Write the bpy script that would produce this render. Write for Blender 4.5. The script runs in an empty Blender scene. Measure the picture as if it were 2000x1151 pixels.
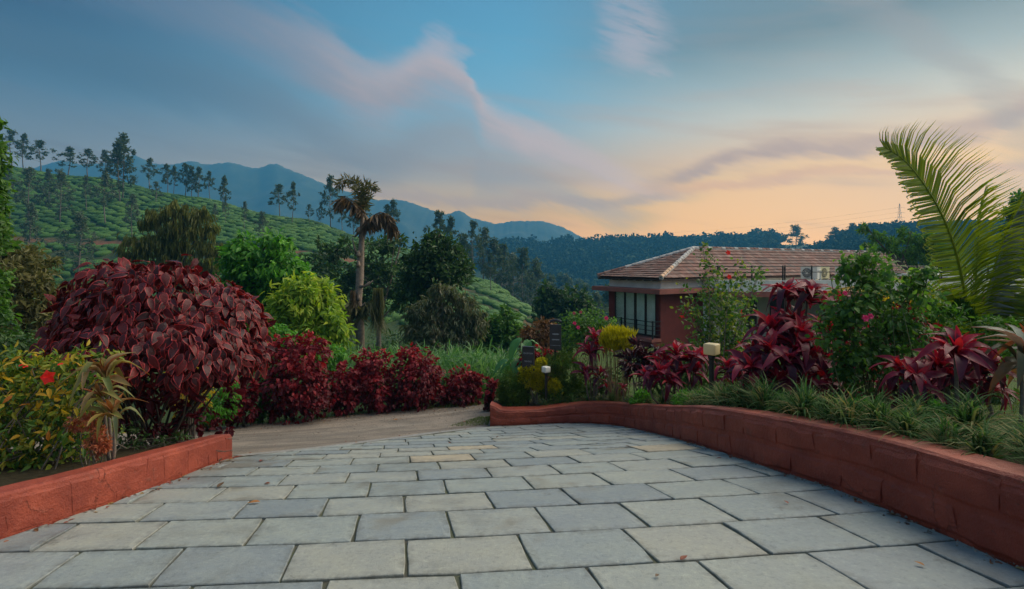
import bpy, math, random
import numpy as np
from mathutils import Vector, Matrix

random.seed(7)
rng = np.random.default_rng(11)
scene = bpy.context.scene
COL = scene.collection

# ------------------------------------------------------------------ camera
cam_d = bpy.data.cameras.new("camera")
cam = bpy.data.objects.new("camera", cam_d)
COL.objects.link(cam)
cam.location = (0, 0, 0)                       # eye level is z = 0; the ground lies below it
cam.rotation_euler = (math.radians(90), 0, 0)
cam_d.sensor_width = 36.0
cam_d.lens = 18.0
cam_d.shift_y = -0.03025
cam_d.clip_start = 0.05
cam_d.clip_end = 12000
scene.camera = cam

# ------------------------------------------------------------------ colour management, sampling
scene.view_settings.view_transform = 'Standard'
scene.view_settings.look = 'None'
scene.view_settings.gamma = 1.0
scene.view_settings.exposure = 1.18
scene.view_settings.use_curve_mapping = False
scene.render.engine = 'CYCLES'
scene.cycles.use_denoising = True
scene.cycles.max_bounces = 6
scene.cycles.diffuse_bounces = 3
scene.cycles.glossy_bounces = 2
scene.cycles.transmission_bounces = 4
scene.cycles.transparent_max_bounces = 8
scene.cycles.volume_bounces = 1
scene.cycles.sample_clamp_indirect = 4.0


class NT:
    """small wrapper to write node graphs as expressions"""
    def __init__(s, tree):
        s.t = tree

    def n(s, kind, **kw):
        nd = s.t.nodes.new(kind)
        for k, v in kw.items():
            setattr(nd, k, v)
        return nd

    def put(s, sock, v):
        if isinstance(v, bpy.types.NodeSocket):
            s.t.links.new(v, sock)
        elif isinstance(v, (tuple, list)) and sock.type == 'RGBA':
            sock.default_value = (*v[:3], 1.0)
        else:
            sock.default_value = v

    def m(s, op, a, b=0.0, c=0.0, clamp=False):
        nd = s.n('ShaderNodeMath', operation=op, use_clamp=clamp)
        s.put(nd.inputs[0], a)
        s.put(nd.inputs[1], b)
        s.put(nd.inputs[2], c)
        return nd.outputs[0]

    def sm(s, x, lo, hi):
        nd = s.n('ShaderNodeMapRange', interpolation_type='SMOOTHSTEP')
        s.put(nd.inputs[0], x)
        s.put(nd.inputs[1], lo)
        s.put(nd.inputs[2], hi)
        return nd.outputs[0]

    def ramp(s, fac, stops, interp='LINEAR'):
        nd = s.n('ShaderNodeValToRGB')
        cr = nd.color_ramp
        cr.interpolation = interp
        while len(cr.elements) < len(stops):
            cr.elements.new(0.5)
        for e, (p, c) in zip(cr.elements, stops):
            e.position = p
            e.color = (*c[:3], 1.0)
        s.put(nd.inputs[0], fac)
        return nd.outputs[0]

    def mix(s, fac, a, b, blend='MIX'):
        nd = s.n('ShaderNodeMix', data_type='RGBA', blend_type=blend)
        s.put(nd.inputs[0], fac)
        s.put(nd.inputs[6], a)
        s.put(nd.inputs[7], b)
        return nd.outputs[2]

    def noise(s, vec, scale, detail=4.0, rough=0.55, dist=0.0, dim='3D'):
        nd = s.n('ShaderNodeTexNoise', noise_dimensions=dim)
        if vec is not None:
            s.put(nd.inputs['Vector'], vec)
        nd.inputs['Scale'].default_value = scale
        nd.inputs['Detail'].default_value = detail
        nd.inputs['Roughness'].default_value = rough
        nd.inputs['Distortion'].default_value = dist
        return nd.outputs['Fac']

    def xyz(s, x, y, z):
        nd = s.n('ShaderNodeCombineXYZ')
        s.put(nd.inputs[0], x)
        s.put(nd.inputs[1], y)
        s.put(nd.inputs[2], z)
        return nd.outputs[0]

    def curve(s, x, pts):
        nd = s.n('ShaderNodeFloatCurve')
        c = nd.mapping.curves[0]
        pts = sorted(pts)
        while len(c.points) < len(pts):
            c.points.new(0.5, 0.5)
        for p, (a, b) in zip(c.points, pts):
            p.location = (a, b)
            p.handle_type = 'AUTO'
        nd.mapping.use_clip = False
        nd.mapping.update()
        s.put(nd.inputs['Value'], x)
        return nd.outputs[0]


# ------------------------------------------------------------------ sky
HAZE_COL = (.09, .42, .78)
HAZE_DENS = .00055
AIR = (.07, .24, .42)          # light scattered towards the eye by a great depth of that air
SUN_AZ = math.radians(42.0)
SUN_EL = math.radians(4.0)
world = bpy.data.worlds.new("World")
scene.world = world
world.use_nodes = True
wt = NT(world.node_tree)
for nd in list(world.node_tree.nodes):
    world.node_tree.nodes.remove(nd)


def build_sky(N):
    tc = N.n('ShaderNodeTexCoord')
    sep = N.n('ShaderNodeSeparateXYZ')
    N.put(sep.inputs[0], tc.outputs['Generated'])
    x, y, z = sep.outputs
    h = N.m('MAXIMUM', N.m('SQRT', N.m('ADD', N.m('MULTIPLY', x, x), N.m('MULTIPLY', y, y))), 0.02)
    te0 = N.m('DIVIDE', z, h)
    az0 = N.m('ARCTAN2', x, y)
    w = N.m('DIVIDE', N.m('ADD', N.m('MULTIPLY', x, math.sin(SUN_AZ)), N.m('MULTIPLY', y, math.cos(SUN_AZ))), h)
    # warped coordinates so that no cloud edge is smooth
    wv = N.xyz(N.m('MULTIPLY', az0, 1.7), N.m('MULTIPLY', N.m('ADD', te0, N.m('MULTIPLY', az0, 0.42)), 7.5), 0.3)
    n1 = N.noise(wv, 1.9, 7, 0.6)
    n2 = N.noise(wv, 6.5, 8, 0.62)
    te = N.m('ADD', te0, N.m('ADD', N.m('MULTIPLY', N.m('SUBTRACT', n1, 0.5), 0.07),
                             N.m('MULTIPLY', N.m('SUBTRACT', n2, 0.5), 0.032)))
    tr = N.m('DIVIDE', N.m('ADD', te0, N.m('MULTIPLY', N.m('SUBTRACT', n1, 0.5), 0.03)), 0.8, clamp=True)

    def P(te_, c):
        return (min(1.0, te_ / 0.8), c)
    L = N.ramp(tr, [P(0, (.33, .37, .42)), P(.10, (.27, .33, .40)), P(.17, (.19, .28, .38)), P(.26, (.10, .22, .35)),
                    P(.37, (.05, .14, .26)), P(.8, (.07, .17, .30))])
    M = N.ramp(tr, [P(0, (.68, .42, .26)), P(.06, (.64, .41, .27)), P(.115, (.50, .40, .34)), P(.185, (.36, .37, .40)),
                    P(.30, (.21, .42, .57)), P(.42, (.13, .38, .58)), P(.52, (.11, .33, .53)), P(.8, (.13, .31, .50))])
    R = N.ramp(tr, [P(0, (.95, .50, .16)), P(.065, (.95, .56, .21)), P(.126, (.92, .56, .26)), P(.188, (.77, .53, .36)),
                    P(.257, (.57, .56, .51)), P(.318, (.36, .43, .45)), P(.40, (.17, .25, .30)), P(.8, (.15, .29, .44))])
    B = N.ramp(tr, [P(0, (.40, .40, .44)), P(.15, (.42, .40, .45)), P(.3, (.34, .40, .50)), P(.8, (.16, .30, .48))])
    L = N.mix(N.sm(w, -0.15, -0.75), L, B)
    c = N.mix(N.sm(w, 0.0, 0.78), L, M)
    c = N.mix(N.sm(w, 0.72, 1.0), c, R)

    def A(px):
        return (math.atan((px - 1000) / 1000.0) + 1.2) / 2.4

    def E(px, py):
        return (515 - py) / 1000.0 * math.cos(math.atan((px - 1000) / 1000.0))

    az = N.m('ADD', az0, N.m('MULTIPLY', N.m('SUBTRACT', n1, 0.5), 0.10))
    an = N.m('DIVIDE', N.m('ADD', az, 1.2), 2.4, clamp=True)
    # low streaks, stretched sideways and tilted with the bank
    sv = N.xyz(N.m('MULTIPLY', az0, 1.6), N.m('ADD', N.m('MULTIPLY', te0, 15.0), N.m('MULTIPLY', az0, 2.2)), 4.0)
    st = N.noise(sv, 1.4, 4, 0.55)
    st = N.sm(st, 0.46, 0.72)
    low = N.m('MULTIPLY', N.sm(te0, 0.55, 0.10), st)
    stc = N.mix(N.sm(w, 0.3, 0.95), (.145, .20, .29), (.50, .35, .31))
    c = N.mix(N.m('MULTIPLY', low, 0.6), c, stc)
    # the big bank running down to the right
    edge = N.curve(an, [(A(p), E(p, q)) for p, q in
                        [(-300, -320), (250, -90), (520, -5), (640, 62), (735, 112), (850, 80), (905, 98), (945, 190),
                         (1010, 226), (1110, 272), (1250, 335), (1345, 366), (1480, 380), (2000, 390)]])
    dd = N.m('SUBTRACT', edge, te)
    top = N.sm(dd, -0.016, 0.044)
    thick = N.curve(an, [(A(-300), .12), (A(300), .12), (A(500), .125), (A(850), .125), (A(1000), .09), (A(1250), .06), (A(1345), .03), (A(1500), .0), (A(2000), .0)])
    fall = N.sm(N.m('DIVIDE', dd, N.m('MAXIMUM', thick, 0.004)), 1.25, 0.45)
    bank = N.m('MULTIPLY', N.m('MULTIPLY', top, fall), N.sm(az0, 0.45, 0.25))
    bankc = N.mix(N.sm(az0, -0.75, 0.1), (.20, .235, .33), (.47, .40, .43))
    bankc = N.mix(N.m('MULTIPLY', N.sm(dd, .085, .01), N.sm(az0, -.55, -.1)), bankc, (.56, .46, .48))
    body = N.m('ADD', 0.62, N.m('MULTIPLY', n2, 0.5), clamp=True)
    c = N.mix(N.m('MULTIPLY', N.m('MULTIPLY', bank, body), N.m('ADD', 0.35, N.m('MULTIPLY', N.sm(az0, -0.75, -0.15), 0.6))), c, bankc)
    # its grey belly
    bel = N.m('MULTIPLY', N.sm(N.m('ABSOLUTE', N.m('SUBTRACT', N.m('DIVIDE', dd, N.m('MAXIMUM', thick, .004)), 1.5)), 0.6, 0.0), N.sm(az0, 0.33, 0.2))
    c = N.mix(N.m('MULTIPLY', bel, 0.7), c, N.mix(N.sm(az0, -0.7, 0.15), (.085, .185, .30), (.36, .36, .40)))

    # thin dark wisps towards the sun
    def band(pts, wid, col, amt, lo, hi, soft=1.0):
        nonlocal c
        e = N.curve(an, [(A(p), E(p, q)) for p, q in pts])
        k = N.sm(N.m('ABSOLUTE', N.m('SUBTRACT', e, te)), wid, wid * 0.1)
        k = N.m('MULTIPLY', k, N.m('MULTIPLY', N.sm(az0, lo - .08, lo + .06), N.sm(az0, hi + .08, hi - .06)))
        k = N.m('MULTIPLY', k, N.m('ADD', 0.35, N.m('MULTIPLY', n2, 1.1), clamp=True))
        c = N.mix(N.m('MULTIPLY', k, amt), c, col)
    band([(1200, 372), (1340, 345), (1420, 312), (1520, 298), (1620, 296), (1750, 275), (1900, 255), (2050, 195), (2400, 120)], .028, (.45, .33, .32), .95, .28, 1.1)
    band([(1200, 390), (1340, 372), (1500, 352), (1700, 338), (2000, 320), (2400, 310)], .016, (.66, .40, .30), .75, .3, 1.1)
    band([(600, 375), (1000, 392), (1180, 398), (1300, 385), (1600, 380)], .018, (.36, .33, .37), .75, -.3, .30)
    band([(1550, -60), (1700, 0), (1800, 75), (1900, 175), (2000, 260), (2300, 400)], .06, (.33, .32, .34), .5, .5, 1.1)
    # pale pink puffs high up
    for (px, py, ra, re, amt) in [(1225, 45, .07, .10, .42), (1262, 85, .06, .07, .35), (1282, 148, .03, .02, .3), (850, 78, .04, .035, .4)]:
        a_ = N.m('DIVIDE', N.m('SUBTRACT', az, math.atan((px - 1000) / 1000)), ra)
        e_ = N.m('DIVIDE', N.m('SUBTRACT', te, E(px, py)), re)
        k = N.sm(N.m('ADD', N.m('MULTIPLY', a_, a_), N.m('MULTIPLY', e_, e_)), 1.3, 0.0)
        c = N.mix(N.m('MULTIPLY', N.m('MULTIPLY', k, amt), N.sm(n2, .3, .6)), c, (.52, .46, .52))
    # the colours above are the sky as seen through the air over the valley; take that air off again
    se = N.m('DIVIDE', te0, N.m('SQRT', N.m('ADD', 1.0, N.m('MULTIPLY', te0, te0))))
    path = N.m('MINIMUM', 2400.0, N.m('DIVIDE', 355.0, N.m('MAXIMUM', se, 0.01)))
    T = N.m('EXPONENT', N.m('MULTIPLY', path, -HAZE_DENS))
    Tc = N.n('ShaderNodeCombineColor')
    for k in range(3):
        N.put(Tc.inputs[k], T)
    air = N.n('ShaderNodeCombineColor')
    for k in range(3):
        N.put(air.inputs[k], N.m('MULTIPLY', N.m('SUBTRACT', 1.0, T), AIR[k]))
    c = N.mix(1.0, c, air.outputs[0], 'SUBTRACT')
    c = N.mix(1.0, c, (.004, .004, .004), 'LIGHTEN')
    c = N.mix(1.0, c, Tc.outputs[0], 'DIVIDE')
    # below the horizon the dome carries the colour of the land
    c = N.mix(N.sm(te0, 0.0, -0.08), c, (.10, .13, .12))
    return c, te0


sky_c, sky_te = build_sky(wt)
nish = wt.n('ShaderNodeTexSky', sky_type='NISHITA')
nish.sun_disc = False
nish.sun_elevation = SUN_EL
nish.sun_rotation = SUN_AZ
bg1 = wt.n('ShaderNodeBackground')
wt.put(bg1.inputs[0], sky_c)
bg1.inputs[1].default_value = 0.375
bg2 = wt.n('ShaderNodeBackground')
wt.put(bg2.inputs[0], nish.outputs[0])
bg2.inputs[1].default_value = 0.008
wadd = wt.n('ShaderNodeAddShader')
wt.put(wadd.inputs[0], bg1.outputs[0])
wt.put(wadd.inputs[1], bg2.outputs[0])
wout = wt.n('ShaderNodeOutputWorld')
wt.put(wout.inputs[0], wadd.outputs[0])

# ------------------------------------------------------------------ sun lamp, set high and very broad to act as added soft fill
sun_d = bpy.data.lights.new("sun", 'SUN')
sun_d.energy = 2.7
sun_d.angle = math.radians(80)
sun_d.color = (1.0, 0.86, 0.66)
sun = bpy.data.objects.new("sun", sun_d)
COL.objects.link(sun)
el = math.radians(40)
sv_ = Vector((math.sin(SUN_AZ + .5) * math.cos(el), math.cos(SUN_AZ + .5) * math.cos(el), math.sin(el)))
sun.rotation_euler = sv_.to_track_quat('Z', 'Y').to_euler()

# ------------------------------------------------------------------ helpers: objects


def tag(o, label=None, cat=None, group=None, kind=None):
    if label:
        o['label'] = label
    if cat:
        o['category'] = cat
    if group:
        o['group'] = group
    if kind:
        o['kind'] = kind
    return o


def empty(name, loc, label=None, cat=None, group=None, kind=None):
    o = bpy.data.objects.new(name, None)
    o.empty_display_size = 0.1
    COL.objects.link(o)
    o.location = loc
    return tag(o, label, cat, group, kind)


def mesh(name, V, F, mat=None, tint=None, smooth=False, edge=None, mats=None, midx=None):
    """V (n,3); F: array (m,k) or list of such arrays or list of tuples"""
    me = bpy.data.meshes.new(name)
    V = np.asarray(V, np.float32).reshape(-1, 3)
    if isinstance(F, np.ndarray):
        F = [F]
    if len(F) and not isinstance(F[0], np.ndarray):
        loops = np.fromiter((i for f in F for i in f), np.int32)
        tot = np.array([len(f) for f in F], np.int32)
    else:
        loops = np.concatenate([f.reshape(-1) for f in F]).astype(np.int32)
        tot = np.concatenate([np.full(len(f), f.shape[1], np.int32) for f in F])
    me.vertices.add(len(V))
    me.vertices.foreach_set('co', V.ravel())
    me.loops.add(len(loops))
    me.loops.foreach_set('vertex_index', loops)
    me.polygons.add(len(tot))
    st = np.zeros(len(tot), np.int32)
    st[1:] = np.cumsum(tot)[:-1]
    me.polygons.foreach_set('loop_start', st)
    me.polygons.foreach_set('loop_total', tot)
    me.polygons.foreach_set('use_smooth', np.full(len(tot), bool(smooth)))
    if midx is not None:
        me.polygons.foreach_set('material_index', np.asarray(midx, np.int32))
    for nm, a in (('tint', tint), ('edge', edge)):
        if a is not None:
            at = me.attributes.new(nm, 'FLOAT', 'POINT')
            at.data.foreach_set('value', np.asarray(a, np.float32))
    me.update(calc_edges=True)
    for m_ in (mats or ([mat] if mat else [])):
        me.materials.append(m_)
    return me


def add(name, me, parent=None, loc=None, mat4=None):
    """link a mesh; with a parent, the mesh (or matrix) is in world space and is moved into the parent's space"""
    o = bpy.data.objects.new(name, me)
    COL.objects.link(o)
    if mat4 is not None:
        M = mat4
    else:
        M = Matrix.Translation(loc) if loc is not None else Matrix.Identity(4)
    if parent is not None:
        o.parent = parent
        M = Matrix.Translation(-parent.location) @ M
    o.matrix_local = M
    return o


class MB:
    """collects shapes into one mesh"""
    def __init__(s):
        s.V, s.F, s.n, s.T = [], [], 0, []

    def raw(s, V, F, t=0.5):
        V = np.asarray(V, float).reshape(-1, 3)
        s.V.append(V)
        s.T.append(np.broadcast_to(np.asarray(t, float), (len(V),)).copy())
        for f in F:
            s.F.append(tuple(int(i) + s.n for i in f))
        s.n += len(V)

    def box(s, c, size, ax=None, t=0.5):
        """box with centre c, full size, axes as rows"""
        ax = np.eye(3) if ax is None else np.asarray(ax, float)
        sx, sy, sz = [v / 2 for v in size]
        k = np.array([(a, b, d) for d in (-sz, sz) for b in (-sy, sy) for a in (-sx, sx)])
        s.raw(np.asarray(c) + k @ ax, [(0, 2, 3, 1), (4, 5, 7, 6), (0, 1, 5, 4), (2, 6, 7, 3), (0, 4, 6, 2), (1, 3, 7, 5)], t)

    def tube(s, pts, rad, n=7, t=0.5, cap=True):
        pts = np.asarray(pts, float)
        rad = np.broadcast_to(np.asarray(rad, float), (len(pts),))
        tan = np.gradient(pts, axis=0)
        tan /= np.linalg.norm(tan, axis=1)[:, None] + 1e-9
        ref = np.array([0, 0, 1.0]) if abs(tan[0][2]) < .9 else np.array([1.0, 0, 0])
        V = []
        for p, d, r in zip(pts, tan, rad):
            a = np.cross(d, ref)
            a /= np.linalg.norm(a) + 1e-9
            b = np.cross(d, a)
            an = np.arange(n) * 2 * math.pi / n
            V.append(p + r * (np.cos(an)[:, None] * a + np.sin(an)[:, None] * b))
        V = np.concatenate(V)
        F = []
        for i in range(len(pts) - 1):
            for j in range(n):
                F.append((i * n + j, i * n + (j + 1) % n, (i + 1) * n + (j + 1) % n, (i + 1) * n + j))
        if cap:
            F.append(tuple(range(n))[::-1])
            F.append(tuple(range((len(pts) - 1) * n, len(pts) * n)))
        s.raw(V, F, t)

    def lathe(s, c, prof, n=14, t=0.5):
        V, F = [], []
        for r, z in prof:
            for j in range(n):
                a = 2 * math.pi * j / n
                V.append((c[0] + r * math.cos(a), c[1] + r * math.sin(a), c[2] + z))
        for i in range(len(prof) - 1):
            for j in range(n):
                F.append((i * n + j, i * n + (j + 1) % n, (i + 1) * n + (j + 1) % n, (i + 1) * n + j))
        F.append(tuple(range(n))[::-1])
        F.append(tuple(range((len(prof) - 1) * n, len(prof) * n)))
        s.raw(V, F, t)

    def mesh(s, name, mat=None, smooth=False):
        return mesh(name, np.concatenate(s.V), s.F, mat, tint=np.concatenate(s.T), smooth=smooth)

    def build(s, name, mat, parent=None, smooth=False):
        return add(name, s.mesh(name, mat, smooth), parent)


# ------------------------------------------------------------------ helpers: foliage
# leaf templates: length along +Y, face up +Z
T_CARD = (np.array([(0, 0, 0), (-.5, .45, .10), (0, 1, -.08), (.5, .45, .10)]), np.array([(0, 3, 2), (0, 2, 1)]))
T_LEAF = (np.array([(0, 0, 0), (-.42, .28, .07), (0, .30, 0), (.42, .28, .07), (-.40, .62, .03), (0, .64, -.05), (.40, .62, .03), (0, 1, -.18)]),
          np.array([(0, 2, 1, 1), (0, 3, 2, 2), (1, 2, 5, 4), (2, 3, 6, 5), (4, 5, 7, 7), (5, 6, 7, 7)]))
T_BLADE = (np.array([(-.5, 0, 0), (.5, 0, 0), (-.45, .4, .05), (.45, .4, .05), (-.3, .75, -.06), (.3, .75, -.06), (0, 1, -.25)]),
           [np.array([(0, 1, 3, 2), (2, 3, 5, 4)]), np.array([(4, 5, 6)])])
T_ARCH = (np.array([(-.5, 0, 0), (.5, 0, 0), (-.55, .3, .17), (.55, .3, .17), (-.5, .6, .2), (.5, .6, .2), (-.3, .83, .08), (.3, .83, .08), (0, 1, -.12)]),
          [np.array([(0, 1, 3, 2), (2, 3, 5, 4), (4, 5, 7, 6)]), np.array([(6, 7, 8)])])


def unit(a):
    return a / (np.linalg.norm(a, axis=-1, keepdims=True) + 1e-9)


def rand_unit(n):
    return unit(rng.normal(size=(n, 3)))


def leaves(P, D, U, L, W, tpl, H=None):
    """leaf copies at P, pointing along D, faces towards U; L, W arrays or numbers"""
    n = len(P)
    T, F = tpl
    if isinstance(F, np.ndarray) and F.shape[1] == 4 and (F[:, 2] == F[:, 3]).any():
        F = [np.array([f for f in F if f[2] != f[3]]).reshape(-1, 4), np.array([f[:3] for f in F if f[2] == f[3]]).reshape(-1, 3)]
    if isinstance(F, np.ndarray):
        F = [F]
    Y = unit(D)
    X = unit(np.cross(Y, U))
    Z = np.cross(X, Y)
    L = np.broadcast_to(L, (n,))
    W = np.broadcast_to(W, (n,))
    V = (P[:, None, :] + T[None, :, 0:1] * W[:, None, None] * X[:, None, :] + T[None, :, 1:2] * L[:, None, None] * Y[:, None, :]
         + T[None, :, 2:3] * L[:, None, None] * Z[:, None, :])
    k = len(T)
    off = (np.arange(n) * k)[:, None, None]
    return V.reshape(-1, 3), [(f[None] + off).reshape(-1, f.shape[1]) for f in F], k


def merge(parts):
    """[(V, [F...], tint per vertex)] -> V, F, tint"""
    V, F, T, n = [], {}, [], 0
    for v, fs, t in parts:
        V.append(v)
        T.append(t)
        for f in fs:
            F.setdefault(f.shape[1], []).append(f + n)
        n += len(v)
    return np.concatenate(V), [np.concatenate(f) for f in F.values()], np.concatenate(T)


def crown_pts(clumps, n, sprig=12, spread=.16, inner=.35):
    """clumps: (cx,cy,cz,rx,ry,rz) -> leaf points, outward directions. Leaves sit in sprigs spread through the outer part of each clump."""
    cl = np.array(clumps, float)
    area = (cl[:, 3] * cl[:, 5] + cl[:, 3] * cl[:, 4] + cl[:, 4] * cl[:, 5])
    k = np.maximum(2, (n / sprig * area / area.sum()).astype(int))
    P, D = [], []
    for c, m in zip(cl, k):
        d = rand_unit(m)
        r = 1 - (1 - inner) * rng.random(m) ** 1.6
        r *= 1 + .18 * rng.normal(size=m)
        ctr = c[:3] + d * r[:, None] * c[3:]
        off = rng.normal(size=(m, sprig, 3)) * spread * c[3:].mean()
        P.append((ctr[:, None] + off).reshape(-1, 3))
        D.append(np.repeat(d, sprig, 0))
    return np.concatenate(P), np.concatenate(D)


def foliage(clumps, n, L, W, tpl=T_CARD, droop=.3, out=.6, rnd=.7, sprig=12, spread=.16, inner=.35, up=.5, tint_h=0.0):
    P, D = crown_pts(clumps, n, sprig, spread, inner)
    m = len(P)
    d = D * out + rand_unit(m) * rnd + np.array([0, 0, -droop])
    u = D * .8 + rand_unit(m) * .6 + np.array([0, 0, up])
    s = 1 + .28 * rng.normal(size=m).clip(-1.8, 1.8)
    V, F, k = leaves(P, d, u, L * s, W * s, tpl)
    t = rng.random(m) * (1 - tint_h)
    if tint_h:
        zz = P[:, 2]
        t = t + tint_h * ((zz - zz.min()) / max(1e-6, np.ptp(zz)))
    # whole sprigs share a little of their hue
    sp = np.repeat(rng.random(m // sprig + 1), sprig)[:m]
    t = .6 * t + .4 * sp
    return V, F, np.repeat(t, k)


# ------------------------------------------------------------------ helpers: materials
def new_mat(name):
    m = bpy.data.materials.new(name)
    m.use_nodes = True
    N = NT(m.node_tree)
    p = m.node_tree.nodes['Principled BSDF']
    return m, N, p


def attr(N, name):
    a = N.n('ShaderNodeAttribute', attribute_name=name)
    return a.outputs['Fac']


def objrand(N):
    return N.n('ShaderNodeObjectInfo').outputs['Random']


def leaf_mat(name, cols, trans=.3, rough=.5, objr=.0, spec=.4, tcol=None):
    m, N, p = new_mat(name)
    f = attr(N, 'tint')
    if objr:
        f = N.m('ADD', N.m('MULTIPLY', f, 1 - objr), N.m('MULTIPLY', objrand(N), objr))
    n = len(cols)
    c = N.ramp(f, [(.08 + .84 * i / (n - 1), cols[i]) for i in range(n)])
    N.put(p.inputs['Base Color'], c)
    p.inputs['Roughness'].default_value = rough
    p.inputs['Specular IOR Level'].default_value = spec
    if trans:
        tr = N.n('ShaderNodeBsdfTranslucent')
        N.put(tr.inputs[0], N.mix(1.0, c, tcol or (1.5, 1.6, .8), 'MULTIPLY'))
        mx = N.n('ShaderNodeMixShader')
        mx.inputs[0].default_value = trans
        N.put(mx.inputs[1], p.outputs[0])
        N.put(mx.inputs[2], tr.outputs[0])
        N.put(m.node_tree.nodes['Material Output'].inputs[0], mx.outputs[0])
    return m


def plain_mat(name, col, rough=.6, metal=0.0, var=.25, scale=8.0, bump=0.0, bscale=40.0, spec=.5, objr=0.0, col2=None):
    m, N, p = new_mat(name)
    pos = N.n('ShaderNodeNewGeometry').outputs['Position']
    n = N.noise(pos, scale, 6, .6)
    f = N.sm(n, .25, .75)
    if objr:
        f = N.m('ADD', N.m('MULTIPLY', f, 1 - objr), N.m('MULTIPLY', objrand(N), objr))
    a = tuple(v * (1 - var) for v in col)
    b = col2 or tuple(min(1, v * (1 + var)) for v in col)
    N.put(p.inputs['Base Color'], N.mix(f, a, b))
    p.inputs['Roughness'].default_value = rough
    p.inputs['Metallic'].default_value = metal
    p.inputs['Specular IOR Level'].default_value = spec
    if bump:
        bn = N.n('ShaderNodeBump')
        bn.inputs['Strength'].default_value = 1.0
        bn.inputs['Distance'].default_value = bump
        N.put(bn.inputs['Height'], N.noise(pos, bscale, 6, .65))
        N.put(p.inputs['Normal'], bn.outputs[0])
    return m
# ------------------------------------------------------------------ terrain functions
GA, GB, GC = .048, .010, .0257          # lie of the drive: cross fall and bend of its courses
_K = np.array([(-50, -1.30), (0, -1.32), (1.5, -1.42), (2.54, -1.515), (2.93, -1.555), (3.39, -1.62), (4.23, -1.767), (4.65, -1.85),
               (5.52, -2.04), (6.38, -2.26), (7.24, -2.475), (8.2, -2.71), (9.4, -2.97), (11, -3.2), (12.5, -3.36), (15, -3.55), (20, -3.8), (60, -4)])
_ts = np.arange(-50, 60, .02)
_gs = np.convolve(np.pad(np.interp(_ts, _K[:, 0], _K[:, 1]), 30, mode='edge'), np.ones(26) / 26, 'same')[30:-30]


def Zn(X, Y):
    """the garden terrace that the drive runs down"""
    x = np.clip(X, -8, 8)
    t = Y - GA * x - GB * x * x
    return np.interp(t, _ts, _gs) + GC * x


def zy(y, d):
    return (515 - y) / 1000.0 * d


# tea hill and valley: for each bearing, knots of (distance, height)
_ST = {
    -600: [(14, -3.6), (30, -6), (60, -10), (100, -10), (138, 8), (142, 9), (210, 47), (260, 40), (420, 5), (900, -10)],
    0: [(14, -3.6), (30, -6), (60, -11), (104, -13.2), (138, 6.6), (143, 7.4), (208, 41.0), (260, 30), (420, -5), (900, -12)],
    200: [(14, -3.6), (30, -6), (60, -11), (103, -12), (137, 5.4), (142, 6.2), (196, 33.5), (250, 22), (420, -10), (900, -12)],
    400: [(14, -3.6), (30, -6), (60, -11), (100, -9.5), (134, 4.6), (139, 5.2), (184, 23.6), (240, 8), (420, -20), (900, -14)],
    600: [(14, -3.7), (30, -6), (60, -11), (97, -10), (131, 3.0), (136, 3.4), (172, 14.8), (230, -5), (420, -30), (900, -15)],
    800: [(14, -3.7), (30, -6.2), (60, -12), (93, -12), (127, -1.2), (132, -1.0), (158, 4.2), (220, -20), (420, -38), (650, -20), (900, -15)],
    950: [(14, -3.8), (30, -6.5), (60, -13), (91, -15), (121, -7.4), (126, -7.2), (143, -4.6), (220, -32), (420, -40), (660, 18), (760, 10), (1100, -20)],
    1060: [(14, -3.8), (30, -6.5), (60, -14), (90, -17), (115, -13.4), (119, -13.2), (127, -11.4), (220, -40), (420, -40), (660, 20), (760, 12), (1100, -20)],
    1160: [(14, -3.8), (26, -4.4), (50, -13), (90, -20), (120, -19), (160, -28), (220, -42), (420, -38), (650, 21), (760, 12), (1100, -20)],
    1300: [(14, -3.8), (34, -3.95), (60, -12), (100, -22), (160, -32), (260, -42), (420, -32), (620, 22), (760, 14), (1100, -20)],
    1500: [(14, -3.8), (44, -4.0), (70, -12), (120, -20), (260, -30), (420, -8), (560, 21), (760, 14), (1100, -20)],
    1700: [(14, -3.8), (50, -4.0), (80, -10), (140, -14), (260, -4), (400, 21), (600, 20), (900, -10)],
    2000: [(14, -3.8), (60, -4.0), (100, -8), (180, -4), (300, 14), (400, 24), (600, 22), (900, -10)],
    2600: [(14, -3.8), (60, -4.0), (100, -6), (180, 0), (300, 12), (400, 20), (600, 18), (900, -10)],
}
_SP = np.array(list(_ST))
_LD = np.linspace(math.log(10), math.log(2200), 700)
_TAB = []
for k_, v_ in _ST.items():
    v_ = np.array(v_)
    zz = np.interp(np.exp(_LD), v_[:, 0], v_[:, 1])
    zz = np.convolve(np.pad(zz, 8, mode='edge'), np.ones(9) / 9, 'same')[8:-8]
    _TAB.append(zz)
_TAB = np.array(_TAB)


def wob(X, Y, s, seed=0):
    r = np.random.default_rng(seed)
    o = 0
    for k in range(7):
        a = r.random() * 6.28
        f = s * 1.7 ** (k * .6)
        o = o + np.sin((X * math.cos(a) + Y * math.sin(a)) * f + r.random() * 6.28) / 1.5 ** k
    return o / 2.2


def bearing(X, Y):
    th = np.arctan2(X, Y)
    lim = math.radians(57)
    px = 1000 + 1000 * np.tan(np.clip(th, -lim, lim))
    back = np.clip((np.abs(th) - lim) / (math.pi - lim), 0, 1)
    px = px * (1 - back) + 1300 * back
    r = np.hypot(X, Y)
    return px, r * np.cos(np.minimum(np.abs(th), lim))


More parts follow.
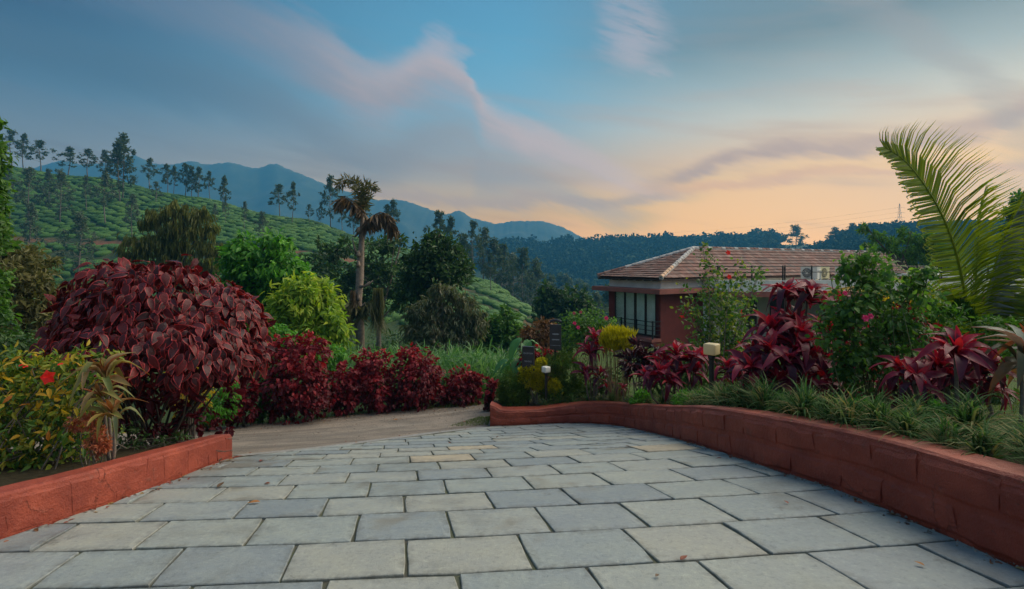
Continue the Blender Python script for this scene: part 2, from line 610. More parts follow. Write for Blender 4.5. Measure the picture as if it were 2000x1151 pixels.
def Zt(X, Y):
    X = np.asarray(X, float)
    Y = np.asarray(Y, float)
    px, d = bearing(X, Y)
    px = np.clip(px, _SP[0], _SP[-1])
    i = np.clip(np.searchsorted(_SP, px) - 1, 0, len(_SP) - 2)
    f = (px - _SP[i]) / (_SP[i + 1] - _SP[i])
    f = f * f * (3 - 2 * f) * .5 + f * .5
    u = np.clip((np.log(np.maximum(d, 10)) - _LD[0]) / (_LD[1] - _LD[0]), 0, len(_LD) - 1.001)
    j = u.astype(int)
    g = u - j
    T = _TAB
    z = (T[i, j] * (1 - g) + T[i, j + 1] * g) * (1 - f) + (T[i + 1, j] * (1 - g) + T[i + 1, j + 1] * g) * f
    z = z + np.clip((d - 40) / 100, 0, 1) * .8 * wob(X, Y, .035, 3)
    k = np.clip((d - 12.5) / 7, 0, 1)
    k = k * k * (3 - 2 * k)
    return Zn(X, Y) * (1 - k) + z * k


def ground_along(px, py, d0, d1):
    """where the bearing px meets the terrain at picture height py"""
    d = np.linspace(d0, d1, 1200)
    X = (px - 1000) / 1000 * d
    e = zy(py, d) - Zt(X, d)
    s = np.nonzero(np.diff(np.sign(e)))[0]
    i = s[0] if len(s) else int(np.argmin(np.abs(e)))
    return d[i]


def at(px, py, d):
    return np.array([(px - 1000) / 1000 * d, d, zy(py, d)])


# ------------------------------------------------------------------ materials of the setting
def ground_mat():
    m, N, p = new_mat("ground")
    pos = N.n('ShaderNodeNewGeometry').outputs['Position']
    n1 = N.noise(pos, .12, 6, .6)
    n2 = N.noise(pos, 1.5, 6, .65)
    c = N.mix(N.sm(n1, .35, .65), (.022, .042, .014), (.045, .075, .022))
    c = N.mix(N.m('MULTIPLY', N.sm(n2, .5, .8), .6), c, (.07, .055, .03))
    soil = N.mix(N.sm(n2, .3, .7), (.15, .055, .03), (.26, .10, .055))
    c = N.mix(N.m('MULTIPLY', attr(N, 'tint'), N.sm(n1, .45, .58)), c, soil)
    N.put(p.inputs['Base Color'], c)
    p.inputs['Roughness'].default_value = .9
    p.inputs['Specular IOR Level'].default_value = .2
    b = N.n('ShaderNodeBump')
    b.inputs['Distance'].default_value = .2
    N.put(b.inputs['Height'], n2)
    N.put(p.inputs['Normal'], b.outputs[0])
    return m


def build_terrain():
    th = np.concatenate([np.radians(np.arange(-66, 66, .5)), np.radians(np.arange(66, 294, 6))])
    r = np.concatenate([[0.3], np.exp(np.linspace(math.log(.8), math.log(2050), 380))])
    TH, R = np.meshgrid(th, r)
    X, Y = R * np.sin(TH), R * np.cos(TH)
    Z = Zt(X, Y) - .06
    n = len(th)
    i = np.arange(len(r) - 1)[:, None] * n
    j = np.arange(n)[None]
    F = np.stack([i + j, i + (j + 1) % n, i + n + (j + 1) % n, i + n + j], -1).reshape(-1, 4)
    px, d = bearing(X, Y)
    road_d = np.interp(px, [-600, 0, 200, 400, 600, 800, 950, 1060], [140, 140, 139, 136, 133, 129, 123, 117])
    s = np.exp(-((d - road_d + 3.0) / 3.4) ** 2) * (px < 1090)
    o = add("ground", mesh("ground", np.stack([X, Y, Z], -1), F, ground_mat(), tint=s.ravel(), smooth=True))
    tag(o, kind='structure')


build_terrain()

_MT = np.array([(-500, 330), (-100, 325), (60, 330), (95, 320), (120, 313), (160, 322), (215, 318), (262, 302), (298, 320), (335, 322), (375, 314), (402, 322), (450, 317), (490, 328),
                (508, 329), (522, 322), (540, 319), (556, 328), (600, 345), (650, 367), (700, 380), (730, 391), (780, 390), (800, 395), (850, 413), (872, 420), (888, 413), (902, 411), (915, 424), (970, 438),
                (1000, 432), (1060, 432), (1100, 444), (1145, 468), (1200, 492), (1300, 512), (1500, 520)])


def build_mountains():
    m, N, p = new_mat("mountain_forest")
    pos = N.n('ShaderNodeNewGeometry').outputs['Position']
    N.put(p.inputs['Base Color'], N.mix(N.sm(N.noise(pos, .02, 8, .7), .35, .7), (.022, .04, .02), (.05, .07, .035)))
    p.inputs['Roughness'].default_value = .95
    px = np.arange(-700, 1520, 3.0)
    yy = np.interp(px, _MT[:, 0], _MT[:, 1])
    yy = np.convolve(np.pad(yy, 3, mode='edge'), np.ones(5) / 5, 'same')[3:-3]
    dr = 1500.0
    rows = np.linspace(-1, 1, 61)
    V = []
    for q in rows:
        d = dr + q * 420
        x = (px - 1000) / 1000 * d
        ridge = (515 - yy) / 1000 * dr
        h = ridge * (1 - abs(q) ** 1.15) - 40 * abs(q)
        sp = np.abs(wob(x, np.full_like(x, d), .012, 5)) * 26 + wob(x, np.full_like(x, d), .045, 8) * 5
        h = h - sp * np.sin(min(1, abs(q) * 3) * math.pi / 2) + (wob(x, x * 0, .22, 4) * 1.3 + wob(x, x * 0, .6, 9) * .8) * (1 - abs(q))
        V.append(np.stack([x, np.full_like(x, d), h], -1))
    n = len(px)
    i = np.arange(len(rows) - 1)[:, None] * n
    j = np.arange(n - 1)[None]
    F = np.stack([i + j, i + j + 1, i + n + j + 1, i + n + j], -1).reshape(-1, 4)
    tag(add("mountains", mesh("mountains", np.concatenate(V), F, m, smooth=True)), kind='structure')


build_mountains()

# ------------------------------------------------------------------ the air
def build_haze():
    m = bpy.data.materials.new("haze")
    m.use_nodes = True
    N = NT(m.node_tree)
    m.node_tree.nodes.remove(m.node_tree.nodes['Principled BSDF'])
    v = N.n('ShaderNodeVolumePrincipled')
    v.inputs['Color'].default_value = (HAZE_COL[0], HAZE_COL[1], HAZE_COL[2], 1)
    v.inputs['Density'].default_value = HAZE_DENS
    v.inputs['Anisotropy'].default_value = 0.2
    N.put(m.node_tree.nodes['Material Output'].inputs['Volume'], v.outputs[0])
    b = MB()
    b.box((0, 0, 145), (4300, 4300, 420))
    o = b.build("haze", m)
    tag(o, kind='stuff')


build_haze()

# ------------------------------------------------------------------ drive, walls, road, beds
RW = np.array([(2.44, .9), (2.41, 1.7), (2.38, 2.38), (2.32, 2.7), (2.28, 3.16), (2.22, 3.6), (2.14, 4.03), (2.07, 4.43), (2.02, 4.92), (1.99, 5.5), (1.97, 6.25), (1.95, 7.0),
               (1.9, 7.65), (1.79, 8.4), (1.56, 8.95), (1.1, 9.3), (.56, 9.36), (0, 9.3), (-.4, 9.33)])
LW = np.array([(-3.2, .9), (-3.1, 2.2), (-3.06, 3.05), (-2.99, 3.5), (-2.97, 4.2), (-3.05, 5.0), (-3.2, 5.86)])
EDGE = np.array([(-3.2, 6.05), (-2.4, 6.95), (-1.95, 7.7), (-1.35, 8.5), (-.42, 9.25)])


def resample(P, step):
    """smooth curve through the points (Catmull-Rom), evenly spaced"""
    P = np.asarray(P, float)
    Q = np.vstack([2 * P[0] - P[1], P, 2 * P[-1] - P[-2]])
    out = []
    for i in range(1, len(Q) - 2):
        for u in np.linspace(0, 1, 12, endpoint=False):
            a, b, c, d = Q[i - 1], Q[i], Q[i + 1], Q[i + 2]
            out.append(.5 * (2 * b + (c - a) * u + (2 * a - 5 * b + 4 * c - d) * u * u + (3 * b - a - 3 * c + d) * u ** 3))
    out.append(P[-1])
    out = np.array(out)
    s = np.concatenate([[0], np.cumsum(np.linalg.norm(np.diff(out, axis=0), axis=1))])
    n = max(2, int(round(s[-1] / step)) + 1)
    t = np.linspace(0, s[-1], n)
    return np.stack([np.interp(t, s, out[:, k]) for k in range(P.shape[1])], -1), t


def paint_mat():
    m, N, p = new_mat("red_wall_paint")
    pos = N.n('ShaderNodeNewGeometry').outputs['Position']
    n1 = N.noise(pos, 3.0, 6, .6)
    n2 = N.noise(pos, 22, 6, .7)
    n3 = N.noise(pos, 90, 4, .6)
    c = N.mix(N.sm(n1, .3, .7), (.21, .030, .014), (.345, .062, .030))
    c = N.mix(N.m('MULTIPLY', N.sm(n2, .56, .72), .55), c, (.42, .125, .08))
    c = N.mix(N.m('MULTIPLY', N.sm(n2, .40, .28), .6), c, (.09, .03, .024))
    # hairline cracks in the render coat
    wv = N.n('ShaderNodeVectorMath', operation='ADD')
    N.put(wv.inputs[0], pos)
    N.put(wv.inputs[1], N.xyz(N.m('MULTIPLY', n1, .5), N.m('MULTIPLY', n2, .12), N.m('MULTIPLY', n2, .10)))
    vo = N.n('ShaderNodeTexVoronoi', feature='DISTANCE_TO_EDGE')
    N.put(vo.inputs['Vector'], wv.outputs[0])
    vo.inputs['Scale'].default_value = 3.4
    crack = N.m('MULTIPLY', N.sm(vo.outputs['Distance'], .013, .002), N.sm(n1, .50, .60))
    c = N.mix(N.m('MULTIPLY', crack, .4), c, (.05, .016, .012))
    # grey grime and splashed soil in blotches
    n5 = N.noise(pos, 5.5, 7, .7)
    c = N.mix(N.m('MULTIPLY', N.sm(n5, .58, .72), .5), c, (.085, .05, .036))
    N.put(p.inputs['Base Color'], c)
    N.put(p.inputs['Roughness'], N.m('ADD', .36, N.m('MULTIPLY', n2, .35)))
    b = N.n('ShaderNodeBump')
    b.inputs['Distance'].default_value = .015
    N.put(b.inputs['Height'], N.m('SUBTRACT', N.m('ADD', n2, N.m('MULTIPLY', n3, .35)), N.m('MULTIPLY', crack, .8)))
    N.put(p.inputs['Normal'], b.outputs[0])
    return m


M_PAINT = paint_mat()


def slab_mat(name, cols):
    m, N, p = new_mat(name)
    pos = N.n('ShaderNodeNewGeometry').outputs['Position']
    r = objrand(N)
    off = N.n('ShaderNodeVectorMath', operation='ADD')
    N.put(off.inputs[0], pos)
    N.put(off.inputs[1], N.xyz(N.m('MULTIPLY', r, 37.0), N.m('MULTIPLY', r, 91.0), 0.0))
    v = off.outputs[0]
    n1 = N.noise(v, 5, 6, .65)
    n2 = N.noise(v, 30, 9, .8)
    n3 = N.noise(v, 1.6, 3, .5)
    n4 = N.noise(v, 140, 4, .7)
    c = N.ramp(r, [((i + .5) / len(cols), q) for i, q in enumerate(cols)], 'CONSTANT')
    c = N.mix(N.m('MULTIPLY', N.sm(n1, .35, .7), .55), c, N.mix(1.0, c, (1.22, 1.18, 1.05), 'MULTIPLY'))
    c = N.mix(N.m('MULTIPLY', N.sm(n2, .51, .68), .75), c, N.mix(1.0, c, (.58, .60, .64), 'MULTIPLY'))
    c = N.mix(N.m('MULTIPLY', N.sm(n2, .47, .33), .7), c, N.mix(1.0, c, (1.4, 1.4, 1.32), 'MULTIPLY'))
    c = N.mix(N.m('MULTIPLY', N.sm(n3, .58, .72), .6), c, (.15, .125, .085))
    c = N.mix(N.m('MULTIPLY', N.sm(n4, .66, .74), .5), c, (.11, .11, .11))
    rim = N.m('MULTIPLY', attr(N, 'edge'), N.sm(N.noise(pos, 16, 6, .7), .40, .62))
    c = N.mix(N.m('MULTIPLY', rim, .45), c, (.085, .078, .062))
    g1_ = N.noise(pos, .75, 7, .68)
    c = N.mix(N.m('MULTIPLY', N.sm(g1_, .53, .66), .42), c, (.13, .13, .115))
    g2_ = N.noise(pos, 3.1, 8, .75)
    c = N.mix(N.m('MULTIPLY', N.sm(g2_, .62, .70), .6), c, (.10, .095, .085))
    c = N.mix(N.m('MULTIPLY', N.sm(g2_, .36, .28), .35), c, (.46, .46, .42))
    N.put(p.inputs['Base Color'], c)
    N.put(p.inputs['Roughness'], N.m('ADD', .42, N.m('MULTIPLY', n1, .3)))
    p.inputs['Specular IOR Level'].default_value = .45
    b = N.n('ShaderNodeBump')
    b.inputs['Distance'].default_value = .004
    N.put(b.inputs['Height'], N.m('ADD', N.m('MULTIPLY', n1, 1.6), N.m('ADD', n2, N.m('MULTIPLY', n4, .3))))
    N.put(p.inputs['Normal'], b.outputs[0])
    return m


M_SLAB = slab_mat("grey_paving_stone", [(.235, .268, .272), (.272, .296, .282), (.20, .232, .25), (.255, .285, .278), (.29, .30, .275), (.22, .25, .262), (.245, .275, .282), (.27, .29, .278)])
M_SLAB_TAN = slab_mat("tan_paving_stone", [(.37, .32, .24), (.34, .305, .245)])
M_MORTAR = plain_mat("mortar", (.125, .115, .105), .95, var=.45, scale=9, bump=.006, bscale=120, col2=(.10, .115, .06))
M_ROAD = None


def G(s, t):
    X = s - .21 * (t - 3)
    Y = t + GA * X + GB * X * X
    return X, Y


def clip_poly(P, a, b):
    """keep the part of polygon P to the left of a->b"""
    n = np.array([-(b - a)[1], (b - a)[0]])
    out = []
    for i in range(len(P)):
        p, q = P[i], P[(i + 1) % len(P)]
        dp, dq = (p - a) @ n, (q - a) @ n
        if dp >= 0:
            out.append(p)
        if dp * dq < 0:
            out.append(p + (q - p) * dp / (dp - dq))
    return out


def build_drive():
    # bedding mortar: one sheet under the stones
    rp, _ = resample(RW, .25)
    lp, _ = resample(LW, .25)
    poly = np.vstack([rp + np.array([.05, .0]), EDGE[::-1], lp[::-1] - np.array([.05, 0])])
    b = MB()
    ys = np.arange(.9, 9.6, .2)
    V, F = [], []
    nx = 15
    for y in ys:
        xl = np.interp(y, np.append(LW[:, 1], EDGE[1:, 1]), np.append(LW[:, 0] - .05, EDGE[1:, 0] - .02))
        xr = np.interp(min(y, 9.3), RW[:16, 1], RW[:16, 0] + .05)
        if y > 9.0:
            xl = -.45
        for x in np.linspace(xl, xr, nx):
            V.append((x, y, Zn(x, y) - .006))
    for i in range(len(ys) - 1):
        for j in range(nx - 1):
            F.append((i * nx + j, i * nx + j + 1, (i + 1) * nx + j + 1, (i + 1) * nx + j))
    drive = tag(add("driveway", mesh("driveway", V, F, M_MORTAR)), kind='structure')
    bounds = []
    for P in (EDGE,):
        for i in range(len(P) - 1):
            bounds.append((P[i + 1], P[i], 9))
    for P, rev in ((RW, False), (LW, True)):
        for i in range(len(P) - 1):
            a, c = (P[i + 1], P[i]) if rev else (P[i], P[i + 1])
            bounds.append((a, c, .34))
    # courses: joints measured along s
    tl = [.78, 1.21, 1.64, 2.08, 2.51, 2.93, 3.38, 3.80, 4.23, 4.65, 5.08, 5.52, 5.95, 6.38, 6.80, 7.22, 7.64, 8.06, 8.48, 8.90, 9.32, 9.7]
    phase = {4: -.268, 5: -.60, 6: -.431, 7: -.794, 8: -1.153, 9: -.86, 10: -1.31, 11: -1.098, 12: -.934, 13: -1.407}
    tan_at = [at(905, 882, 6.0), at(845, 896, 5.4), at(1205, 853, 7.3), at(1280, 887, 5.4), at(1300, 857, 6.9)]
    r = random.Random(3)
    for k in range(len(tl) - 1):
        t0, t1 = tl[k], tl[k + 1]
        ph = phase.get(k + 1, None)
        tm = tl[k + 1]
        s0 = (ph + .21 * (tm - 3)) if ph is not None else r.random() * .6
        js = [s0]
        while js[-1] < 6.5:
            js.append(js[-1] + .6 * (1 + r.uniform(-.09, .09)))
        while js[0] > -6.5:
            js.insert(0, js[0] - .6 * (1 + r.uniform(-.09, .09)))
        for a, c in zip(js[:-1], js[1:]):
            g = .0068
            cor = [(a + g, t0 + g), (c - g, t0 + g), (c - g, t1 - g), (a + g, t1 - g)]
            pts = []
            for i in range(4):
                p, q = np.array(cor[i]), np.array(cor[(i + 1) % 4])
                for u in (0, .33, .67):
                    w = p + (q - p) * u
                    jit = .010 if u == 0 else .005
                    if u == 0:                                   # corners are knocked off a little
                        w = w + (np.array([(a + c) / 2, (t0 + t1) / 2]) - w) * .012
                    w = w + np.array([r.uniform(-jit, jit), r.uniform(-jit, jit)]) * .7
                    pts.append(np.array(G(w[0], w[1])))
            ctr = np.mean(pts, 0)
            if not (-4.2 < ctr[0] < 3.2):
                continue
            P = pts
            for (A_, B_, rad) in bounds:
                mid = (A_ + B_) / 2
                if rad > 5 or np.linalg.norm(ctr - mid) < np.linalg.norm(B_ - A_) / 2 + rad:
                    if len(P) > 2:
                        P = clip_poly(P, A_, B_)
            if len(P) < 3:
                continue
            P = np.array(P)
            x, y = P[:, 0], P[:, 1]
            area = .5 * abs(np.dot(x, np.roll(y, -1)) - np.dot(y, np.roll(x, -1)))
            if area < .012:
                continue
            ctr = P.mean(0)
            n = len(P)
            z0 = .007 + r.uniform(-.003, .003)
            tx, ty = r.uniform(-.006, .006), r.uniform(-.006, .006)
            zt = Zn(x, y) + z0 + (x - ctr[0]) * tx + (y - ctr[1]) * ty
            dirn = ctr - P
            dl = np.linalg.norm(dirn, axis=1)[:, None] + 1e-6
            In = P + dirn / dl * .0045
            In2 = P + dirn / dl * np.minimum(.055, dl * .4)
            V = np.vstack([np.c_[P, zt - .035], np.c_[P, zt - .0035], np.c_[In, zt], np.c_[In2, zt + .0004]])
            F = []
            for i in range(n):
                j = (i + 1) % n
                F += [(i, j, n + j, n + i), (n + i, n + j, 2 * n + j, 2 * n + i), (2 * n + i, 2 * n + j, 3 * n + j, 3 * n + i)]
            F.append(tuple(range(3 * n, 4 * n)))
            ed = np.r_[np.ones(3 * n), np.zeros(n)]
            d_ = min(np.linalg.norm(ctr - q[:2] + np.array([0, 0])) for q in tan_at)
            mat = M_SLAB_TAN if d_ < .27 else M_SLAB
            add("paving_stone", mesh("paving_stone", V, F, mat, edge=ed), drive)
    return drive


DRIVE = build_drive()


def wall_frame(P, side):
    """tangents and outward normals of a path"""
    t = np.gradient(P, axis=0)
    t = unit(t)
    return t, side * np.stack([t[:, 1], -t[:, 0]], -1)


RWP, RWS = resample(RW, .10)
LWP, LWS = resample(LW, .10)
RWH = np.interp(RWP[:, 1] + np.where(RWP[:, 0] < 1.4, (1.4 - RWP[:, 0]), 0), [0, 3.5, 5, 6.5, 7.7, 9.0, 9.5, 10.3, 10.9, 11.1, 12], [.42, .42, .43, .40, .39, .37, .34, .27, .29, .40, .41])
LWH = np.full(len(LWP), .27)


def build_wall(P, S, H, side, thick, courses, label, blocks):
    root = empty("garden_wall", (P[len(P) // 2][0], P[len(P) // 2][1], float(Zn(*P[len(P) // 2]))), label, "wall")
    t, nrm = wall_frame(P, side)
    prof = [(0, -.2, 0), (0, 0, 1), (.008, -.035, 1), (.012, -.014, 1), (.03, 0, 1), (thick - .03, 0.002, 1), (thick - .01, -.012, 1), (thick, -.04, 1), (thick, -.2, 0)]
    prof[1] = (0, -.05, 1)
    V = []
    rr = np.random.default_rng(5)
    wv = wob(S, S * 0, 3.0, 2) * .006
    for k in range(len(P)):
        zb = Zn(P[k][0], P[k][1])
        for (o, dz, f) in prof:
            q = P[k] + nrm[k] * (o + (wv[k] if f else 0))
            V.append((q[0], q[1], zb + (H[k] + dz + wv[k] * .8 + rr.normal() * .0012 if f else dz)))
    n = len(prof)
    F = []
    for k in range(len(P) - 1):
        for j in range(n - 1):
            f = (k * n + j, k * n + j + 1, (k + 1) * n + j + 1, (k + 1) * n + j)
            F.append(f if side < 0 else f[::-1])
    F.append(tuple(range(n))[::-1 if side > 0 else 1])
    e = tuple(range((len(P) - 1) * n, len(P) * n))
    F.append(e if side > 0 else e[::-1])
    add("wall", mesh("wall", V, F, M_PAINT, smooth=False), root)
    # stones under the paint, one by one
    r = random.Random(8)
    nb = 0
    for ci, (f0, f1) in enumerate(courses):
        s = r.uniform(0, .2)
        while s < S[-1] - .12:
            w = r.uniform(*blocks)
            s1 = min(s + w, S[-1] - .01)
            proud = r.uniform(.007, .020) if len(courses) > 1 else r.uniform(.0005, .0022)
            g = r.uniform(.001, .004) if len(courses) == 1 else r.uniform(.003, .008)
            cols = np.linspace(s + g, s1 - g, 4)
            sk0, sk1 = r.uniform(-.03, .03), r.uniform(-.03, .03)
            top = [f1 + r.uniform(-.05, .02) for _ in cols]
            bot = [f0 + r.uniform(-.02, .03) for _ in cols]
            V, n0 = [], []
            rows = [(bot, 0, -.006), (bot, .07, proud), ([a_ * .5 + b_ * .5 for a_, b_ in zip(top, bot)], 0, proud * 1.25), (top, -.07, proud), (top, 0, -.006)]
            for ri, (ff, df, pr) in enumerate(rows):
                for qi, c in enumerate(cols):
                    u = (ri / 4.0)
                    cc = c + (sk0 if qi == 0 else sk1 if qi == 3 else 0) * (u - .5) * 2
                    x, y = np.interp(cc, S, P[:, 0]), np.interp(cc, S, P[:, 1])
                    nx, ny = np.interp(cc, S, nrm[:, 0]), np.interp(cc, S, nrm[:, 1])
                    h = np.interp(cc, S, H)
                    pp = pr if 0 < qi < 3 else (-.006 if ri in (0, 4) else pr * .55)
                    pp += r.uniform(-.002, .002)
                    V.append((x - nx * pp, y - ny * pp, Zn(x, y) + h * (ff[qi] + df)))
            # sides
            F = []
            for ri in range(4):
                for qi in range(3):
                    k = ri * 4 + qi
                    f = (k, k + 1, k + 5, k + 4)
                    F.append(f if side > 0 else f[::-1])
            sd = []
            for ri in range(5):
                for qi in (0, 3):
                    v = np.array(V[ri * 4 + qi])
                    nn = np.array([np.interp(cols[qi], S, nrm[:, 0]), np.interp(cols[qi], S, nrm[:, 1]), 0])
                    sd.append(tuple(v + nn * .03))
            V = V + sd
            for ri in range(4):
                a, b_ = 20 + ri * 2, 20 + ri * 2 + 2
                F.append((ri * 4, ri * 4 + 4, b_, a))
                F.append((ri * 4 + 3, a + 1, b_ + 1, ri * 4 + 7))
            add("stone_block", mesh("stone_block", V, F, M_PAINT, smooth=False), root)
            nb += 1
            s = s1
    return root


build_wall(RWP, RWS, RWH, 1, .25, [(.02, .47), (.49, .92)], "long curved red wall of painted stone blocks round the flower bed", (.24, .52))
build_wall(LWP, LWS, LWH, -1, .20, [(.02, .90)], "short low red wall ending beside the big maroon shrub", (.22, .42))


def strip_mesh(name, Pa, Pb, n, m, lift, mat, kind='structure', noise=0.0):
    Pa, _ = resample(Pa, 1.0)
    Pb, _ = resample(Pb, 1.0)
    u = np.linspace(0, 1, n)
    A_ = np.stack([np.interp(u * (len(Pa) - 1), np.arange(len(Pa)), Pa[:, k]) for k in (0, 1)], -1)
    B_ = np.stack([np.interp(u * (len(Pb) - 1), np.arange(len(Pb)), Pb[:, k]) for k in (0, 1)], -1)
    v = np.linspace(0, 1, m)
    P = A_[:, None] * (1 - v)[None, :, None] + B_[:, None] * v[None, :, None]
    X, Y = P[..., 0], P[..., 1]
    Z = Zn(X, Y) + lift + noise * wob(X, Y, 2.5, 6)
    i = np.arange(n - 1)[:, None] * m
    j = np.arange(m - 1)[None]
    F = np.stack([i + j, i + j + 1, i + m + j + 1, i + m + j], -1).reshape(-1, 4)
    return tag(add(name, mesh(name, np.stack([X, Y, Z], -1), F, mat, smooth=True)), kind=kind)


def road_mat():
    m, N, p = new_mat("dirt_road")
    pos = N.n('ShaderNodeNewGeometry').outputs['Position']
    n1 = N.noise(pos, .9, 6, .6)
    n2 = N.noise(pos, 14, 8, .7)
    n3 = N.noise(pos, 70, 4, .7)
    c = N.mix(N.sm(n1, .35, .65), (.19, .165, .14), (.30, .25, .205))
    c = N.mix(N.m('MULTIPLY', N.sm(n2, .5, .7), .55), c, (.13, .12, .105))
    c = N.mix(N.m('MULTIPLY', N.sm(n3, .6, .75), .6), c, (.42, .39, .35))
    # worn tracks along the road
    sp = N.n('ShaderNodeSeparateXYZ')
    N.put(sp.inputs[0], pos)
    tr_ = N.noise(N.xyz(N.m('MULTIPLY', N.m('ADD', sp.outputs[0], sp.outputs[1]), .12), N.m('MULTIPLY', N.m('SUBTRACT', sp.outputs[1], N.m('MULTIPLY', sp.outputs[0], .5)), 1.9), 0.0), 1.5, 5, .6)
    c = N.mix(N.m('MULTIPLY', N.sm(tr_, .50, .60), .5), c, (.115, .10, .088))
    c = N.mix(N.m('MULTIPLY', N.sm(tr_, .44, .36), .4), c, (.36, .32, .275))
    N.put(p.inputs['Base Color'], c)
    p.inputs['Roughness'].default_value = .9
    p.inputs['Specular IOR Level'].default_value = .25
    b = N.n('ShaderNodeBump')
    b.inputs['Distance'].default_value = .03
    N.put(b.inputs['Height'], N.m('ADD', n2, N.m('MULTIPLY', n3, .5)))
    N.put(p.inputs['Normal'], b.outputs[0])
    return m


M_ROAD = road_mat()
strip_mesh("road", [(-18, 2.0), (-9, 4.0), (-4.2, 5.2), (-3.0, 6.2), (-2.1, 7.4), (-1.2, 8.6), (-.2, 9.5), (2, 10.4), (9, 12.6)],
           [(-18, 6.0), (-9, 8.8), (-5.9, 10.1), (-4.6, 10.6), (-3.2, 11.5), (-1.9, 11.9), (-.8, 12.2), (2, 13.0), (9, 15.2)], 90, 14, -.014, M_ROAD, noise=.006)
# ribbed concrete edging where the stones end
strip_mesh("kerb_strip", EDGE + np.array([-.16, .12]), EDGE + np.array([.02, -.015]), 60, 3, -.004, plain_mat("concrete_edge", (.25, .245, .235), .9, var=.3, scale=25, bump=.01, bscale=60))


def bed_mat():
    m, N, p = new_mat("bed_soil")
    pos = N.n('ShaderNodeNewGeometry').outputs['Position']
    n1 = N.noise(pos, 1.2, 6, .6)
    n2 = N.noise(pos, 18, 8, .7)
    c = N.mix(N.sm(n2, .3, .7), (.035, .024, .016), (.075, .05, .034))
    gr = N.mix(N.sm(n2, .35, .65), (.035, .065, .014), (.085, .13, .03))
    c = N.mix(N.m('MULTIPLY', attr(N, 'tint'), N.sm(n1, .3, .5)), c, gr)
    N.put(p.inputs['Base Color'], c)
    p.inputs['Roughness'].default_value = .95
    p.inputs['Specular IOR Level'].default_value = .15
    b = N.n('ShaderNodeBump')
    b.inputs['Distance'].default_value = .05
    N.put(b.inputs['Height'], n2)
    N.put(p.inputs['Normal'], b.outputs[0])
    return m


M_BED = bed_mat()
_rt, _rn = wall_frame(RWP, 1)
_rn = np.stack([np.convolve(np.pad(_rn[:, k], 15, mode='edge'), np.ones(31) / 31, 'same')[15:-15] for k in (0, 1)], -1)
_OFF = np.array([.12, .3, .6, 1.0, 1.6, 2.4, 3.5, 5, 7, 10, 14])


def bed_z(X, Y):
    """height of the right-hand flower bed"""
    X = np.asarray(X, float)
    Y = np.asarray(Y, float)
    d = np.min(np.hypot(X[..., None] - RWP[:, 0], Y[..., None] - RWP[:, 1]), -1)
    i = np.argmin(np.hypot(X[..., None] - RWP[:, 0], Y[..., None] - RWP[:, 1]), -1)
    h = RWH[i] - .06
    zw = Zn(RWP[i, 0], RWP[i, 1]) + h
    k = np.clip(d / 2.0, 0, 1)
    zf = Zn(X, Y) + np.interp(d, [0, 2, 8, 14], [.33, .30, .18, .0])
    return zw * (1 - k) + zf * k


def build_bed():
    V, T = [], []
    for k in range(0, len(RWP), 2):
        for o in _OFF:
            q = RWP[k] + unit(_rn[k]) * o
            V.append((q[0], q[1], float(bed_z(q[0], q[1])) + .01 * math.sin(k * 1.7 + o * 9)))
            T.append(np.interp(o, [.5, 1.4], [0.1, 1]))
    m = len(_OFF)
    n = len(V) // m
    F = [(i * m + j, i * m + j + 1, (i + 1) * m + j + 1, (i + 1) * m + j) for i in range(n - 1) for j in range(m - 1)]
    tag(add("garden_bed", mesh("garden_bed", V, F, M_BED, tint=T, smooth=True)), kind='structure')
    xs = np.linspace(-9, -3.22, 22)
    ys = np.linspace(.4, 6.4, 24)
    V, T = [], []
    for y in ys:
        for u, x0 in enumerate(xs):
            x = x0 if y < 5.6 else x0 - (y - 5.6) * .2
            if u == len(xs) - 1:
                x = float(np.interp(y, LW[:, 1], LW[:, 0])) - .12
            k = np.clip((5.95 - y) / .5, 0, 1) * np.clip((x + 8.5) / 1.5, 0, 1)
            V.append((x, y, float(Zn(x, y)) - .05 + .24 * k + .012 * math.sin(x * 7 + y * 5)))
            T.append(.15)
    m = len(xs)
    F = [(i * m + j, i * m + j + 1, (i + 1) * m + j + 1, (i + 1) * m + j) for i in range(len(ys) - 1) for j in range(m - 1)]
    tag(add("garden_bed", mesh("garden_bed", V, F, M_BED, tint=T, smooth=True)), kind='structure')


build_bed()
# ------------------------------------------------------------------ the house below the garden
HU = np.array([.857, .515, 0])
HV = np.array([-.515, .857, 0])
HC = np.array([6.96, 24.0, 0])
HAX = np.array([HU, HV, [0, 0, 1.0]])


def hp(u, v, z):
    return HC + HU * u + HV * v + np.array([0, 0, z])


def sub(name, me, part):
    """a sub-part whose mesh is in world space, under a part that hangs from a root"""
    o = bpy.data.objects.new(name, me)
    COL.objects.link(o)
    o.parent = part
    return o


M_HRED = plain_mat("house_red_wall", (.14, .018, .013), .8, var=.18, scale=2.5, bump=.01, bscale=30)
M_HPINK = plain_mat("house_faded_red", (.27, .085, .065), .8, var=.22, scale=2.0, bump=.006, bscale=40)
M_WHITE = plain_mat("weathered_whitewash", (.66, .66, .62), .85, var=.16, scale=1.5, bump=.004, bscale=50)
M_CREAM = plain_mat("cream_wall", (.55, .50, .40), .85, var=.12, scale=1.5)
M_IRON = plain_mat("dark_iron", (.018, .020, .022), .45, metal=.3, var=.3, scale=20)
M_DKWOOD = plain_mat("dark_wood_frame", (.035, .016, .012), .5, var=.4, scale=6)
M_ACW = plain_mat("white_enamel", (.68, .68, .62), .45, var=.06, scale=4)
M_ACC = plain_mat("yellowed_enamel", (.58, .54, .33), .5, var=.10, scale=4)
M_ACG = plain_mat("dark_grille", (.03, .03, .03), .6, var=.3, scale=30)
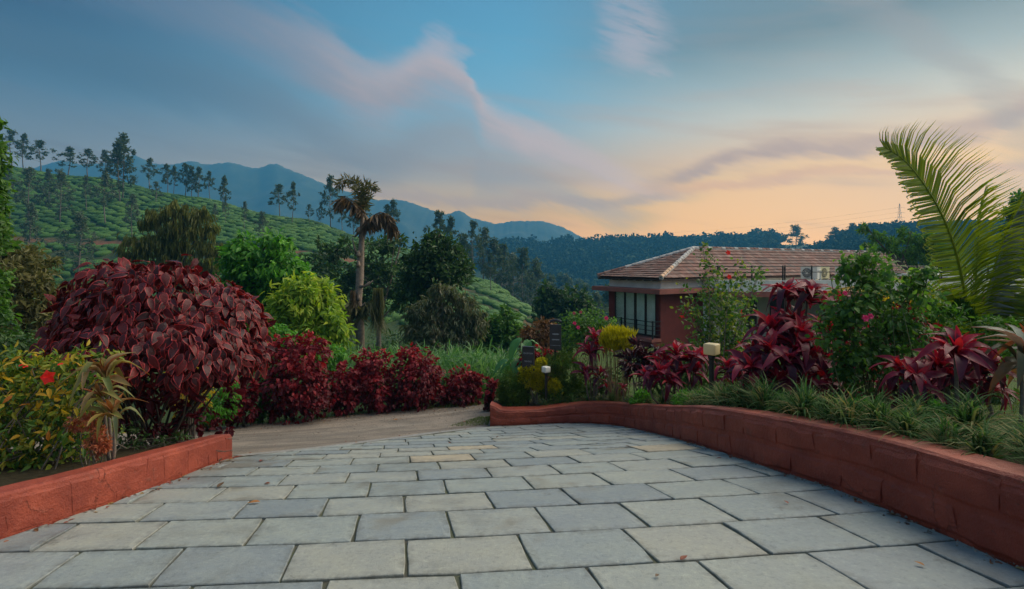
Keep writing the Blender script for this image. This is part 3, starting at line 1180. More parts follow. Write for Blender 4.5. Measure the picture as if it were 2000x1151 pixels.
M_RIDGE = plain_mat("ridge_mortar", (.40, .39, .38), .9, var=.35, scale=3, bump=.02, bscale=12)


def tile_mat():
    m, N, p = new_mat("clay_roof_tile")
    pos = N.n('ShaderNodeNewGeometry').outputs['Position']
    r = N.m('FRACT', N.m('ADD', objrand(N), attr(N, 'tint')))
    c = N.ramp(r, [(0, (.14, .06, .045)), (.3, (.21, .095, .072)), (.55, (.105, .06, .05)), (.8, (.27, .16, .13)), (1, (.07, .05, .05))])
    n = N.noise(pos, 7, 6, .7)
    c = N.mix(N.m('MULTIPLY', N.sm(n, .5, .75), .7), c, (.055, .05, .045))
    c = N.mix(N.m('MULTIPLY', N.sm(n, .42, .25), .5), c, (.27, .20, .17))
    N.put(p.inputs['Base Color'], c)
    p.inputs['Roughness'].default_value = .85
    return m


M_TILE = tile_mat()
M_TILE_CREAM = plain_mat("pale_hip_tile", (.55, .36, .24), .85, var=.25, scale=6)

HZ = dict(ground=-4.0, floor=-3.5, band0=-1.40, band1=-1.19, eave=-.68)


def build_house():
    root = empty("tiled_house", tuple(hp(0, 0, HZ['ground'])), "low dark red house with hipped clay tile roof and curtained corner windows", "house")

    def hb(mb, u0, u1, v0, v1, z0, z1, t=.5):
        mb.box(hp((u0 + u1) / 2, (v0 + v1) / 2, (z0 + z1) / 2), (abs(u1 - u0), abs(v1 - v0), abs(z1 - z0)), HAX, t)

    # walls
    w = MB()
    hb(w, .02, 3.2, .0, .14, HZ['ground'] - .6, HZ['band0'] - .003)          # long side, near corner
    hb(w, .0, .016, .0, .30, HZ['ground'] - .6, HZ['band0'] - .003)
    hb(w, 0, .14, .145, .3, HZ['ground'] - .6, HZ['band0'] - .003)
    hb(w, 0, .14, .302, 3.15, HZ['ground'] - .6, HZ['floor'] - .02)          # below the windows
    hb(w, 0, .14, 3.152, 3.45, HZ['ground'] - .6, HZ['band0'] - .003)
    hb(w, .02, 25, 3.46, 3.6, HZ['ground'] - .6, HZ['band0'] - .003)
    w.build("wall", M_HRED, root)
    w = MB()
    hb(w, -.02, 3.0, -.02, .12, HZ['band1'] + .003, HZ['eave'] + .12)
    hb(w, -.02, .12, .123, 3.5, HZ['band1'] + .003, HZ['eave'] + .12)
    hb(w, .125, 27, 3.40, 3.52, HZ['band1'] + .003, HZ['eave'] + .12)
    hb(w, 3.003, 27, -.02, .12, HZ['ground'], HZ['eave'] + .12)
    w.build("upper_wall", M_WHITE, root)
    # floor of the room, back of the room so that glass shows depth
    w = MB()
    hb(w, .16, 3.1, .16, 3.3, HZ['floor'] - .1, HZ['floor'])
    hb(w, 3.0, 3.1, .16, 3.3, HZ['floor'] + .003, HZ['band0'])
    w.build("room", M_CREAM, root)
    # sun-shade slab round the corner
    w = MB()
    hb(w, -.72, 3.1, -.62, -.03, HZ['band0'], HZ['band1'])
    hb(w, -.72, -.03, -.027, 4.1, HZ['band0'], HZ['band1'])
    w.build("sunshade", M_HPINK, root)
    # windows: frame, panes with curtains
    fr = MB()
    zt, zb = HZ['band0'] - .005, HZ['floor']
    v0, v1 = .302, 3.15
    for i in range(5):
        vv = v0 + (v1 - v0) * i / 4
        wd = .05 if i not in (0, 4) else .05
        vv = min(max(vv, v0 + wd / 2), v1 - wd / 2)
        hb(fr, .02, .12, vv - wd / 2, vv + wd / 2, zb, zt)
    win = fr.build("window_frame", M_DKWOOD, root)
    mg = bpy.data.materials.new("window_glass")
    mg.use_nodes = True
    Ng = NT(mg.node_tree)
    g1, g2, gm = Ng.n('ShaderNodeBsdfTransparent'), Ng.n('ShaderNodeBsdfGlossy'), Ng.n('ShaderNodeMixShader')
    g1.inputs[0].default_value = (.94, .98, .98, 1)
    g2.inputs['Roughness'].default_value = .03
    fr_ = Ng.n('ShaderNodeFresnel')
    fr_.inputs[0].default_value = 1.35
    Ng.put(gm.inputs[0], fr_.outputs[0])
    Ng.put(gm.inputs[1], g1.outputs[0])
    Ng.put(gm.inputs[2], g2.outputs[0])
    Ng.put(mg.node_tree.nodes['Material Output'].inputs[0], gm.outputs[0])
    mc = plain_mat("pale_curtain", (.80, .88, .84), .9, var=.10, scale=3)
    for i in range(4):
        a, b_ = v0 + (v1 - v0) * i / 4 + .05, v0 + (v1 - v0) * (i + 1) / 4 - .05
        for z0_, z1_ in ((zt - .07, zt - .004), (zb + .004, zb + .07)):
            rl = MB()
            hb(rl, .03, .11, a, b_, z0_, z1_)
            rl.build("window_rail", M_DKWOOD, root)
        g = MB()
        hb(g, .062, .070, a + .002, b_ - .002, zb + .072, zt - .072)
        g.build("window_pane", mg, root)
        vs = np.linspace(a, b_, 46)
        V, F = [], []
        for j, vv in enumerate(vs):
            du = .115 + .036 * math.sin(j * 1.15 + i) + .014 * math.sin(j * .41 + 2 * i)
            V += [tuple(hp(du, vv, zb + .02)), tuple(hp(du + .01, vv, zt - .02))]
        for j in range(len(vs) - 1):
            F.append((2 * j, 2 * j + 2, 2 * j + 3, 2 * j + 1))
        add("curtain", mesh("curtain", V, F, mc, smooth=True), root)
    # balcony slab and railing
    w = MB()
    hb(w, -.62, -.003, -.05, 4.2, HZ['floor'] - .16, HZ['floor'] - .02)
    w.build("balcony_floor", M_HPINK, root)
    w = MB()
    hb(w, -.55, -.003, .0, 4.1, HZ['ground'] - .6, HZ['floor'] - .164)
    w.build("balcony_base", M_HRED, root)
    rail = MB()
    top = -2.72
    for z, th in ((top, .035), (top - .2, .022), (top - .4, .022), (top - .62, .022)):
        hb(rail, -.53 - th / 2, -.53 + th / 2, -.02, 4.15, z - th / 2, z + th / 2)
        hb(rail, -.51, -.003, -.02 - th / 2, -.02 + th / 2, z - th / 2, z + th / 2)
    rl = rail.build("balcony_railing", M_IRON, root)
    for vv in (-.02, 1.02, 2.06, 3.1, 4.15):
        q = MB()
        hb(q, -.56, -.50, vv - .03, vv + .03, HZ['floor'] - .02, top + .05)
        sub("railing_post", q.mesh("railing_post", M_IRON), rl)

    # lower wing with a curved parapet
    WP, _ = resample([(2.9, -.1), (3.3, -1.1), (5, -2.2), (8, -3.4), (12, -4.8), (18, -6.8), (26, -9.4)], .8)
    def prism(path, off, z0, z1, mat, name, back=.16):
        t = unit(np.gradient(path, axis=0))
        nr = np.stack([-t[:, 1], t[:, 0]], -1)        # towards the house
        V, F = [], []
        for k in range(len(path)):
            a = path[k] - nr[k] * off
            b_ = path[k] + nr[k] * back
            for (q, z) in ((a, z0), (a, z1), (b_, z1), (b_, z0)):
                V.append(tuple(hp(q[0], q[1], z)))
        for k in range(len(path) - 1):
            for j in range(4):
                F.append((k * 4 + j, k * 4 + (j + 1) % 4, (k + 1) * 4 + (j + 1) % 4, (k + 1) * 4 + j))
        F += [(0, 1, 2, 3), tuple(range(len(V) - 4, len(V)))[::-1]]
        return add(name, mesh(name, V, F, mat), root)
    prism(WP, 0, -1.36, -.82, M_WHITE, "parapet")
    prism(WP, .10, -1.62, -1.363, M_HPINK, "parapet_band", back=.3)
    V = [tuple(hp(q[0], q[1] + .1, -1.40)) for q in WP] + [tuple(hp(q[0], .5, -1.40)) for q in WP]
    n = len(WP)
    add("terrace_roof", mesh("terrace_roof", V + [(x, y, z - .18) for x, y, z in V], [(i, i + 1, n + i + 1, n + i) for i in range(n - 1)] + [(2 * n + i, 3 * n + i, 3 * n + i + 1, 2 * n + i + 1) for i in range(n - 1)], M_CREAM), root)
    # porch under the wing
    w = MB()
    hb(w, 3.3, 27, -.16, -.03, HZ['ground'] - .5, -1.60)
    w.build("porch_wall", M_CREAM, root)
    for u in (3.6, 10.0, 15.5):
        w = MB()
        hb(w, u, u + .34, -1.25 - (u - 3.6) * .33, -.9 - (u - 3.6) * .33, HZ['ground'] - .5, -1.625)
        w.build("column", M_CREAM, root)
    d = MB()
    hb(d, 6.2, 7.1, -.20, -.163, HZ['floor'], -1.65)
    dr = d.build("door", M_DKWOOD, root)
    d = MB()
    hb(d, 8.3, 9.6, -.20, -.163, -2.9, -1.75)
    d.build("window", M_DKWOOD, root)
    # terrace railing
    rail = MB()
    RP = WP + np.array([.05, .12])
    P3 = lambda z: [hp(q[0], q[1], z) for q in RP]
    for z in (-.14, -.42):
        rail.tube(P3(z), .022, 5)
    rl = rail.build("terrace_railing", M_IRON, root)
    for k in range(1, len(RP), 2):
        q = MB()
        q.box(hp(RP[k][0], RP[k][1], -.60), (.055, .055, 1.0), HAX)
        if k in (5, 9):
            q.box(hp(RP[k][0] + .12, RP[k][1] - .03, -.60), (.055, .055, 1.0), HAX)
        sub("railing_post", q.mesh("railing_post", M_IRON), rl)
    # roof
    E0 = hp(-.42, -.42, HZ['eave'])
    Lf = hp(-.42, 3.98, HZ['eave'])
    RU = 28.0
    R0 = hp(4.45, 1.78, .80)
    R1 = hp(RU, 1.78, .80)
    E1 = hp(RU, -.42, HZ['eave'])
    L1 = hp(RU, 3.98, HZ['eave'])
    dn = np.array([0, 0, -.05])
    V = [E0 + dn, Lf + dn, R0 + dn, R1 + dn, E1 + dn, L1 + dn]
    V2 = [v + np.array([0, 0, -.06]) for v in V]
    add("roof_deck", mesh("roof_deck", V + V2, [(0, 1, 2)[::-1], (0, 2, 3, 4)[::-1], (1, 5, 3, 2)[::-1], (6, 7, 8), (6, 8, 9, 10), (7, 11, 9, 8), (0, 4, 10, 6), (0, 6, 7, 1), (1, 7, 11, 5)], M_DKWOOD), root)
    # rafter ends under the eaves
    for vv in np.arange(.1, 4.0, .55):
        q = MB()
        hb(q, -.40, .0, vv - .03, vv + .03, HZ['eave'] - .15, HZ['eave'] - .115)
        q.build("rafter", M_DKWOOD, root)
    # tiles
    def tile_geom():
        xs = np.linspace(-.5, .5, 6)
        hz = np.array([.0, .22, .10, .10, .30, .05]) * .16
        V = []
        for yy, lift in ((-.06, .16), (1.08, .0)):
            for x, h in zip(xs, hz):
                V.append((x, yy, h + lift))
        for x, h in zip(xs, hz):
            V.append((x, -.06, h + .0))
        V = np.array(V)
        F = [(i, i + 1, 7 + i, 6 + i) for i in range(5)] + [(12 + i, 13 + i, 1 + i, i) for i in range(5)]
        return V, F
    TV, TF = tile_geom()
    tw, tl_ = .235, .30
    TVs = TV * np.array([tw * 1.02, tl_, tw])
    tme = mesh("roof_tile", TVs, TF, M_TILE, tint=np.zeros(len(TVs)))
    tiles = []
    def face(a, b, apex_l, apex_r):
        """tiles between eave a->b and the ridge apex_l->apex_r"""
        e = unit(b - a)
        nrm = unit(np.cross(e, apex_l - a))
        up = np.cross(nrm, e)
        hgt = (apex_l - a) @ up
        L0, L1 = (apex_l - a) @ e, (apex_r - a) @ e
        wid = np.linalg.norm(b - a)
        nr = int(hgt / tl_)
        for r_ in range(nr + 1):
            y = r_ * tl_
            f = min(1, (y + tl_ * .5) / hgt)
            x0, x1 = L0 * f, wid + (L1 - wid) * f
            x = math.floor(x0 / tw) * tw
            while x < x1 + tw * .2:
                if x + tw * .5 > x0 - .02 and x + tw * .5 < x1 + .02 and y + tl_ * .6 < hgt + .1:
                    p = a + e * (x + tw / 2) + up * y + nrm * (.012 + rng.normal() * .004)
                    ex = unit(e + nrm * rng.normal() * .02)
                    uy = np.cross(nrm, ex)
                    tiles.append((p, np.array([ex, uy, nrm])))
                x += tw
    face(E0 + 0, E1, R0, R1)
    n_front = len(tiles)
    face(Lf, E0, R0, R0)
    # what the camera side sees best: the hip end, then the near end of the long slope
    vis = sorted(range(len(tiles)), key=lambda i: np.linalg.norm(tiles[i][0][:2]) - (3 if i >= n_front else 0))
    pick = set(vis[:296])
    rest = MB()
    for i, (p, ax) in enumerate(tiles):
        if i in pick:
            M4 = Matrix(((ax[0][0], ax[1][0], ax[2][0], p[0]), (ax[0][1], ax[1][1], ax[2][1], p[1]), (ax[0][2], ax[1][2], ax[2][2], p[2]), (0, 0, 0, 1)))
            add("roof_tile", tme, root, mat4=M4)
        else:
            rest.raw(p + TVs @ ax, TF, rng.random())
    o = rest.build("roof_tiles", M_TILE, root)
    o['kind'] = 'stuff'
    # hips and ridge: half-round caps bedded in mortar
    def caps(a, b, n, mats, bed):
        q = MB()
        q.tube([a + np.array([0, 0, -.03]), b + np.array([0, 0, -.03])], .10, 6)
        q.build("ridge_bed", bed, root)
        d_ = (b - a) / n
        ed = unit(d_)
        sd = unit(np.cross(ed, np.array([0, 0, 1.0])))
        up = np.cross(sd, ed)
        for i in range(n):
            p0, p1 = a + d_ * i, a + d_ * (i + 1.12)
            V = []
            for p, r_ in ((p0, .105), (p1, .085)):
                for k in range(7):
                    an = math.pi * k / 6
                    V.append(p + sd * math.cos(an) * r_ + up * (math.sin(an) * r_ + rng.normal() * .004 + .02))
            F = [(k, k + 1, 8 + k, 7 + k) for k in range(6)] + [tuple(range(7))]
            add("ridge_tile", mesh("ridge_tile", V, F, mats(i)), root)
    caps(E0 + [0, 0, .03], R0 + [0, 0, .03], 16, lambda i: M_TILE_CREAM if i < 5 else M_RIDGE, M_RIDGE)
    caps(Lf + [0, 0, .03], R0 + [0, 0, .03], 14, lambda i: M_RIDGE if i > 3 else M_TILE, M_RIDGE)
    caps(R0 + [0, 0, .03], R1 + [0, 0, .03], 62, lambda i: M_TILE if i % 3 else M_RIDGE, M_RIDGE)
    return root


HOUSE = build_house()


def ac_unit(u, v, z, turn, mat, label, group):
    c = hp(u, v, z)
    root = empty("air_conditioner", tuple(c), label, "air conditioner", group)
    ax = HAX if not turn else np.array([-HV, HU, [0, 0, 1.0]])
    q = MB()
    W, D, H_ = .86, .32, .62
    q.box(c + ax[2] * (H_ / 2 + .06), (W, D, H_), ax)
    q.box(c + ax[2] * (H_ + .07), (W + .02, D + .02, .02), ax)
    for s in (-.3, .3):
        q.box(c + ax[0] * s + ax[2] * .03, (.06, D, .058), ax)
    q.build("casing", mat, root)
    f = c - ax[1] * (D / 2 + .004) + ax[0] * (-.10) + ax[2] * (H_ / 2 + .06)
    g = MB()
    n = 20
    ring = [f + .25 * (math.cos(2 * math.pi * k / n) * ax[0] + math.sin(2 * math.pi * k / n) * ax[2]) for k in range(n)]
    g.raw(ring + [p - ax[1] * .015 for p in ring], [tuple(range(n, 2 * n))] + [(k, (k + 1) % n, n + (k + 1) % n, n + k) for k in range(n)])
    fan = g.build("fan_opening", M_ACG, root)
    g = MB()
    for rr_ in (.06, .12, .18, .25):
        pts = [f - ax[1] * .03 + rr_ * (math.cos(2 * math.pi * k / 18) * ax[0] + math.sin(2 * math.pi * k / 18) * ax[2]) for k in range(19)]
        g.tube(pts, .006, 4, cap=False)
    for k in range(8):
        a = math.pi * k / 8
        dd = math.cos(a) * ax[0] + math.sin(a) * ax[2]
        g.tube([f - ax[1] * .028 - dd * .25, f - ax[1] * .028 + dd * .25], .005, 4)
    g.build("fan_guard", mat, root)
    g = MB()
    for k in range(5):
        pass
    bl = MB()
    bl.tube([f - ax[1] * .02, f - ax[1] * .032], .06, 10)
    bl.build("fan_hub", mat, root)
    return root


ac_unit(9.0, -2.0, -.86, True, M_ACW, "white air conditioner turned edge-on beside the white pipe on the terrace", "air conditioners on the terrace")
ac_unit(10.1, -2.0, -.86, False, M_ACC, "yellowed air conditioner on the dark stand on the terrace", "air conditioners on the terrace")
ac_unit(11.75, -2.2, -.84, False, M_ACW, "white air conditioner above the red plinth on the terrace", "air conditioners on the terrace")
_q = MB()
_q.box(hp(9.6, -2.0, -.895), (2.3, .5, .06), HAX)
for s_ in (-1.05, 0, 1.05):
    for t_ in (-.2, .2):
        _q.box(hp(9.6 + s_, -2.0 + t_, -1.155), (.05, .05, .46), HAX)
tag(_q.build("equipment_stand", M_IRON), "dark metal stand under two air conditioners", "stand")
_q = MB()
_q.box(hp(11.8, -2.2, -1.13), (1.5, .7, .50), HAX)
_q.box(hp(11.8, -2.2, -.862), (1.62, .8, .03), HAX)
tag(_q.build("plinth", M_HPINK), "faded red masonry plinth under the white air conditioner", "plinth")
_q = MB()
_pp = [hp(8.25, -2.9, -1.38), hp(8.25, -2.9, -.42), hp(8.2, -2.9, -.33), hp(8.1, -2.9, -.33), hp(8.05, -2.9, -.40)]
_q.tube(_pp, .04, 7)
tag(_q.build("vent_pipe", M_ACW), "white bent vent pipe behind the terrace parapet", "pipe")


def annex():
    c = at(1960, 590, 27)
    root = empty("annex_building", (c[0], c[1], -4.0), "low faded red building with white parapet behind the coconut palm", "building")
    def bx(name, px0, px1, y0, y1, d0, d1, mat):
        q = MB()
        a, b_ = at(px0, y1, d0), at(px1, y0, d0)
        q.box(((a[0] + b_[0]) / 2, (d0 + d1) / 2, (a[2] + b_[2]) / 2), (b_[0] - a[0], d1 - d0, b_[2] - a[2]))
        return q.build(name, mat, root)
    bx("wall", 1850, 2200, 583, 680, 27.2, 33, M_HRED)
    bx("parapet", 1840, 2220, 560, 579, 26.9, 27.1, M_WHITE)
    bx("upper_wall", 1860, 1975, 543, 560, 29, 33, M_HPINK)
    bx("roof_slab", 1850, 1990, 537, 542.5, 28.8, 33.3, M_WHITE)
    bx("sunshade", 1838, 2222, 579.5, 584, 26.6, 27.6, M_HPINK)


annex()

# ------------------------------------------------------------------ lamps, signs, pylon
M_POST = plain_mat("black_paint", (.012, .012, .013), .5, var=.3, scale=30)


def shade_mat():
    m, N, p = new_mat("lamp_shade_plastic")
    p.inputs['Base Color'].default_value = (.74, .64, .40, 1)
    p.inputs['Roughness'].default_value = .45
    p.inputs['Subsurface Weight'].default_value = .0
    tr = N.n('ShaderNodeBsdfTranslucent')
    tr.inputs[0].default_value = (.8, .68, .42, 1)
    mx = N.n('ShaderNodeMixShader')
    mx.inputs[0].default_value = .35
    N.put(mx.inputs[1], p.outputs[0])
    N.put(mx.inputs[2], tr.outputs[0])
    N.put(m.node_tree.nodes['Material Output'].inputs[0], mx.outputs[0])
    return m


M_SHADE = shade_mat()
M_SHADE2 = plain_mat("white_lamp_shade", (.72, .71, .64), .45, var=.05)


def rounded_box(c, sx, sy, sz, r, rot, n=3):
    """box with rounded edges: a cube grid pushed to a rounded shape"""
    k = 2 * n + 2
    g = np.concatenate([-1 + (1 - np.cos(np.linspace(0, math.pi / 2, n + 1))) * 0, []]) if False else None
    V, F = [], []
    vals = np.concatenate([np.linspace(-1, -1 + 1e-6, 1), np.array([-.86, -.72, .72, .86]), np.array([1.0])])
    m = len(vals)
    idx = {}
    def vid(i, j, l):
        if (i, j, l) not in idx:
            p = np.array([vals[i] * sx / 2, vals[j] * sy / 2, vals[l] * sz / 2])
            inner = np.array([max(-sx / 2 + r, min(sx / 2 - r, p[0])), max(-sy / 2 + r, min(sy / 2 - r, p[1])), max(-sz / 2 + r, min(sz / 2 - r, p[2]))])
            d = p - inner
            L = np.linalg.norm(d)
            p = inner + (d / L * r if L > 1e-9 else d)
            ca, sa = math.cos(rot), math.sin(rot)
            idx[(i, j, l)] = len(V)
            V.append((c[0] + p[0] * ca - p[1] * sa, c[1] + p[0] * sa + p[1] * ca, c[2] + p[2]))
        return idx[(i, j, l)]
    e = m - 1
    for a in range(e):
        for b_ in range(e):
            F.append((vid(a, b_, 0), vid(a, b_ + 1, 0), vid(a + 1, b_ + 1, 0), vid(a + 1, b_, 0)))
            F.append((vid(a, b_, e), vid(a + 1, b_, e), vid(a + 1, b_ + 1, e), vid(a, b_ + 1, e)))
            F.append((vid(a, 0, b_), vid(a + 1, 0, b_), vid(a + 1, 0, b_ + 1), vid(a, 0, b_ + 1)))
            F.append((vid(a, e, b_), vid(a, e, b_ + 1), vid(a + 1, e, b_ + 1), vid(a + 1, e, b_)))
            F.append((vid(0, a, b_), vid(0, a, b_ + 1), vid(0, a + 1, b_ + 1), vid(0, a + 1, b_)))
            F.append((vid(e, a, b_), vid(e, a + 1, b_), vid(e, a + 1, b_ + 1), vid(e, a, b_ + 1)))
    return V, F


def bollard(px, ytop, d, size, mat, label, rot):
    top = at(px, ytop, d)
    gz = float(bed_z(top[0], top[1]))
    root = empty("bollard_lamp", (top[0], top[1], gz), label, "garden lamp", "bollard lamps in the flower bed")
    V, F = rounded_box((top[0], top[1], top[2] - size * .44), size, size, size * .88, size * .13, rot)
    add("lamp_shade", mesh("lamp_shade", V, F, mat, smooth=True), root)
    q = MB()
    zz = top[2] - size * .88
    r = size * .20
    q.lathe((top[0], top[1], 0), [(r, gz - .1), (r, zz - .06), (r * 1.25, zz - .05), (r * 1.45, zz - .005), (r * .9, zz + .01)], 14)
    q.build("post", M_POST, root)
    q = MB()
    q.lathe((top[0], top[1], gz), [(r * 1.7, -.05), (r * 1.7, .03), (r * 1.1, .05)], 14)
    q.build("base", M_POST, root)


bollard(1390, 671, 6.4, .158, M_SHADE, "black bollard lamp with cream cube shade beside the dark crimson plants", .78)
bollard(1066.5, 716, 9.72, .128, M_SHADE2, "small bollard lamp with white cube shade beside the golden shrub", .6)

M_SIGN = plain_mat("sign_board_black", (.02, .021, .026), .4, var=.3, scale=10)
M_LETTER = plain_mat("sign_lettering", (.34, .37, .40), .6, var=.15, scale=40)


def sign(px, ytop, ybot, d, wpx, lines, label, yaw, cap, post_to=None):
    a, b_ = at(px, ytop, d), at(px, ybot, d)
    H_ = a[2] - b_[2]
    W = wpx / 1000 * d / math.cos(yaw)
    gz = float(bed_z(a[0], a[1]))
    root = empty("sign", (a[0], a[1], gz), label, "sign")
    ax = np.array([(math.cos(yaw), math.sin(yaw), 0), (-math.sin(yaw), math.cos(yaw), 0), (0, 0, 1.0)])
    c = (a + b_) / 2
    q = MB()
    q.box(c, (W, .03, H_), ax)
    q.build("board", M_SIGN, root)
    q = MB()
    if cap == 'round':                                   # a curved head piece above the panel
        pts = [c + ax[0] * (W * .5 * s) + ax[2] * (H_ / 2 + .05 + .035 * (1 - s * s)) for s in np.linspace(-1, 1, 9)]
        q.tube(pts, .028, 6)
    else:
        q.box(c + ax[2] * (H_ / 2 + .012), (W + .02, .06, .022), ax)
        q.box(c + ax[0] * (W / 2 + .008), (.014, .045, H_), ax)
        q.box(c - ax[0] * (W / 2 + .008), (.014, .045, H_), ax)
    q.build("frame", M_SIGN, root)
    q = MB()
    q.tube([(a[0], a[1] + .035, gz - .1), (a[0], a[1] + .035, b_[2] + .1)], .02, 7)
    q.build("post", M_POST, root)
    for (txt, fz, h, wf) in lines:
        f = c - ax[1] * .0185 + ax[2] * (H_ * fz)
        if txt is None:
            q = MB()
            r = random.Random(int(fz * 1000))
            s = -wf / 2
            while s < wf / 2:
                ww = r.uniform(.05, .10)
                q.box(f + ax[0] * W * (s + ww / 2), (W * ww * .7, .003, h * r.uniform(.6, 1)), ax)
                s += ww
            o = q.build("lettering", M_LETTER, root)
            continue
        cu = bpy.data.curves.new("lettering", 'FONT')
        cu.body = txt
        cu.size = h
        cu.align_x = 'CENTER'
        cu.align_y = 'CENTER'
        cu.extrude = .001
        cu.materials.append(M_LETTER)
        fo = bpy.data.objects.new("lettering", cu)
        COL.objects.link(fo)
        me_ = bpy.data.meshes.new_from_object(fo.evaluated_get(bpy.context.evaluated_depsgraph_get()))
        bpy.data.objects.remove(fo)
        o = bpy.data.objects.new("lettering", me_)
        COL.objects.link(o)
        o.parent = root
        o.matrix_local = Matrix.Translation(Vector(f) - root.location) @ Matrix.Rotation(yaw, 4, 'Z') @ Matrix.Rotation(math.radians(90), 4, 'X')


sign(1032, 679, 728, 9.9, 20, [("RECEPTION", .27, .036, .8), ("SERVICE", -.05, .04, .7)], "short black board with pale lettering above the golden shrub", -.35, 'flat')
sign(1085, 634, 683, 10.2, 22, [(None, .12, .025, .55), (None, -.10, .025, .6), (None, -.33, .006, .9)], "tall black board with curved top on a thin post", -.25, 'round')


def pylon():
    d = 480.0
    px = 1757
    b0 = at(px, 470, d)
    top = at(px, 398, d)
    root = empty("pylon", tuple(b0), "faint lattice power pylon on the far wooded ridge", "pylon")
    q = MB()
    H_ = top[2] - b0[2]
    for sx in (-1, 1):
        for sy in (-1, 1):
            q.tube([b0 + [sx * 3.2, sy * 3.2, 0], b0 + [sx * 1.0, sy * 1.0, H_ * .65], b0 + [sx * .25, sy * .25, H_]], .09, 4)
    for k in range(9):
        f0, f1 = k / 9, (k + 1) / 9
        w0, w1 = np.interp(f0, [0, .65, 1], [3.2, 1, .25]), np.interp(f1, [0, .65, 1], [3.2, 1, .25])
        for s in (-1, 1):
            q.tube([b0 + [-w0 * s, -w0, H_ * f0], b0 + [w1 * s, -w1, H_ * f1]], .06, 4)
            q.tube([b0 + [-w0, w0 * s, H_ * f0], b0 + [-w1, -w1 * s, H_ * f1]], .06, 4)
    q.build("tower", M_IRON, root)
    q = MB()
    for f in (.62, .75, .88):
        q.tube([b0 + [-5, 0, H_ * f], b0 + [0, 0, H_ * f + .8], b0 + [5, 0, H_ * f]], .08, 4)
    q.build("crossarm", M_IRON, root)
    for f in (.62, .75, .88):
        p0 = b0 + [-5, 0, H_ * f]
        p1 = at(1280, 470, 640)
        p1[2] += (f - .62) * H_
        u = np.linspace(0, 1, 24)
        pts = p0 + (p1 - p0) * u[:, None]
        pts[:, 2] -= 9 * 4 * u * (1 - u) * .4
        q = MB()
        q.tube(pts, .05, 3)
        q.build("wire", M_IRON, root)


pylon()
# ------------------------------------------------------------------ leaf and bark materials
M_BARK = plain_mat("grey_bark", (.15, .125, .10), .9, var=.4, scale=6, bump=.02, bscale=20)
M_BARK_DK = plain_mat("dark_bark", (.06, .048, .036), .9, var=.4, scale=8, bump=.01, bscale=30)
M_BARK_PALE = plain_mat("pale_bark", (.23, .175, .135), .85, var=.35, scale=5, bump=.02, bscale=14)
M_STEM_GRN = plain_mat("green_stem", (.07, .09, .03), .7, var=.3, scale=10)
L_OAK = leaf_mat("silver_oak_leaves", [(.030, .055, .022), (.055, .085, .034), (.095, .125, .055)], .3, spec=.2)
L_OAKP = leaf_mat("pale_silver_oak_leaves", [(.05, .08, .045), (.075, .11, .06), (.12, .15, .085)], .3)
L_DARK = leaf_mat("dark_tree_leaves", [(.018, .045, .011), (.036, .085, .018), (.07, .14, .03)], .3)
L_MID = leaf_mat("green_tree_leaves", [(.028, .08, .012), (.06, .155, .02), (.12, .24, .03)], .4)
L_BRIGHT = leaf_mat("bright_tree_leaves", [(.03, .12, .012), (.075, .25, .02), (.16, .38, .04)], .4)
L_YELLOW = leaf_mat("yellow_green_leaves", [(.06, .15, .014), (.20, .33, .02), (.46, .50, .045)], .4)
L_GREY = leaf_mat("dusty_mango_leaves", [(.05, .075, .035), (.10, .125, .06), (.21, .18, .11)], .3)
L_OLIVE = leaf_mat("olive_leaves", [(.07, .075, .025), (.13, .13, .045), (.20, .18, .07)], .3)
L_CYP = leaf_mat("cypress_sprays", [(.06, .08, .02), (.13, .145, .035), (.22, .22, .06)], .3)
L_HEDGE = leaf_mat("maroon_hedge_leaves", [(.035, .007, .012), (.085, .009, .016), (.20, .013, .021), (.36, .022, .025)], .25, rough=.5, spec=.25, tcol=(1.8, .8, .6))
L_CROTON = leaf_mat("dark_purple_leaves", [(.016, .008, .012), (.038, .012, .018), (.13, .018, .024)], .1, rough=.4, spec=.4, tcol=(1.5, .8, .7))
L_GOLD = leaf_mat("golden_cypress_sprays", [(.20, .20, .012), (.42, .38, .014), (.62, .52, .02)], .4)
L_GOLDO = leaf_mat("amber_sprays", [(.20, .16, .014), (.44, .32, .014), (.60, .34, .02)], .4)
L_CLIP = leaf_mat("clipped_green_sprays", [(.03, .07, .014), (.055, .12, .02), (.13, .18, .03)], .3)
L_ROSE = leaf_mat("rose_leaves", [(.025, .085, .02), (.06, .155, .03), (.15, .28, .04)], .4)
L_HIB = leaf_mat("hibiscus_leaves", [(.03, .085, .012), (.07, .16, .02), (.24, .27, .03), (.62, .36, .02)], .4)
L_HIBT = leaf_mat("tall_hibiscus_leaves", [(.03, .08, .015), (.06, .15, .025), (.11, .21, .035), (.26, .28, .03)], .4)
L_LAWN = leaf_mat("lawn_blades", [(.035, .07, .012), (.075, .13, .02), (.15, .19, .04)], .3)
L_TALLG = leaf_mat("tall_grass_blades", [(.04, .12, .04), (.085, .21, .065), (.17, .31, .12)], .4)
L_LIRI = leaf_mat("border_grass_blades", [(.022, .065, .02), (.04, .105, .03), (.065, .14, .045), (.13, .21, .09), (.24, .20, .10)], .35, rough=.75, spec=.08)
L_TEA = None
L_PALM = leaf_mat("palm_leaflets", [(.075, .135, .010), (.14, .21, .014), (.24, .30, .028)], .55, rough=.4, tcol=(1.7, 1.5, .4))
L_PALMY = leaf_mat("yellow_palm_leaflets", [(.30, .20, .01), (.45, .30, .015), (.5, .36, .03)], .45)
L_PALMG = leaf_mat("grey_palm_leaflets", [(.10, .12, .09), (.17, .19, .16), (.26, .28, .26)], .3)
L_DRY = leaf_mat("dry_fronds", [(.07, .045, .025), (.13, .08, .04), (.22, .14, .07)], .3)
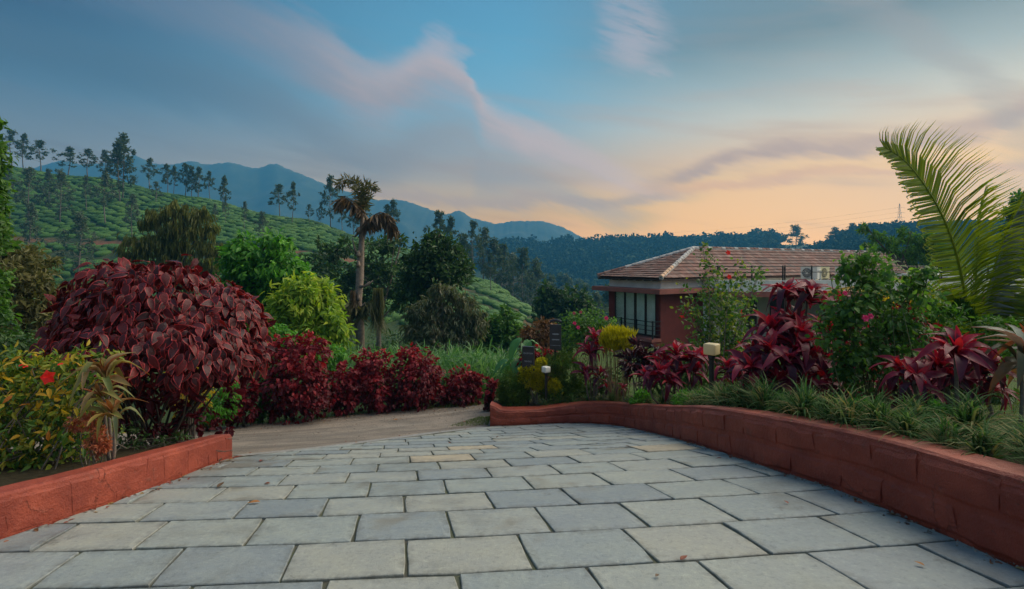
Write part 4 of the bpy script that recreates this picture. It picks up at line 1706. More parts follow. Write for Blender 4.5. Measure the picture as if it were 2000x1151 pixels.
L_BANANA = leaf_mat("broad_green_leaves", [(.025, .10, .03), (.04, .15, .04), (.08, .21, .07)], .3, rough=.45, spec=.35)
L_PINKF = leaf_mat("pink_petals", [(.62, .03, .16), (.75, .06, .24)], .3)
L_REDF = leaf_mat("red_petals", [(.75, .012, .010), (.85, .03, .02)], .3)
L_CELO = leaf_mat("orange_pink_sprays", [(.32, .06, .03), (.48, .15, .06), (.55, .22, .14)], .3)
L_DEAD = leaf_mat("fallen_leaf", [(.20, .05, .03), (.30, .13, .03), (.12, .07, .035)], .1, objr=1.0)


def dome_clumps(c, r, k, jr=.45, seed=None):
    """a loose dome of clumps round a centre"""
    rr = np.random.default_rng(seed if seed is not None else int(abs(c[0] * 991 + c[1] * 37)) % 9999)
    out = [(*c, r[0] * .7, r[1] * .7, r[2] * .7)]
    for i in range(k):
        d = rr.normal(size=3)
        d /= np.linalg.norm(d)
        q = np.asarray(c) + d * np.asarray(r) * .68
        s = rr.uniform(.35, .35 + jr)
        out.append((*q, r[0] * s, r[1] * s, r[2] * s * .85))
    return out


def limbs(q, base, clumps, r0, bend=.12, n_l=8, seed=1, top=None, sides=7):
    rr = random.Random(seed)
    base = np.asarray(base, float)
    cl = sorted(clumps, key=lambda c: c[2])
    tp = np.array(top if top is not None else cl[-1][:3], float)
    u = np.linspace(0, 1, 8)
    side = np.array([rr.uniform(-1, 1), rr.uniform(-1, 1), 0]) * bend * np.linalg.norm(tp - base)
    tr = base + (tp - base) * u[:, None] + side * (np.sin(u * math.pi) * (.6 + .4 * np.sin(u * 5)))[:, None]
    rad = r0 * (1 - .82 * u)
    rad[0] *= 1.35
    q.tube(tr, rad, sides)
    for c in (cl if len(cl) <= n_l else rr.sample(cl, n_l)):
        c3 = np.array(c[:3])
        k = min(.9, max(.15, (c3[2] - base[2]) / max(.1, (tp[2] - base[2])) * .65))
        p0 = np.array([np.interp(k, u, tr[:, i]) for i in range(3)])
        mid = (p0 + c3) / 2 + np.array([0, 0, -.05 * np.linalg.norm(c3 - p0)])
        rl = np.interp(k, u, rad) * .6
        q.tube([p0, mid, c3], [rl, rl * .7, rl * .3], 5, cap=False)


def px_clumps(lst, d, seed=0, depth=.8, ragged=False):
    rr = np.random.default_rng(seed)
    out = []
    for c in lst:
        px, py, rx = c[:3]
        ry = c[3] if len(c) > 3 else rx
        dd = d + (rr.random() - .5) * depth * rx / 1000 * d
        p = at(px, py, dd)
        out.append((*p, rx / 1000 * d, rx / 1000 * d, ry / 1000 * d))
        if ragged:
            out[-1] = (*p, rx / 1000 * d * .88, rx / 1000 * d * .88, ry / 1000 * d * .88)
            for _ in range(3):
                v = rr.normal(size=3)
                v /= np.linalg.norm(v)
                k = rr.uniform(.22, .42)
                out.append((*(p + v * np.array([rx, rx, ry]) / 1000 * d * .92), rx / 1000 * d * k, rx / 1000 * d * k, ry / 1000 * d * k))
    return out


def plant(name, label, cat, px, d, lst, n, leaf, mat, bark=M_BARK_DK, r0=.12, group=None, tpl=T_CARD, crown='crown', trunk='trunk', seed=1, gz=None, **kw):
    """a tree or bush from picture-measured clumps at distance d"""
    cl = px_clumps(lst, d, seed, ragged=True)
    X = (px - 1000) / 1000 * d
    z = float(Zt(X, d)) if gz is None else gz
    root = empty(name, (X, d, z), label, cat, group)
    L, W = leaf
    V, F, T = foliage(cl, n, L, W, tpl, **kw)
    o = add(crown, mesh(crown, V, F, mat, tint=T), root)
    if r0:
        q = MB()
        limbs(q, (X, d, z - .1), cl, r0, seed=seed)
        q.build(trunk, bark, root, smooth=True)
    return root


# ------------------------------------------------------------------ far wood on the ridges (one mass)
def build_forest():
    parts = []
    N0 = 4300
    px = rng.uniform(880, 2500, N0)
    d = 330 + 330 * rng.random(N0) ** .6
    d = np.where(px > 1520, rng.uniform(240, 420, N0), d)
    d = np.where(px < 1000, rng.uniform(560, 670, N0), d)
    X = (px - 1000) / 1000 * d
    Z = Zt(X, d)
    h = rng.uniform(9, 17, N0) * np.where(px > 1520, .72, 1.0)
    cl = []
    P, D, S = [], [], []
    for k in range(3):
        c = np.stack([X + rng.normal(size=N0) * h * .16, d + rng.normal(size=N0) * h * .16, Z + h * rng.uniform(.45, .8, N0)], -1)
        r = h * rng.uniform(.24, .36, N0)
        m = 13
        dr = rand_unit(N0 * m).reshape(N0, m, 3)
        dr[..., 2] = dr[..., 2] * .8 + .15
        p = c[:, None] + dr * r[:, None, None] * rng.uniform(.6, 1.05, (N0, m, 1))
        P.append(p.reshape(-1, 3))
        D.append(dr.reshape(-1, 3))
        S.append(np.repeat(r, m))
    P, D, S = np.concatenate(P), np.concatenate(D), np.concatenate(S)
    V, F, k = leaves(P, rand_unit(len(P)) + D * .3, D + rand_unit(len(P)) * .35, S * .75, S * .75, T_CARD)
    T = np.repeat(np.tile(rng.random(N0)[:, None], (3, 13)).reshape(-1) * .7 + .3 * rng.random(len(P)), k)
    m = leaf_mat("far_wood_leaves", [(.016, .034, .014), (.028, .05, .02), (.05, .075, .03)], .0, rough=.9, spec=.05)
    tag(add("forest", mesh("forest", V, F, m, tint=T)), kind='stuff')


build_forest()


# ------------------------------------------------------------------ tea hill
def tea_mat():
    m, N, p = new_mat("tea_bush_leaves")
    pos = N.n('ShaderNodeNewGeometry').outputs['Position']
    n1 = N.noise(pos, 6, 5, .75)
    n2 = N.noise(pos, .09, 4, .6)
    f = N.m('ADD', N.m('MULTIPLY', attr(N, 'tint'), .55), N.m('ADD', N.m('MULTIPLY', objrand(N), .15), N.m('MULTIPLY', n2, .35)))
    c = N.ramp(f, [(.15, (.028, .09, .010)), (.5, (.056, .15, .013)), (.85, (.11, .215, .02))])
    c = N.mix(N.sm(n1, .52, .30), c, (.012, .034, .010))
    N.put(p.inputs['Base Color'], c)
    p.inputs['Roughness'].default_value = .6
    p.inputs['Specular IOR Level'].default_value = .3
    b = N.n('ShaderNodeBump')
    b.inputs['Distance'].default_value = .25
    N.put(b.inputs['Height'], n1)
    N.put(p.inputs['Normal'], b.outputs[0])
    return m


L_TEA = tea_mat()


def tea_geom(seed):
    r = np.random.default_rng(seed)
    ns = 11
    ang = np.arange(ns) * 2 * math.pi / ns
    rad = 1 + .16 * r.normal(size=ns)
    rings = [(1.0, 0.0), (1.06, .45), (.92, .80), (.55, .97)]
    V = []
    for f, z in rings:
        rr = rad * f * (1 + .06 * r.normal(size=ns))
        V.append(np.stack([rr * np.cos(ang), rr * np.sin(ang), z + .06 * r.normal(size=ns) * (z > 0)], -1))
    V = np.concatenate(V + [np.array([[0, 0, 1.0 + .04 * r.normal()]])])
    V[:, 2] -= .15
    F4 = [(i * ns + j, i * ns + (j + 1) % ns, (i + 1) * ns + (j + 1) % ns, (i + 1) * ns + j) for i in range(3) for j in range(ns)]
    F3 = [(3 * ns + j, 3 * ns + (j + 1) % ns, 4 * ns) for j in range(ns)]
    return V, np.array(F4), np.array(F3)


def build_tea():
    geo = [tea_geom(s) for s in range(6)]
    pts = []
    ang = math.radians(24)
    ca, sa = math.cos(ang), math.sin(ang)
    A_, B_ = 3.0, 2.05
    for i in range(-260, 260):
        for j in range(-40, 260):
            a = i * A_ + (j % 2) * A_ * .5
            b_ = j * B_
            pts.append((a * ca - b_ * sa, a * sa + b_ * ca + 60))
    P = np.array(pts) + rng.normal(size=(len(pts), 2)) * .34
    P = P[(P[:, 1] > 70)]
    px, d = bearing(P[:, 0], P[:, 1])
    sx = [-600, 0, 200, 400, 600, 800, 950, 1060, 1130]
    lo = np.interp(px, sx, [104, 106, 105, 102, 99, 95, 93, 93, 100])
    hi = np.interp(px, sx, [216, 214, 202, 190, 178, 164, 149, 131, 122])
    rd = np.interp(px, sx, [140, 140, 139, 136, 133, 129, 123, 117, 112])
    p2 = rd - 10.5
    ok = (px > -120) & (px < 1125) & (d > lo) & (d < hi) & (np.abs(d - rd + 1.6) > 2.7) & (np.abs(d - p2) > 1.1) & (rng.random(len(P)) > .03)
    P, px, d = P[ok], px[ok], d[ok]
    Z = Zt(P[:, 0], P[:, 1])
    e = .6
    gx = (Zt(P[:, 0] + e, P[:, 1]) - Zt(P[:, 0] - e, P[:, 1])) / (2 * e)
    gy = (Zt(P[:, 0], P[:, 1] + e) - Zt(P[:, 0], P[:, 1] - e)) / (2 * e)
    nr = unit(np.stack([-gx, -gy, np.ones(len(P))], -1))
    nr = unit(nr + np.array([0, 0, .5]))
    n = len(P)
    rot = math.radians(24) + rng.normal(size=n) * .35
    X_ = unit(np.cross(np.array([0, 1.0, 0]), nr))
    Y_ = np.cross(nr, X_)
    ex = X_ * np.cos(rot)[:, None] + Y_ * np.sin(rot)[:, None]
    ey = np.cross(nr, ex)
    s = 1.62 * rng.uniform(.80, 1.10, n)
    s2 = 1.14 * rng.uniform(.85, 1.10, n)
    hz = rng.uniform(.85, 1.15, n)
    # things: the bushes that show largest - the nearest ones not hidden by the garden trees
    scr_y = 515 - Z / d * 1000
    vis = ((px > 60) & (px < 240) & (scr_y < 620)) | ((px > 420) & (px < 480) & (scr_y < 455)) | ((px > 520) & (px < 640) & (scr_y < 500)) | ((px > 935) & (px < 1045) & (scr_y < 640)) | ((px > 240) & (px < 430) & (scr_y < 395))
    order = np.argsort(np.where(vis, d, 1e6))
    pick = order[:300]
    mes = [mesh("tea_bush", g[0], [g[1], g[2]], L_TEA, tint=np.full(len(g[0]), .5), smooth=True) for g in geo]
    for i in pick:
        M4 = Matrix(((ex[i][0] * s[i], ey[i][0] * s2[i], nr[i][0] * hz[i], P[i][0]), (ex[i][1] * s[i], ey[i][1] * s2[i], nr[i][1] * hz[i], P[i][1]),
                     (ex[i][2] * s[i], ey[i][2] * s2[i], nr[i][2] * hz[i], Z[i]), (0, 0, 0, 1)))
        o = bpy.data.objects.new("tea_bush", mes[i % 6])
        COL.objects.link(o)
        o.matrix_world = M4
        tag(o, "rounded clipped tea bush on the terraced green hillside", "tea bush", "tea bushes on the hillside")
    restm = np.ones(n, bool)
    restm[pick] = False
    parts = []
    for k in range(6):
        idx = np.nonzero(restm & (np.arange(n) % 6 == k))[0]
        V0, F4, F3 = geo[k]
        V = np.c_[P[idx], Z[idx]][:, None] + V0[None, :, 0:1] * ex[idx][:, None] * s[idx][:, None, None] + V0[None, :, 1:2] * ey[idx][:, None] * s2[idx][:, None, None] + V0[None, :, 2:3] * nr[idx][:, None] * hz[idx][:, None, None]
        off = (np.arange(len(idx)) * len(V0))[:, None, None]
        parts.append((V.reshape(-1, 3), [(F4[None] + off).reshape(-1, 4), (F3[None] + off).reshape(-1, 3)], np.repeat(rng.random(len(idx)), len(V0))))
    V, F, T = merge(parts)
    tag(add("tea_bushes", mesh("tea_bushes", V, F, L_TEA, tint=T, smooth=True)), kind='stuff')


build_tea()


# ------------------------------------------------------------------ silver oaks on the tea hill and beyond
def oak_variant(seed, kind=0):
    """unit-height tree at the origin: slender trunk, ascending branches, ragged crown"""
    r = np.random.default_rng(seed)
    rr = random.Random(seed)
    q = MB()
    u = np.linspace(0, 1, 7)
    tr = np.stack([.02 * np.sin(u * 4 + seed), .02 * np.cos(u * 3.3 + seed * 2), u * .97], -1)
    q.tube(tr, .0115 * (1 - .8 * u) + .002, 5)
    clumps = []
    nb = 20 if kind == 0 else 30
    lo = .36 if kind == 0 else .22
    for i in range(nb):
        z = lo + (1 - lo) * (i / nb) ** .9 + r.normal() * .01
        a = i * 2.4 + r.normal() * .5
        f = (z - lo) / (1 - lo)
        wid = (.19 if kind == 0 else .24) * (math.sin(min(1, f * 1.15 + .16) * math.pi) ** .7 + .18) * r.uniform(.45, 1.25)
        if r.random() < .12:
            wid *= 1.4
        e = np.array([math.cos(a) * wid, math.sin(a) * wid, z + wid * r.uniform(.15, .6)])
        p0 = np.array([np.interp(z, tr[:, 2], tr[:, k]) for k in (0, 1)] + [z])
        q.tube([p0, (p0 + e) / 2 - [0, 0, .01], e], [.004, .003, .0015], 4, cap=False)
        clumps.append((*(p0 * .25 + e * .75), .055 * r.uniform(.6, 1.3), .055 * r.uniform(.6, 1.3), .042))
    clumps.append((tr[-1][0], tr[-1][1], .98, .045, .045, .05))
    V, F, T = foliage(clumps, 1500 if kind == 0 else 2200, .034, .020, T_CARD, droop=.1, out=.5, sprig=9, spread=.22, inner=.1)
    tm = q.mesh("trunk", M_BARK, True)
    return tm, (V, F, T)


OAKS = []
for sd in range(7):
    tm, (V, F, T) = oak_variant(sd + 2, 0 if sd < 5 else 1)
    OAKS.append((tm, mesh("crown", V, F, L_OAK, tint=T), mesh("crown", V, F, L_OAKP, tint=T)))


def oak(px, yb, yt, label, group, v, d=None, pale=False, wide=1.0, name="silver_oak", cat="tree"):
    if d is None:
        d = ground_along(px, yb, 92, 230)
    X = (px - 1000) / 1000 * d
    z = float(Zt(X, d))
    h = (515 - yt) / 1000 * d - z
    root = empty(name, (X, d, z), label, cat, group)
    tm, c1, c2 = OAKS[v % len(OAKS)]
    a = random.random() * 6.28
    for nm, me in (("trunk", tm), ("crown", c2 if pale else c1)):
        o = bpy.data.objects.new(nm, me)
        COL.objects.link(o)
        o.parent = root
        o.matrix_local = Matrix.Rotation(a, 4, 'Z') @ Matrix.Diagonal((h * wide, h * wide, h, 1))
    return root


_ORD = "first second third fourth fifth sixth seventh eighth ninth tenth eleventh twelfth thirteenth fourteenth fifteenth sixteenth seventeenth eighteenth nineteenth twentieth twenty-first twenty-second twenty-third twenty-fourth twenty-fifth twenty-sixth twenty-seventh twenty-eighth twenty-ninth thirtieth".split()
_g1 = "silver oaks along the crest of the tea hill"
_c = [(22, 318, 256, 1.2), (46, 318, 262, 1.0), (78, 322, 275, 1.3), (135, 330, 288, 1.5), (172, 340, 292, 1.3), (205, 352, 295, 1.1), (232, 398, 278, .9), (241, 392, 265, .85),
      (292, 362, 310, 1.1), (326, 378, 321, 1.0), (340, 378, 325, .8), (362, 381, 321, 1.0), (374, 382, 326, .9), (388, 383, 329, 1.0), (409, 386, 336, .9), (437, 418, 345, .9),
      (545, 402, 361, 1.2), (572, 440, 357, .75), (604, 440, 400, 1.0), (627, 432, 398, .8), (645, 442, 347, .8), (668, 445, 402, 1.0), (690, 452, 410, 1.3), (712, 460, 388, 1.2),
      (768, 482, 392, .85), (756, 470, 402, 1.0), (858, 492, 415, 1.0), (880, 500, 428, .9), (924, 512, 434, .85)]
_special = {6: "pair-forming tall oak with its crown above the distant blue peak, dense and dark", 7: "tallest oak on the hill crest, topping the blue peak behind", 8: "lone oak standing apart on the crest before the blue mountain",
            20: "slender tall oak on the crest just beside the withered palm head", 28: "dark flat-branched oak standing clear before the wooded ridge", 17: "bare-stemmed narrow oak in the middle of the hill crest"}
for i, (px, yb, yt, wd) in enumerate(_c):
    oak(px, yb, yt, _special.get(i, f"{_ORD[i]} oak along the tea hill crest counting from the creeper tree, {'broad' if wd > 1.05 else 'narrow' if wd < .9 else 'ragged'} crown"), _g1, i, wide=wd)
_g2 = "silver oaks standing among the tea bushes"
for i, (px, yb, yt, wd) in enumerate([(17, 440, 325, .8), (58, 452, 330, .9), (95, 402, 332, .8), (118, 440, 336, .9), (168, 415, 345, .8), (205, 442, 340, 1.0), (305, 400, 355, 1.1), (440, 440, 385, .6),
                                      (478, 455, 395, .6), (512, 478, 415, .9), (155, 555, 420, 1.0), (420, 455, 400, .7), (60, 520, 400, .8), (258, 470, 380, .8)]):
    oak(px, yb, yt, {10: "pale thin oak low on the tea slope above the maroon shrub", 9: "bushy pale oak among the tea bushes above the bright green tree"}.get(i, f"pale oak among the tea bushes, {_ORD[i]} along the slope, {'bushy' if wd > .9 else 'thin'} crown"), _g2, i + 3, pale=True, wide=wd)
_g3 = "misty oaks on the spur above the valley"
for i, (px, yb, yt, d, wd, v) in enumerate([(946, 560, 448, 150, .9, 5), (965, 580, 470, 150, 1.1, 6), (982, 590, 480, 160, 1.0, 5), (1000, 600, 500, 170, 1.1, 6), (958, 600, 500, 128, .9, 1), (1022, 600, 488, 150, .9, 5),
                                            (1048, 605, 512, 155, .9, 6), (1035, 640, 530, 190, 1.0, 5), (1075, 660, 545, 200, 1.0, 6), (1110, 640, 540, 240, .9, 1), (1140, 650, 560, 240, 1.2, 6), (990, 560, 530, 240, 1.2, 5),
                                            (1165, 650, 575, 120, 1.0, 6), (1190, 650, 560, 130, 1.2, 5), (1095, 600, 540, 300, 1.2, 6), (1130, 600, 545, 320, 1.1, 2), (905, 540, 460, 160, 1.1, 5)]):
    oak(px, yb, yt, f"hazy tree on the spur beside the misty valley, {_ORD[i]} from the dark round tree", _g3, v, d=d, wide=wd * 1.1, name="valley_tree", pale=(i % 3 == 0))
# trees that stand out on the ridges
_g4 = "trees standing out along the far ridge"
for i, (px, yt, d, w) in enumerate([(1285, 464, 610, .9), (1300, 460, 610, 1.0), (1330, 466, 610, 1.1), (1378, 460, 590, 1.0), (1500, 457, 480, 1.5), (1553, 443, 440, 1.6), (1418, 470, 590, 1.2), (1250, 470, 620, 1.1), (1665, 437, 400, 2.0), (1630, 446, 400, 1.8), (1700, 436, 390, 2.2)]):
    oak(px, 0, yt, {5: "large round tree rising above the house ridge on the skyline", 4: "smaller round tree on the skyline above the tiled roof"}.get(i, f"dark tree rising from the skyline ridge, {_ORD[i]} along it behind the house"), _g4, 5 + i % 2, d=d, wide=w, name="ridge_tree")

# ------------------------------------------------------------------ undergrowth filling the dip between the garden and the hill
def build_undergrowth():
    cl = []
    for i in range(520):
        px = rng.uniform(-300, 1250)
        d = rng.uniform(17, 98) if px < 1060 else rng.uniform(34, 110)
        X = (px - 1000) / 1000 * d
        z = float(Zt(X, d))
        r = rng.uniform(.5, 1.1) * (1 + d / 60)
        cl.append((X, d, z + r * .4, r * 1.2, r * 1.2, r * .8))
    V, F, T = foliage(cl, 60000, .34, .17, T_CARD, droop=.2)
    tag(add("undergrowth", mesh("undergrowth", V, F, L_DARK, tint=T)), kind='stuff')


build_undergrowth()


# ------------------------------------------------------------------ trees between the garden and the hill
plant("weeping_cypress", "drooping olive cypress tree behind the big maroon shrub", "tree", 345, 36,
      [(338, 408, 16, 12), (310, 418, 18, 14), (368, 412, 16, 12), (392, 424, 18, 12), (290, 430, 16, 12), (345, 440, 22, 16), (318, 455, 18, 16), (380, 450, 20, 16), (408, 445, 14, 14), (352, 480, 20, 18), (395, 480, 20, 16),
       (275, 470, 22, 14), (300, 490, 22, 16), (250, 490, 18, 12), (330, 510, 22, 18), (370, 515, 22, 18), (410, 515, 20, 16), (425, 485, 12, 12), (262, 520, 20, 12), (300, 530, 20, 16), (350, 545, 26, 16), (395, 545, 20, 14), (340, 395, 8, 8), (395, 408, 8, 8)],
      8200, (.50, .075), L_CYP, M_BARK_DK, .26, seed=3, droop=1.9, out=.75, rnd=.3, sprig=14, spread=.30, inner=.45)
plant("broadleaf_tree", "bright green leafy tree behind the red hedge", "tree", 515, 20,
      [(515, 500, 46, 34), (480, 520, 44, 40), (556, 520, 40, 34), (500, 560, 60, 46), (455, 560, 36, 40), (570, 560, 40, 34), (520, 610, 60, 50), (460, 620, 50, 50), (590, 540, 24, 24), (475, 480, 30, 22), (540, 478, 26, 24), (445, 510, 20, 22), (430, 590, 36, 50)],
      9500, (.24, .12), L_BRIGHT, M_BARK_DK, .16, seed=5, tpl=T_LEAF, droop=.5, sprig=10, spread=.14)
plant("broadleaf_tree", "yellow-green leafy tree just beside the bright green one", "tree", 610, 17,
      [(590, 570, 44, 30), (622, 585, 44, 34), (560, 590, 36, 34), (600, 620, 56, 40), (640, 630, 36, 34), (560, 640, 50, 44), (660, 650, 26, 26), (610, 670, 60, 40), (600, 556, 26, 18), (645, 600, 24, 22)],
      8000, (.24, .085), L_YELLOW, M_BARK_DK, .12, seed=6, tpl=T_LEAF, droop=.6, sprig=9, spread=.16, tint_h=.35)
plant("layered_tree", "dark flat-crowned tree behind the withered palm", "tree", 740, 44,
      [(650, 490, 34, 18), (625, 510, 30, 22), (690, 485, 24, 14), (740, 482, 44, 16), (770, 475, 26, 12), (700, 520, 40, 22), (650, 545, 50, 34), (770, 530, 44, 24), (730, 560, 50, 36), (790, 560, 40, 34), (680, 580, 50, 40)],
      5200, (.45, .20), L_DARK, M_BARK, .25, seed=7, droop=.2)
plant("round_tree", "tall dark green tree with rounded crown beside the withered palm", "tree", 850, 33,
      [(850, 485, 42, 26), (825, 505, 40, 30), (880, 500, 36, 28), (850, 520, 50, 34), (815, 540, 40, 34), (885, 535, 36, 26), (805, 575, 36, 40), (840, 570, 40, 30), (860, 470, 26, 16), (905, 520, 16, 14)],
      7000, (.32, .15), L_DARK, M_BARK, .24, seed=8, droop=.3)
plant("mango_tree", "dusty grey-green tree with pale stems above the tall grass", "tree", 880, 24,
      [(872, 572, 26, 16), (905, 584, 24, 18), (840, 592, 26, 20), (928, 606, 20, 18), (870, 612, 28, 20), (815, 615, 22, 22), (900, 622, 26, 18), (850, 640, 30, 20), (935, 635, 18, 20), (810, 650, 26, 22), (890, 652, 26, 16), (830, 675, 26, 18), (915, 660, 20, 16), (944, 618, 9, 14), (855, 560, 12, 10)],
      7500, (.26, .07), L_GREY, M_BARK_PALE, .10, seed=9, tpl=T_LEAF, droop=.9, sprig=10, spread=.18)
plant("bushy_tree", "low mid-green tree behind the tall grass next to the dusty one", "tree", 985, 30,
      [(985, 630, 30, 26), (965, 650, 30, 26), (1005, 650, 22, 24), (945, 665, 30, 26), (980, 670, 36, 24)], 3500, (.3, .15), L_MID, M_BARK_DK, .1, seed=10)
plant("round_tree", "dark rounded tree in the mist just before the house", "tree", 1105, 52,
      [(1105, 585, 30, 22), (1070, 590, 24, 26), (1135, 590, 26, 22), (1060, 615, 24, 26), (1100, 615, 34, 26), (1145, 612, 22, 22), (1085, 635, 30, 24), (1130, 640, 36, 30), (1070, 570, 14, 16)],
      6500, (.5, .26), L_DARK, M_BARK_DK, .3, seed=11)
plant("russet_bush", "russet brown bush behind the black signs", "bush", 1050, 21,
      [(1062, 640, 22, 20), (1038, 655, 22, 18), (1070, 665, 24, 24), (1045, 680, 30, 20)], 2500, (.17, .08), leaf_mat("russet_leaves", [(.09, .055, .02), (.17, .075, .03), (.24, .11, .045)], .25), M_BARK_DK, .06, seed=12)
plant("olive_bush", "tall brownish olive bush at the edge of the terrace beside the maroon shrub", "bush", 50, 13,
      [(30, 500, 40, 30), (60, 540, 44, 36), (20, 560, 50, 44), (85, 590, 36, 36), (40, 620, 60, 46), (95, 640, 30, 40), (-10, 510, 50, 50), (-20, 640, 60, 60), (60, 690, 60, 50)],
      9000, (.17, .06), L_OLIVE, M_BARK_DK, .08, seed=13, sprig=14)
plant("creeper_tree", "dark leafy tree trunk with climbing greenery at the very edge of the view", "tree", -34, 11,
      [(-30, 300, 32, 60), (-20, 380, 30, 60), (-34, 460, 44, 60), (-14, 420, 20, 40), (-40, 560, 44, 60), (-20, 620, 36, 50), (-16, 690, 40, 40), (-30, 250, 22, 50)],
      7000, (.14, .08), L_MID, M_BARK_DK, .16, seed=14, tpl=T_LEAF)
plant("feathery_tree", "feathery dark green tree with long low branches above the roof end", "tree", 1800, 34,
      [(1695, 451, 14, 4), (1715, 462, 18, 5), (1742, 470, 22, 6), (1700, 478, 16, 4), (1728, 486, 20, 5), (1760, 492, 24, 8), (1780, 462, 24, 10), (1800, 480, 30, 14), (1790, 505, 34, 14), (1830, 500, 34, 20), (1820, 470, 20, 10), (1688, 442, 8, 3), (1765, 450, 16, 5), (1840, 530, 40, 20)],
      5200, (.30, .07), L_MID, M_BARK_DK, .16, seed=15, droop=.4, rnd=.6)
plant("shade_tree", "tall dark shade tree behind the coconut palm", "tree", 2040, 30,
      [(1985, 420, 20, 20), (2030, 420, 44, 44), (1975, 470, 20, 24), (1992, 530, 30, 34), (2060, 480, 60, 70), (2020, 590, 40, 50), (1962, 412, 8, 6), (1996, 390, 14, 10)],
      7000, (.30, .15), L_MID, M_BARK_DK, .26, seed=16)


# tall grass behind the hedge
def build_tall_grass():
    n = 6500
    px = rng.uniform(600, 1060, n)
    d = rng.uniform(13.2, 19, n)
    X = (px - 1000) / 1000 * d
    Z = Zt(X, d)
    cl_x = np.round(X / .35) * .35 + rng.normal(size=n) * .06
    X = .6 * cl_x + .4 * X
    h = rng.uniform(.45, 1.15, n) * np.interp(px, [600, 680, 760, 930, 1000, 1060], [.7, .95, 1.0, 1.05, .95, .7])
    D = rng.normal(size=(n, 3)) * .28
    D[:, 2] = 1
    U = rand_unit(n) * np.array([1, 1, .2]) + [0, -.3, .2]
    V, F, k = leaves(np.stack([X, d, Z], -1), D, U, h, rng.uniform(.025, .05, n), T_BLADE)
    V2, F2, k2 = leaves(np.stack([X, d, Z + h * rng.uniform(.4, .9, n)], -1) + rng.normal(size=(n, 3)) * .05, D * .6 + rand_unit(n) * .7, U, h * .5, rng.uniform(.02, .04, n), T_ARCH)
    V, F, T = merge([(V, F, np.repeat(rng.random(n), k)), (V2, F2, np.repeat(rng.random(n), k2))])
    tag(add("tall_grass", mesh("tall_grass", V, F, L_TALLG, tint=T)), kind='stuff')


build_tall_grass()


